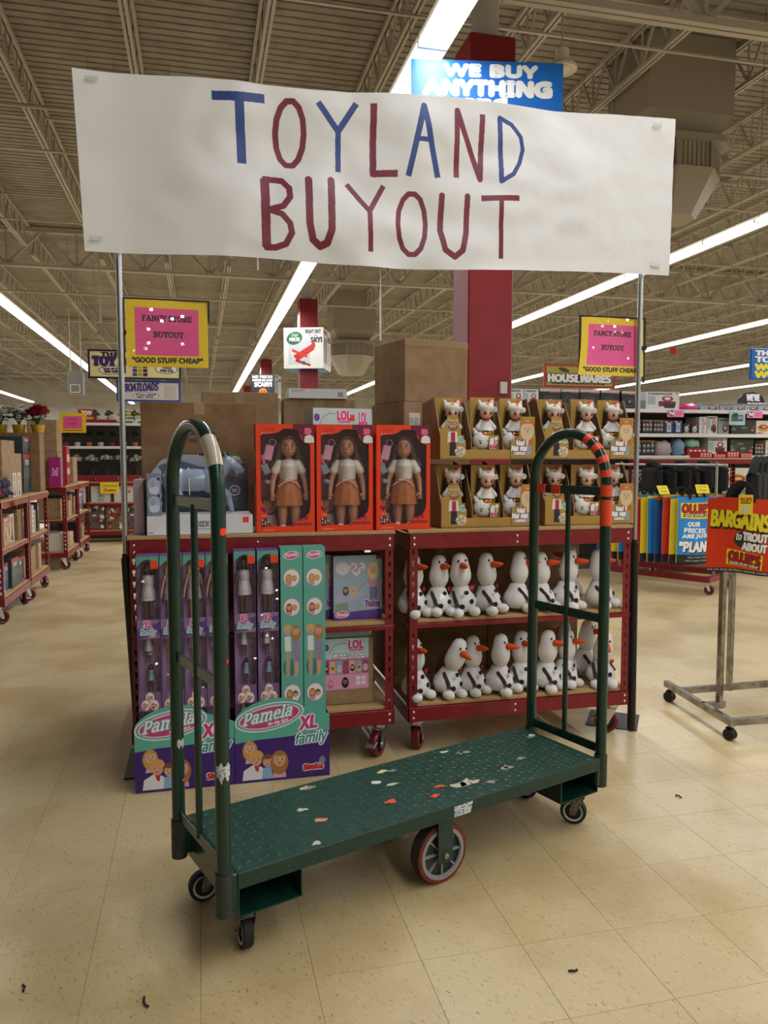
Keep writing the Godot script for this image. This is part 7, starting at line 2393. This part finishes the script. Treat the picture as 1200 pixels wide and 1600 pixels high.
func potted(called: String, label: String, at: Vector3, r: float, tone: Material, pot: Material, heads: int, sd: int, group := "", h := 0.16) -> Node3D:
	var t := thing(called, label, "plant", at, 0, group)
	var b := Mb.new()
	b.lathe([Vector2(0.001, 0), Vector2(r * 0.5, 0), Vector2(r * 0.65, h * 0.62), Vector2(r * 0.7, h * 0.64), Vector2(0.001, h * 0.6)], 12)
	part("pot", b, pot, t)
	var m := Mb.new()
	var g := Mb.new()
	var rr := RandomNumberGenerator.new()
	rr.seed = sd
	for k in heads:
		var a := TAU * k / maxf(1.0, heads - 1)
		var q := V(cos(a) * r * 0.6, h + 0.06 + rr.randf() * 0.05, sin(a) * r * 0.6) if k else V(0, h + 0.12, 0)
		flower(m, g, q, r * 0.62, sd + k)
		g.tube([V(0, h * 0.6, 0), q], 0.004, 5)
	part("blooms", m, tone, t)
	part("leaves", g, mat("leaf_green", hx("2c4a26"), 0.6), t)
	return t


func back_shelves() -> void:
	# flower shelves at the end of the left aisle
	gondola("shelving_unit", "white shelving with potted flowers at the end of the left aisle", V(-1.55, 0, -14.0), 2.1, 0.5, [0.6, 1.06, 1.59, 1.99], 2.04)
	var red := mat("bloom_red", hx("a01c24"), 0.6)
	var wh := mat("bloom_white", hx("dcd8cc"), 0.6)
	var foil := mat("pot_foil", hx("c8a83a"), 0.3, 0.6)
	var clay := mat("pot_white", hx("c8c4bc"), 0.5)
	# poinsettias on a low crate stack behind the cartons
	for k in 5:
		potted("poinsettia", ["white poinsettia in gold foil pot on the wide carton", "red poinsettia in gold foil pot on the wide carton"][0 if k in [0, 1, 4] else 1], V([-1.97, -1.79, -1.61, -2.15, -2.33, -1.61][k] - 0.06, 1.674, -8.87), 0.115, wh if k in [0, 1, 4] else red, foil, 8, 200 + k, "white poinsettias" if k in [0, 1, 4] else "red poinsettias", 0.13)
	var dark := mat("leaf_bloom_dark", hx("26361f"), 0.7)
	for k in 9: potted("potted_plant", "small dark green plant in a pot on the second flower shelf", V(-2.42 + 0.19 * k, 1.592, -14.2), 0.08, dark, [clay, mat("pot_red", hx("8a2026"), 0.5), clay, mat("pot_orange", hx("c0603a"), 0.5)][k % 4], 4, 220 + k, "small potted plants on the second shelf", 0.11)
	for k in 5: potted("potted_plant", "small green sprig plant on the top flower shelf", V(-1.75 + 0.22 * k, 1.992, -14.30), 0.08, mat("leaf_sprig", hx("4a6a3c"), 0.7), clay, 4, 240 + k, "sprig plants on the top flower shelf", 0.08)
	var tr := Mb.new(); tr.cbox(V(0, 0.03, 0), V(0.5, 0.06, 0.14), 0.01)
	solo("red_tray", [[tr, mat("tray_red", hx("8c1820"), 0.5)]], "shallow red tray on the top flower shelf", "tray", V(-1.62, 1.992, -14.09))
	for k in 7: potted("white_orchid", "white flower in a dark pot on the third flower shelf", V(-2.30 + 0.245 * k, 1.062, -14.15), 0.11, wh, mat("pot_black", hx("28221f"), 0.5), 6, 260 + k, "white flowers on the third shelf", 0.22)
	# red cart of boxed flowers before the shelves
	shelf_cart("red shelf cart of boxed flowers before the flower shelving", V(-1.40, 0, -13.35), 0, 1.5, 0.45, [0.20, 0.66, 1.0], 0.12, [0.06, 0.03, 0.05], "", [10.0, 10.0, 10.0, 10.0], false)
	for k in 5: faced_box("flower_box", ["box printed with copper flowers on the flower cart", "box printed with white flowers on the flower cart"][k % 2], "flower box", V(-1.98 + 0.30 * k, 0.202, -13.5), V(0.285, 0.40, 0.2), mats["pack_flowers" if k % 2 == 0 else "pack_white_flowers"], mats["packside_flowers" if k % 2 == 0 else "packside_white_flowers"], 0, ["copper flower boxes", "white flower boxes"][k % 2])
	for k in 4: faced_box("white_box", "white boxed ornament on the flower cart's middle board", "box", V(-1.95 + 0.36 * k, 0.662, -13.5), V([0.24, 0.3, 0.3, 0.26][k], 0.28, 0.2), mats["pack_white"], mat("white_board"), 0, "white ornament boxes on the flower cart")
	for k in 4: faced_box("red_box", "flat dark red box on top of the flower cart", "box", V(-1.86 + 0.36 * k, 1.002, -13.5), V(0.33, 0.10, 0.2), mat("red_carton", hx("8a1a22"), 0.5), mat("red_carton"), 0, "dark red boxes on the flower cart")
	var p := Pic.new(160, 100, hx("f2d820"))
	p.text("Christmas", 14, 14, 128, 28, hx("2a2416"), {"font": "Droid Serif", "slant": 0.2}); p.text("Flowers", 24, 56, 108, 28, hx("c03018"), {"font": "Droid Serif", "slant": 0.2, "bold": 1.5})
	solo("paper_sign", [[Mb.new().cbox(V(0, 0.09, 0), V(0.29, 0.18, 0.002), 0.0005), printed("flower_sign_print", p, 0.7)]], "yellow handwritten Christmas Flowers sign on the flower cart", "sign", V(-1.44, 0.81, -13.33))
	# two signs over the flower shelves
	p = Pic.new(192, 128, hx("a81c24"))
	p.text("70%", 30, 18, 120, 46, hx("f0dcd4"), {"bold": 4.0}); p.text("OFF TODAY", 30, 84, 130, 22, hx("f0c830"), {"bold": 2.0})
	solo("wall_sign", [[Mb.new().cbox(V(0, 0.1, 0), V(0.31, 0.21, 0.01), 0.002), printed("seventy_sign_print", p, 0.5)]], "red 70% sign standing on the flower shelving", "sign", V(-1.90, 2.042, -14.47))
	p = Pic.new(192, 128, hx("e2e0d8"))
	p.rect(0, 34, 192, 40, hx("e8d028")); p.text("EVERYTHING", 20, 10, 150, 18, hx("2a2826"), {"bold": 1.5}); p.rect(0, 48, 192, 16, hx("c8842c")); p.text("FLOWERS", 30, 82, 120, 22, hx("2a2826"), {"bold": 1.5})
	solo("wall_sign", [[Mb.new().cbox(V(0, 0.1, 0), V(0.28, 0.2, 0.01), 0.002), printed("yellow_sign_print", p, 0.5)]], "pale sign with yellow band standing on the flower shelving", "sign", V(-1.20, 2.042, -14.47))


func board(called: String, label: String, at: Vector3, w: float, h: float, front: Material, rim: Material, hang: float, turn := 0.0, edge := 0.025) -> Node3D:  # hanging sign board with a raised rim and two wires
	var t := thing(called, label, "sign", at, turn)
	var f := Mb.new()
	f.face(V(0, h / 2, 0), V(w - edge * 2, h - edge * 2, 0.012), "front")
	part("printed_face", f, front, t)
	var b := Mb.new()
	b.cbox(V(0, h / 2, -0.012), V(w, h, 0.024), 0.004)
	part("board", b, rim, t)
	if edge > 0.012:
		b = Mb.new()
		b.ring(P2([-w / 2, 0, w / 2, 0, w / 2, h, -w / 2, h]), P2([-w / 2 + edge, edge, w / 2 - edge, edge, w / 2 - edge, h - edge, -w / 2 + edge, h - edge]), 0.0, 0.012)
		part("rim", b, rim, t)
	if hang > 0:
		b = Mb.new()
		for s in [-1, 1]: b.tube([V(s * w * 0.42, h, -0.012), V(s * w * 0.42, h + hang, -0.012)], 0.003, 5)
		part("hanging_wire", b, mat("wire_grey", hx("6a6660"), 0.5), t)
	return t


func hanging_signs() -> void:
	# blue sign on the front column
	var p := Pic.new(640, 376, hx("1268c4"))
	var w := hx("f0f0ee")
	p.text("WE BUY", 138, 19, 390, 42, w, {"bold": 7.0})
	p.text("ANYTHING", 52, 84, 536, 54, w, {"bold": 9.0})
	p.text("and", 218, 150, 190, 32, w, {"bold": 7.0, "font": "Droid Serif"})
	p.text("EVERYTHING", 50, 280, 540, 60, w, {"bold": 8.0})
	board("store_sign", "blue WE BUY ANYTHING sign fixed to the red column", V(2.56, 4.135, -6.70), 1.37, 0.80, printed("we_buy_print", p, 0.4), mat("sign_blue", hx("1260b4"), 0.4), 0.0, -10.0, 0.004)
	# toy signs over the left aisle
	p = Pic.new(480, 160, hx("f0e2a0"))
	var pu := hx("3a2468")
	p.text("THE", 60, 6, 90, 20, hx("1c1830"), {"bold": 3.0}); p.text("TOY BOX", 16, 34, 260, 52, pu, {"bold": 8.0, "font": "Droid Serif"})
	p.ell(110, 118, 66, 28, hx("1c1830")); p.ell(110, 118, 62, 24, hx("f6f0dc")); p.text("SAVE UP TO", 70, 104, 82, 12, hx("1c1830"), {"bold": 1.5}); p.text("70% OFF!", 74, 120, 76, 14, hx("1c1830"), {"bold": 2.0})
	p.ell(410, 104, 62, 30, hx("1c1830")); p.ell(410, 104, 58, 26, hx("f6f0dc")); p.text("THEIR", 384, 86, 54, 14, hx("1c1830"), {"bold": 1.5}); p.text("PRICES!", 376, 106, 70, 16, hx("1c1830"), {"bold": 1.5})
	for i in 9: p.rect(226 + (i % 3) * 28, 78 + (i / 3) * 26, 24, 22, [hx("3a4a8a"), hx("c8a83a"), hx("2c2c50")][i % 3])
	board("aisle_sign", "yellow and purple TOY sign hanging over the left aisle", V(-0.82, 2.462, -11.0), 1.20, 0.385, printed("toy_sign_print", p, 0.5), mat("sign_purple", hx("241848"), 0.4), DECK_Y - 2.9)
	p = Pic.new(400, 130, hx("d8d4cc"))
	p.text("BOATLOADS", 36, 14, 220, 54, pu, {"bold": 2.5, "slant": 0.15, "rise": 0.06, "rim": 1.5, "rim_color": hx("9a88c0"), "shift": Vector2(4, 5)})
	p.ell(180, 98, 88, 24, hx("1c1830")); p.ell(180, 98, 84, 21, hx("f0ece4")); p.text("ACTUAL HEIGHT", 112, 86, 136, 11, hx("1c1830"), {"bold": 1.2}); p.text("MAY VARY!", 126, 102, 100, 11, hx("1c1830"), {"bold": 1.2})
	p.rect(300, 20, 80, 100, hx("c8c0b4"))
	board("aisle_sign", "pale sign with blue rim hanging below the yellow TOY sign", V(-0.65, 2.165, -11.035), 0.84, 0.285, printed("boat_sign_print", p, 0.5), mat("sign_royal", hx("1c4a9c"), 0.4), DECK_Y - 2.45)
	# housewares
	p = Pic.new(420, 150, hx("a8a432"))
	p.ell(110, 30, 36, 16, hx("3c3424"), 0.4); p.ell(170, 54, 26, 10, hx("c88a3a")); p.ell(320, 60, 50, 22, hx("c8c094"))
	p.text("HOUSEWARES", 14, 66, 390, 54, hx("f2ece0"), {"bold": 6.0, "rim": 7.0, "rim_color": hx("1c1a16")})
	p.text("HEADQUARTERS", 36, 130, 330, 12, hx("1c1a16"), {"bold": 2.0})
	board("aisle_sign", "olive HOUSEWARES sign with red rim hanging beyond the cases", V(4.98, 2.335, -9.5), 1.04, 0.315, printed("housewares_print", p, 0.5), mat("sign_red", hx("a81c1c"), 0.4), DECK_Y - 2.7, 0.0, 0.03)
	p = Pic.new(300, 300, hx("1464b4"))
	p.text("THE", 24, 14, 110, 44, w, {"bold": 5.0}); p.text("TOYS", 24, 76, 170, 52, w, {"bold": 5.0}); p.text("WORLD", 24, 150, 250, 60, hx("f0dc28"), {"bold": 6.0}); p.text("WOW!", 24, 226, 220, 62, hx("f0dc28"), {"bold": 6.0})
	board("aisle_sign", "blue sign with white and yellow lettering hanging over the appliance shelving", V(6.79, 2.34, -8.0), 0.74, 0.37, printed("toys_world_print", p, 0.5), mat("sign_blue"), DECK_Y - 2.75, 0.0, 0.012)
	# cube signs round two columns
	p = Pic.new(256, 256, hx("d6d4ce"))
	p.rect(30, 66, 140, 166, hx("b8bcc0"))
	p.text("RIGHT OUT", 140, 14, 100, 22, hx("2c2c30"), {"bold": 1.5}); p.text("OF THE", 160, 42, 60, 14, hx("2c2c30")); p.text("SKY!", 176, 62, 70, 30, hx("2c2c30"), {"bold": 3.0})
	p.ell(70, 66, 52, 40, hx("1c5a34"), -0.3); p.text("Our", 50, 36, 42, 20, w, {"font": "Droid Serif", "slant": 0.2}); p.text("PRICES", 38, 64, 66, 20, w, {"bold": 1.5})
	p.poly(P2([60, 176, 170, 112, 196, 84, 206, 110, 196, 140, 92, 208]), hx("b82420")); p.poly(P2([56, 132, 156, 176, 150, 190, 52, 148]), hx("cc342a")); p.poly(P2([80, 196, 176, 232, 170, 244, 74, 212]), hx("a01c18"))
	p.stroke(P2([52, 150, 66, 204]), 5.0, hx("d8d4ce")); p.ell(130, 222, 10, 12, hx("4a4640"))
	var plane := printed("plane_cube_print", p, 0.5)
	p = Pic.new(256, 256, hx("d6d4ce"))
	p.rect(20, 60, 110, 160, hx("8a8078")); p.text("BUYING", 16, 14, 110, 24, hx("2c2c30"), {"bold": 2.0}); p.text("POUNDS", 140, 40, 104, 34, hx("2c2c30"), {"bold": 3.0})
	for i in 9: p.rect(142, 96 + i * 15, 96, 6, hx("77747c"))
	var words := printed("word_cube_print", p, 0.5)
	p = Pic.new(256, 256, hx("26262a"))
	p.text("NO TRICKS", 20, 16, 210, 26, w, {"bold": 2.0}); p.text("PRICES SO LOW", 20, 56, 210, 22, w, {"bold": 2.0}); p.text("SCARY!", 40, 92, 180, 44, w, {"bold": 5.0}); p.ell(128, 200, 44, 46, hx("d07a28")); p.rect(108, 186, 12, 12, hx("2a1c10")); p.rect(138, 186, 12, 12, hx("2a1c10")); p.rect(112, 214, 36, 10, hx("2a1c10"))
	var scary := printed("dark_cube_print", p, 0.5)
	for s in [[V(2.68, 3.55, -19.3), 0.98, plane, words, "white cube sign with red aeroplane round the second red column", 0.98], [V(2.68, 3.75, -31.5), 0.98, scary, words, "dark cube sign round the far red column", 0.9]]:
		var t := thing("cube_sign", s[4], "sign", s[0], -20)
		var c: float = s[1]
		var h: float = s[5]
		var f := Mb.new(); var r := Mb.new(); var b := Mb.new()
		f.face(V(0, h / 2, 0), V(c, h, c), "front"); r.face(V(0, h / 2, 0), V(c, h, c), "right"); r.face(V(0, h / 2, 0), V(c, h, c), "left"); f.face(V(0, h / 2, 0), V(c, h, c), "back")
		# thickness: an inner shell
		b.quad(V(-c / 2, 0, -c / 2), V(c / 2, 0, -c / 2), V(c / 2, 0, c / 2), V(-c / 2, 0, c / 2)); b.quad(V(-c / 2, h, c / 2), V(c / 2, h, c / 2), V(c / 2, h, -c / 2), V(-c / 2, h, -c / 2))
		parts("cube_panels", [[f, s[2]], [r, s[3]], [b, mat("sign_blue")]], t)
	# dark shaped sign and poster above the appliance shelving, small red sign far off
	p = Pic.new(256, 100, hx("1c1c30"))
	p.text("WE'RE", 70, 14, 90, 28, w, {"bold": 3.0}); p.text("RUNNING", 80, 54, 130, 30, w, {"bold": 3.0})
	var t2 := thing("shaped_sign", "dark cap shaped WE'RE RUNNING sign standing over the shelving", "sign", V(7.44, 2.02, -9.19))
	var sg := Mb.new()
	sg.prism(P2([-0.26, 0, 0.20, 0, 0.22, 0.06, 0.32, 0.08, 0.20, 0.14, 0.14, 0.24, 0.0, 0.29, -0.14, 0.27, -0.24, 0.18]), -0.01, 0.0)
	part("sign_panel", sg, printed("running_print", p, 0.5), t2)
	p = Pic.new(200, 128, hx("2c2438"))
	p.ell(60, 60, 36, 44, hx("c8a878")); p.ell(140, 66, 40, 40, hx("9ab83a")); p.rect(110, 100, 80, 20, hx("d8cc5a"))
	board("poster", "dark poster with tan and lime shapes standing over the shelving", V(7.98, 2.02, -9.19), 0.5, 0.34, printed("lime_poster_print", p, 0.5), mat("sign_dark", hx("201a2c"), 0.5), 0.0, 0.0, 0.02)
	board("exit_sign", "tiny red square sign hanging far off under the roof", V(16.14, 4.97, -24), 0.22, 0.22, mat("far_sign_red", hx("d8301c"), 0.5), mat("far_sign_red"), DECK_Y - 5.19, 0.0, 0.01)


func floor_scraps() -> void:
	# bits of litter on the tiles
	var sr := RandomNumberGenerator.new()
	sr.seed = 33
	for q in [[V(-0.487, 0, -2.13), 0.010, "small dark scrap of litter lying on the floor tiles by the aisle"], [V(-0.163, 0, -2.0), 0.016, "dark twisted scrap of litter on the tiles left of the cart's front caster"], [V(0.985, 0, -1.86), 0.010, "small black curled scrap on the tiles before the cart"], [V(1.93, 0, -2.75), 0.009, "tiny dark curl of litter on the tiles right of the cart"]]:
		var m := Mb.new()
		var pts := PackedVector3Array()
		for i in 6: pts.append(V((i - 2.5) * q[1] * 0.5 + sr.randf_range(-0.003, 0.003), 0.003 + sr.randf() * 0.003, sr.randf_range(-0.006, 0.006) + i * 0.002))
		m.tube(pts, 0.003, 6)
		solo("litter_scrap", [[m, mat("litter_dark", hx("2a1c16"), 0.8)]], q[2], "litter", q[0], sr.randf() * 180, "")
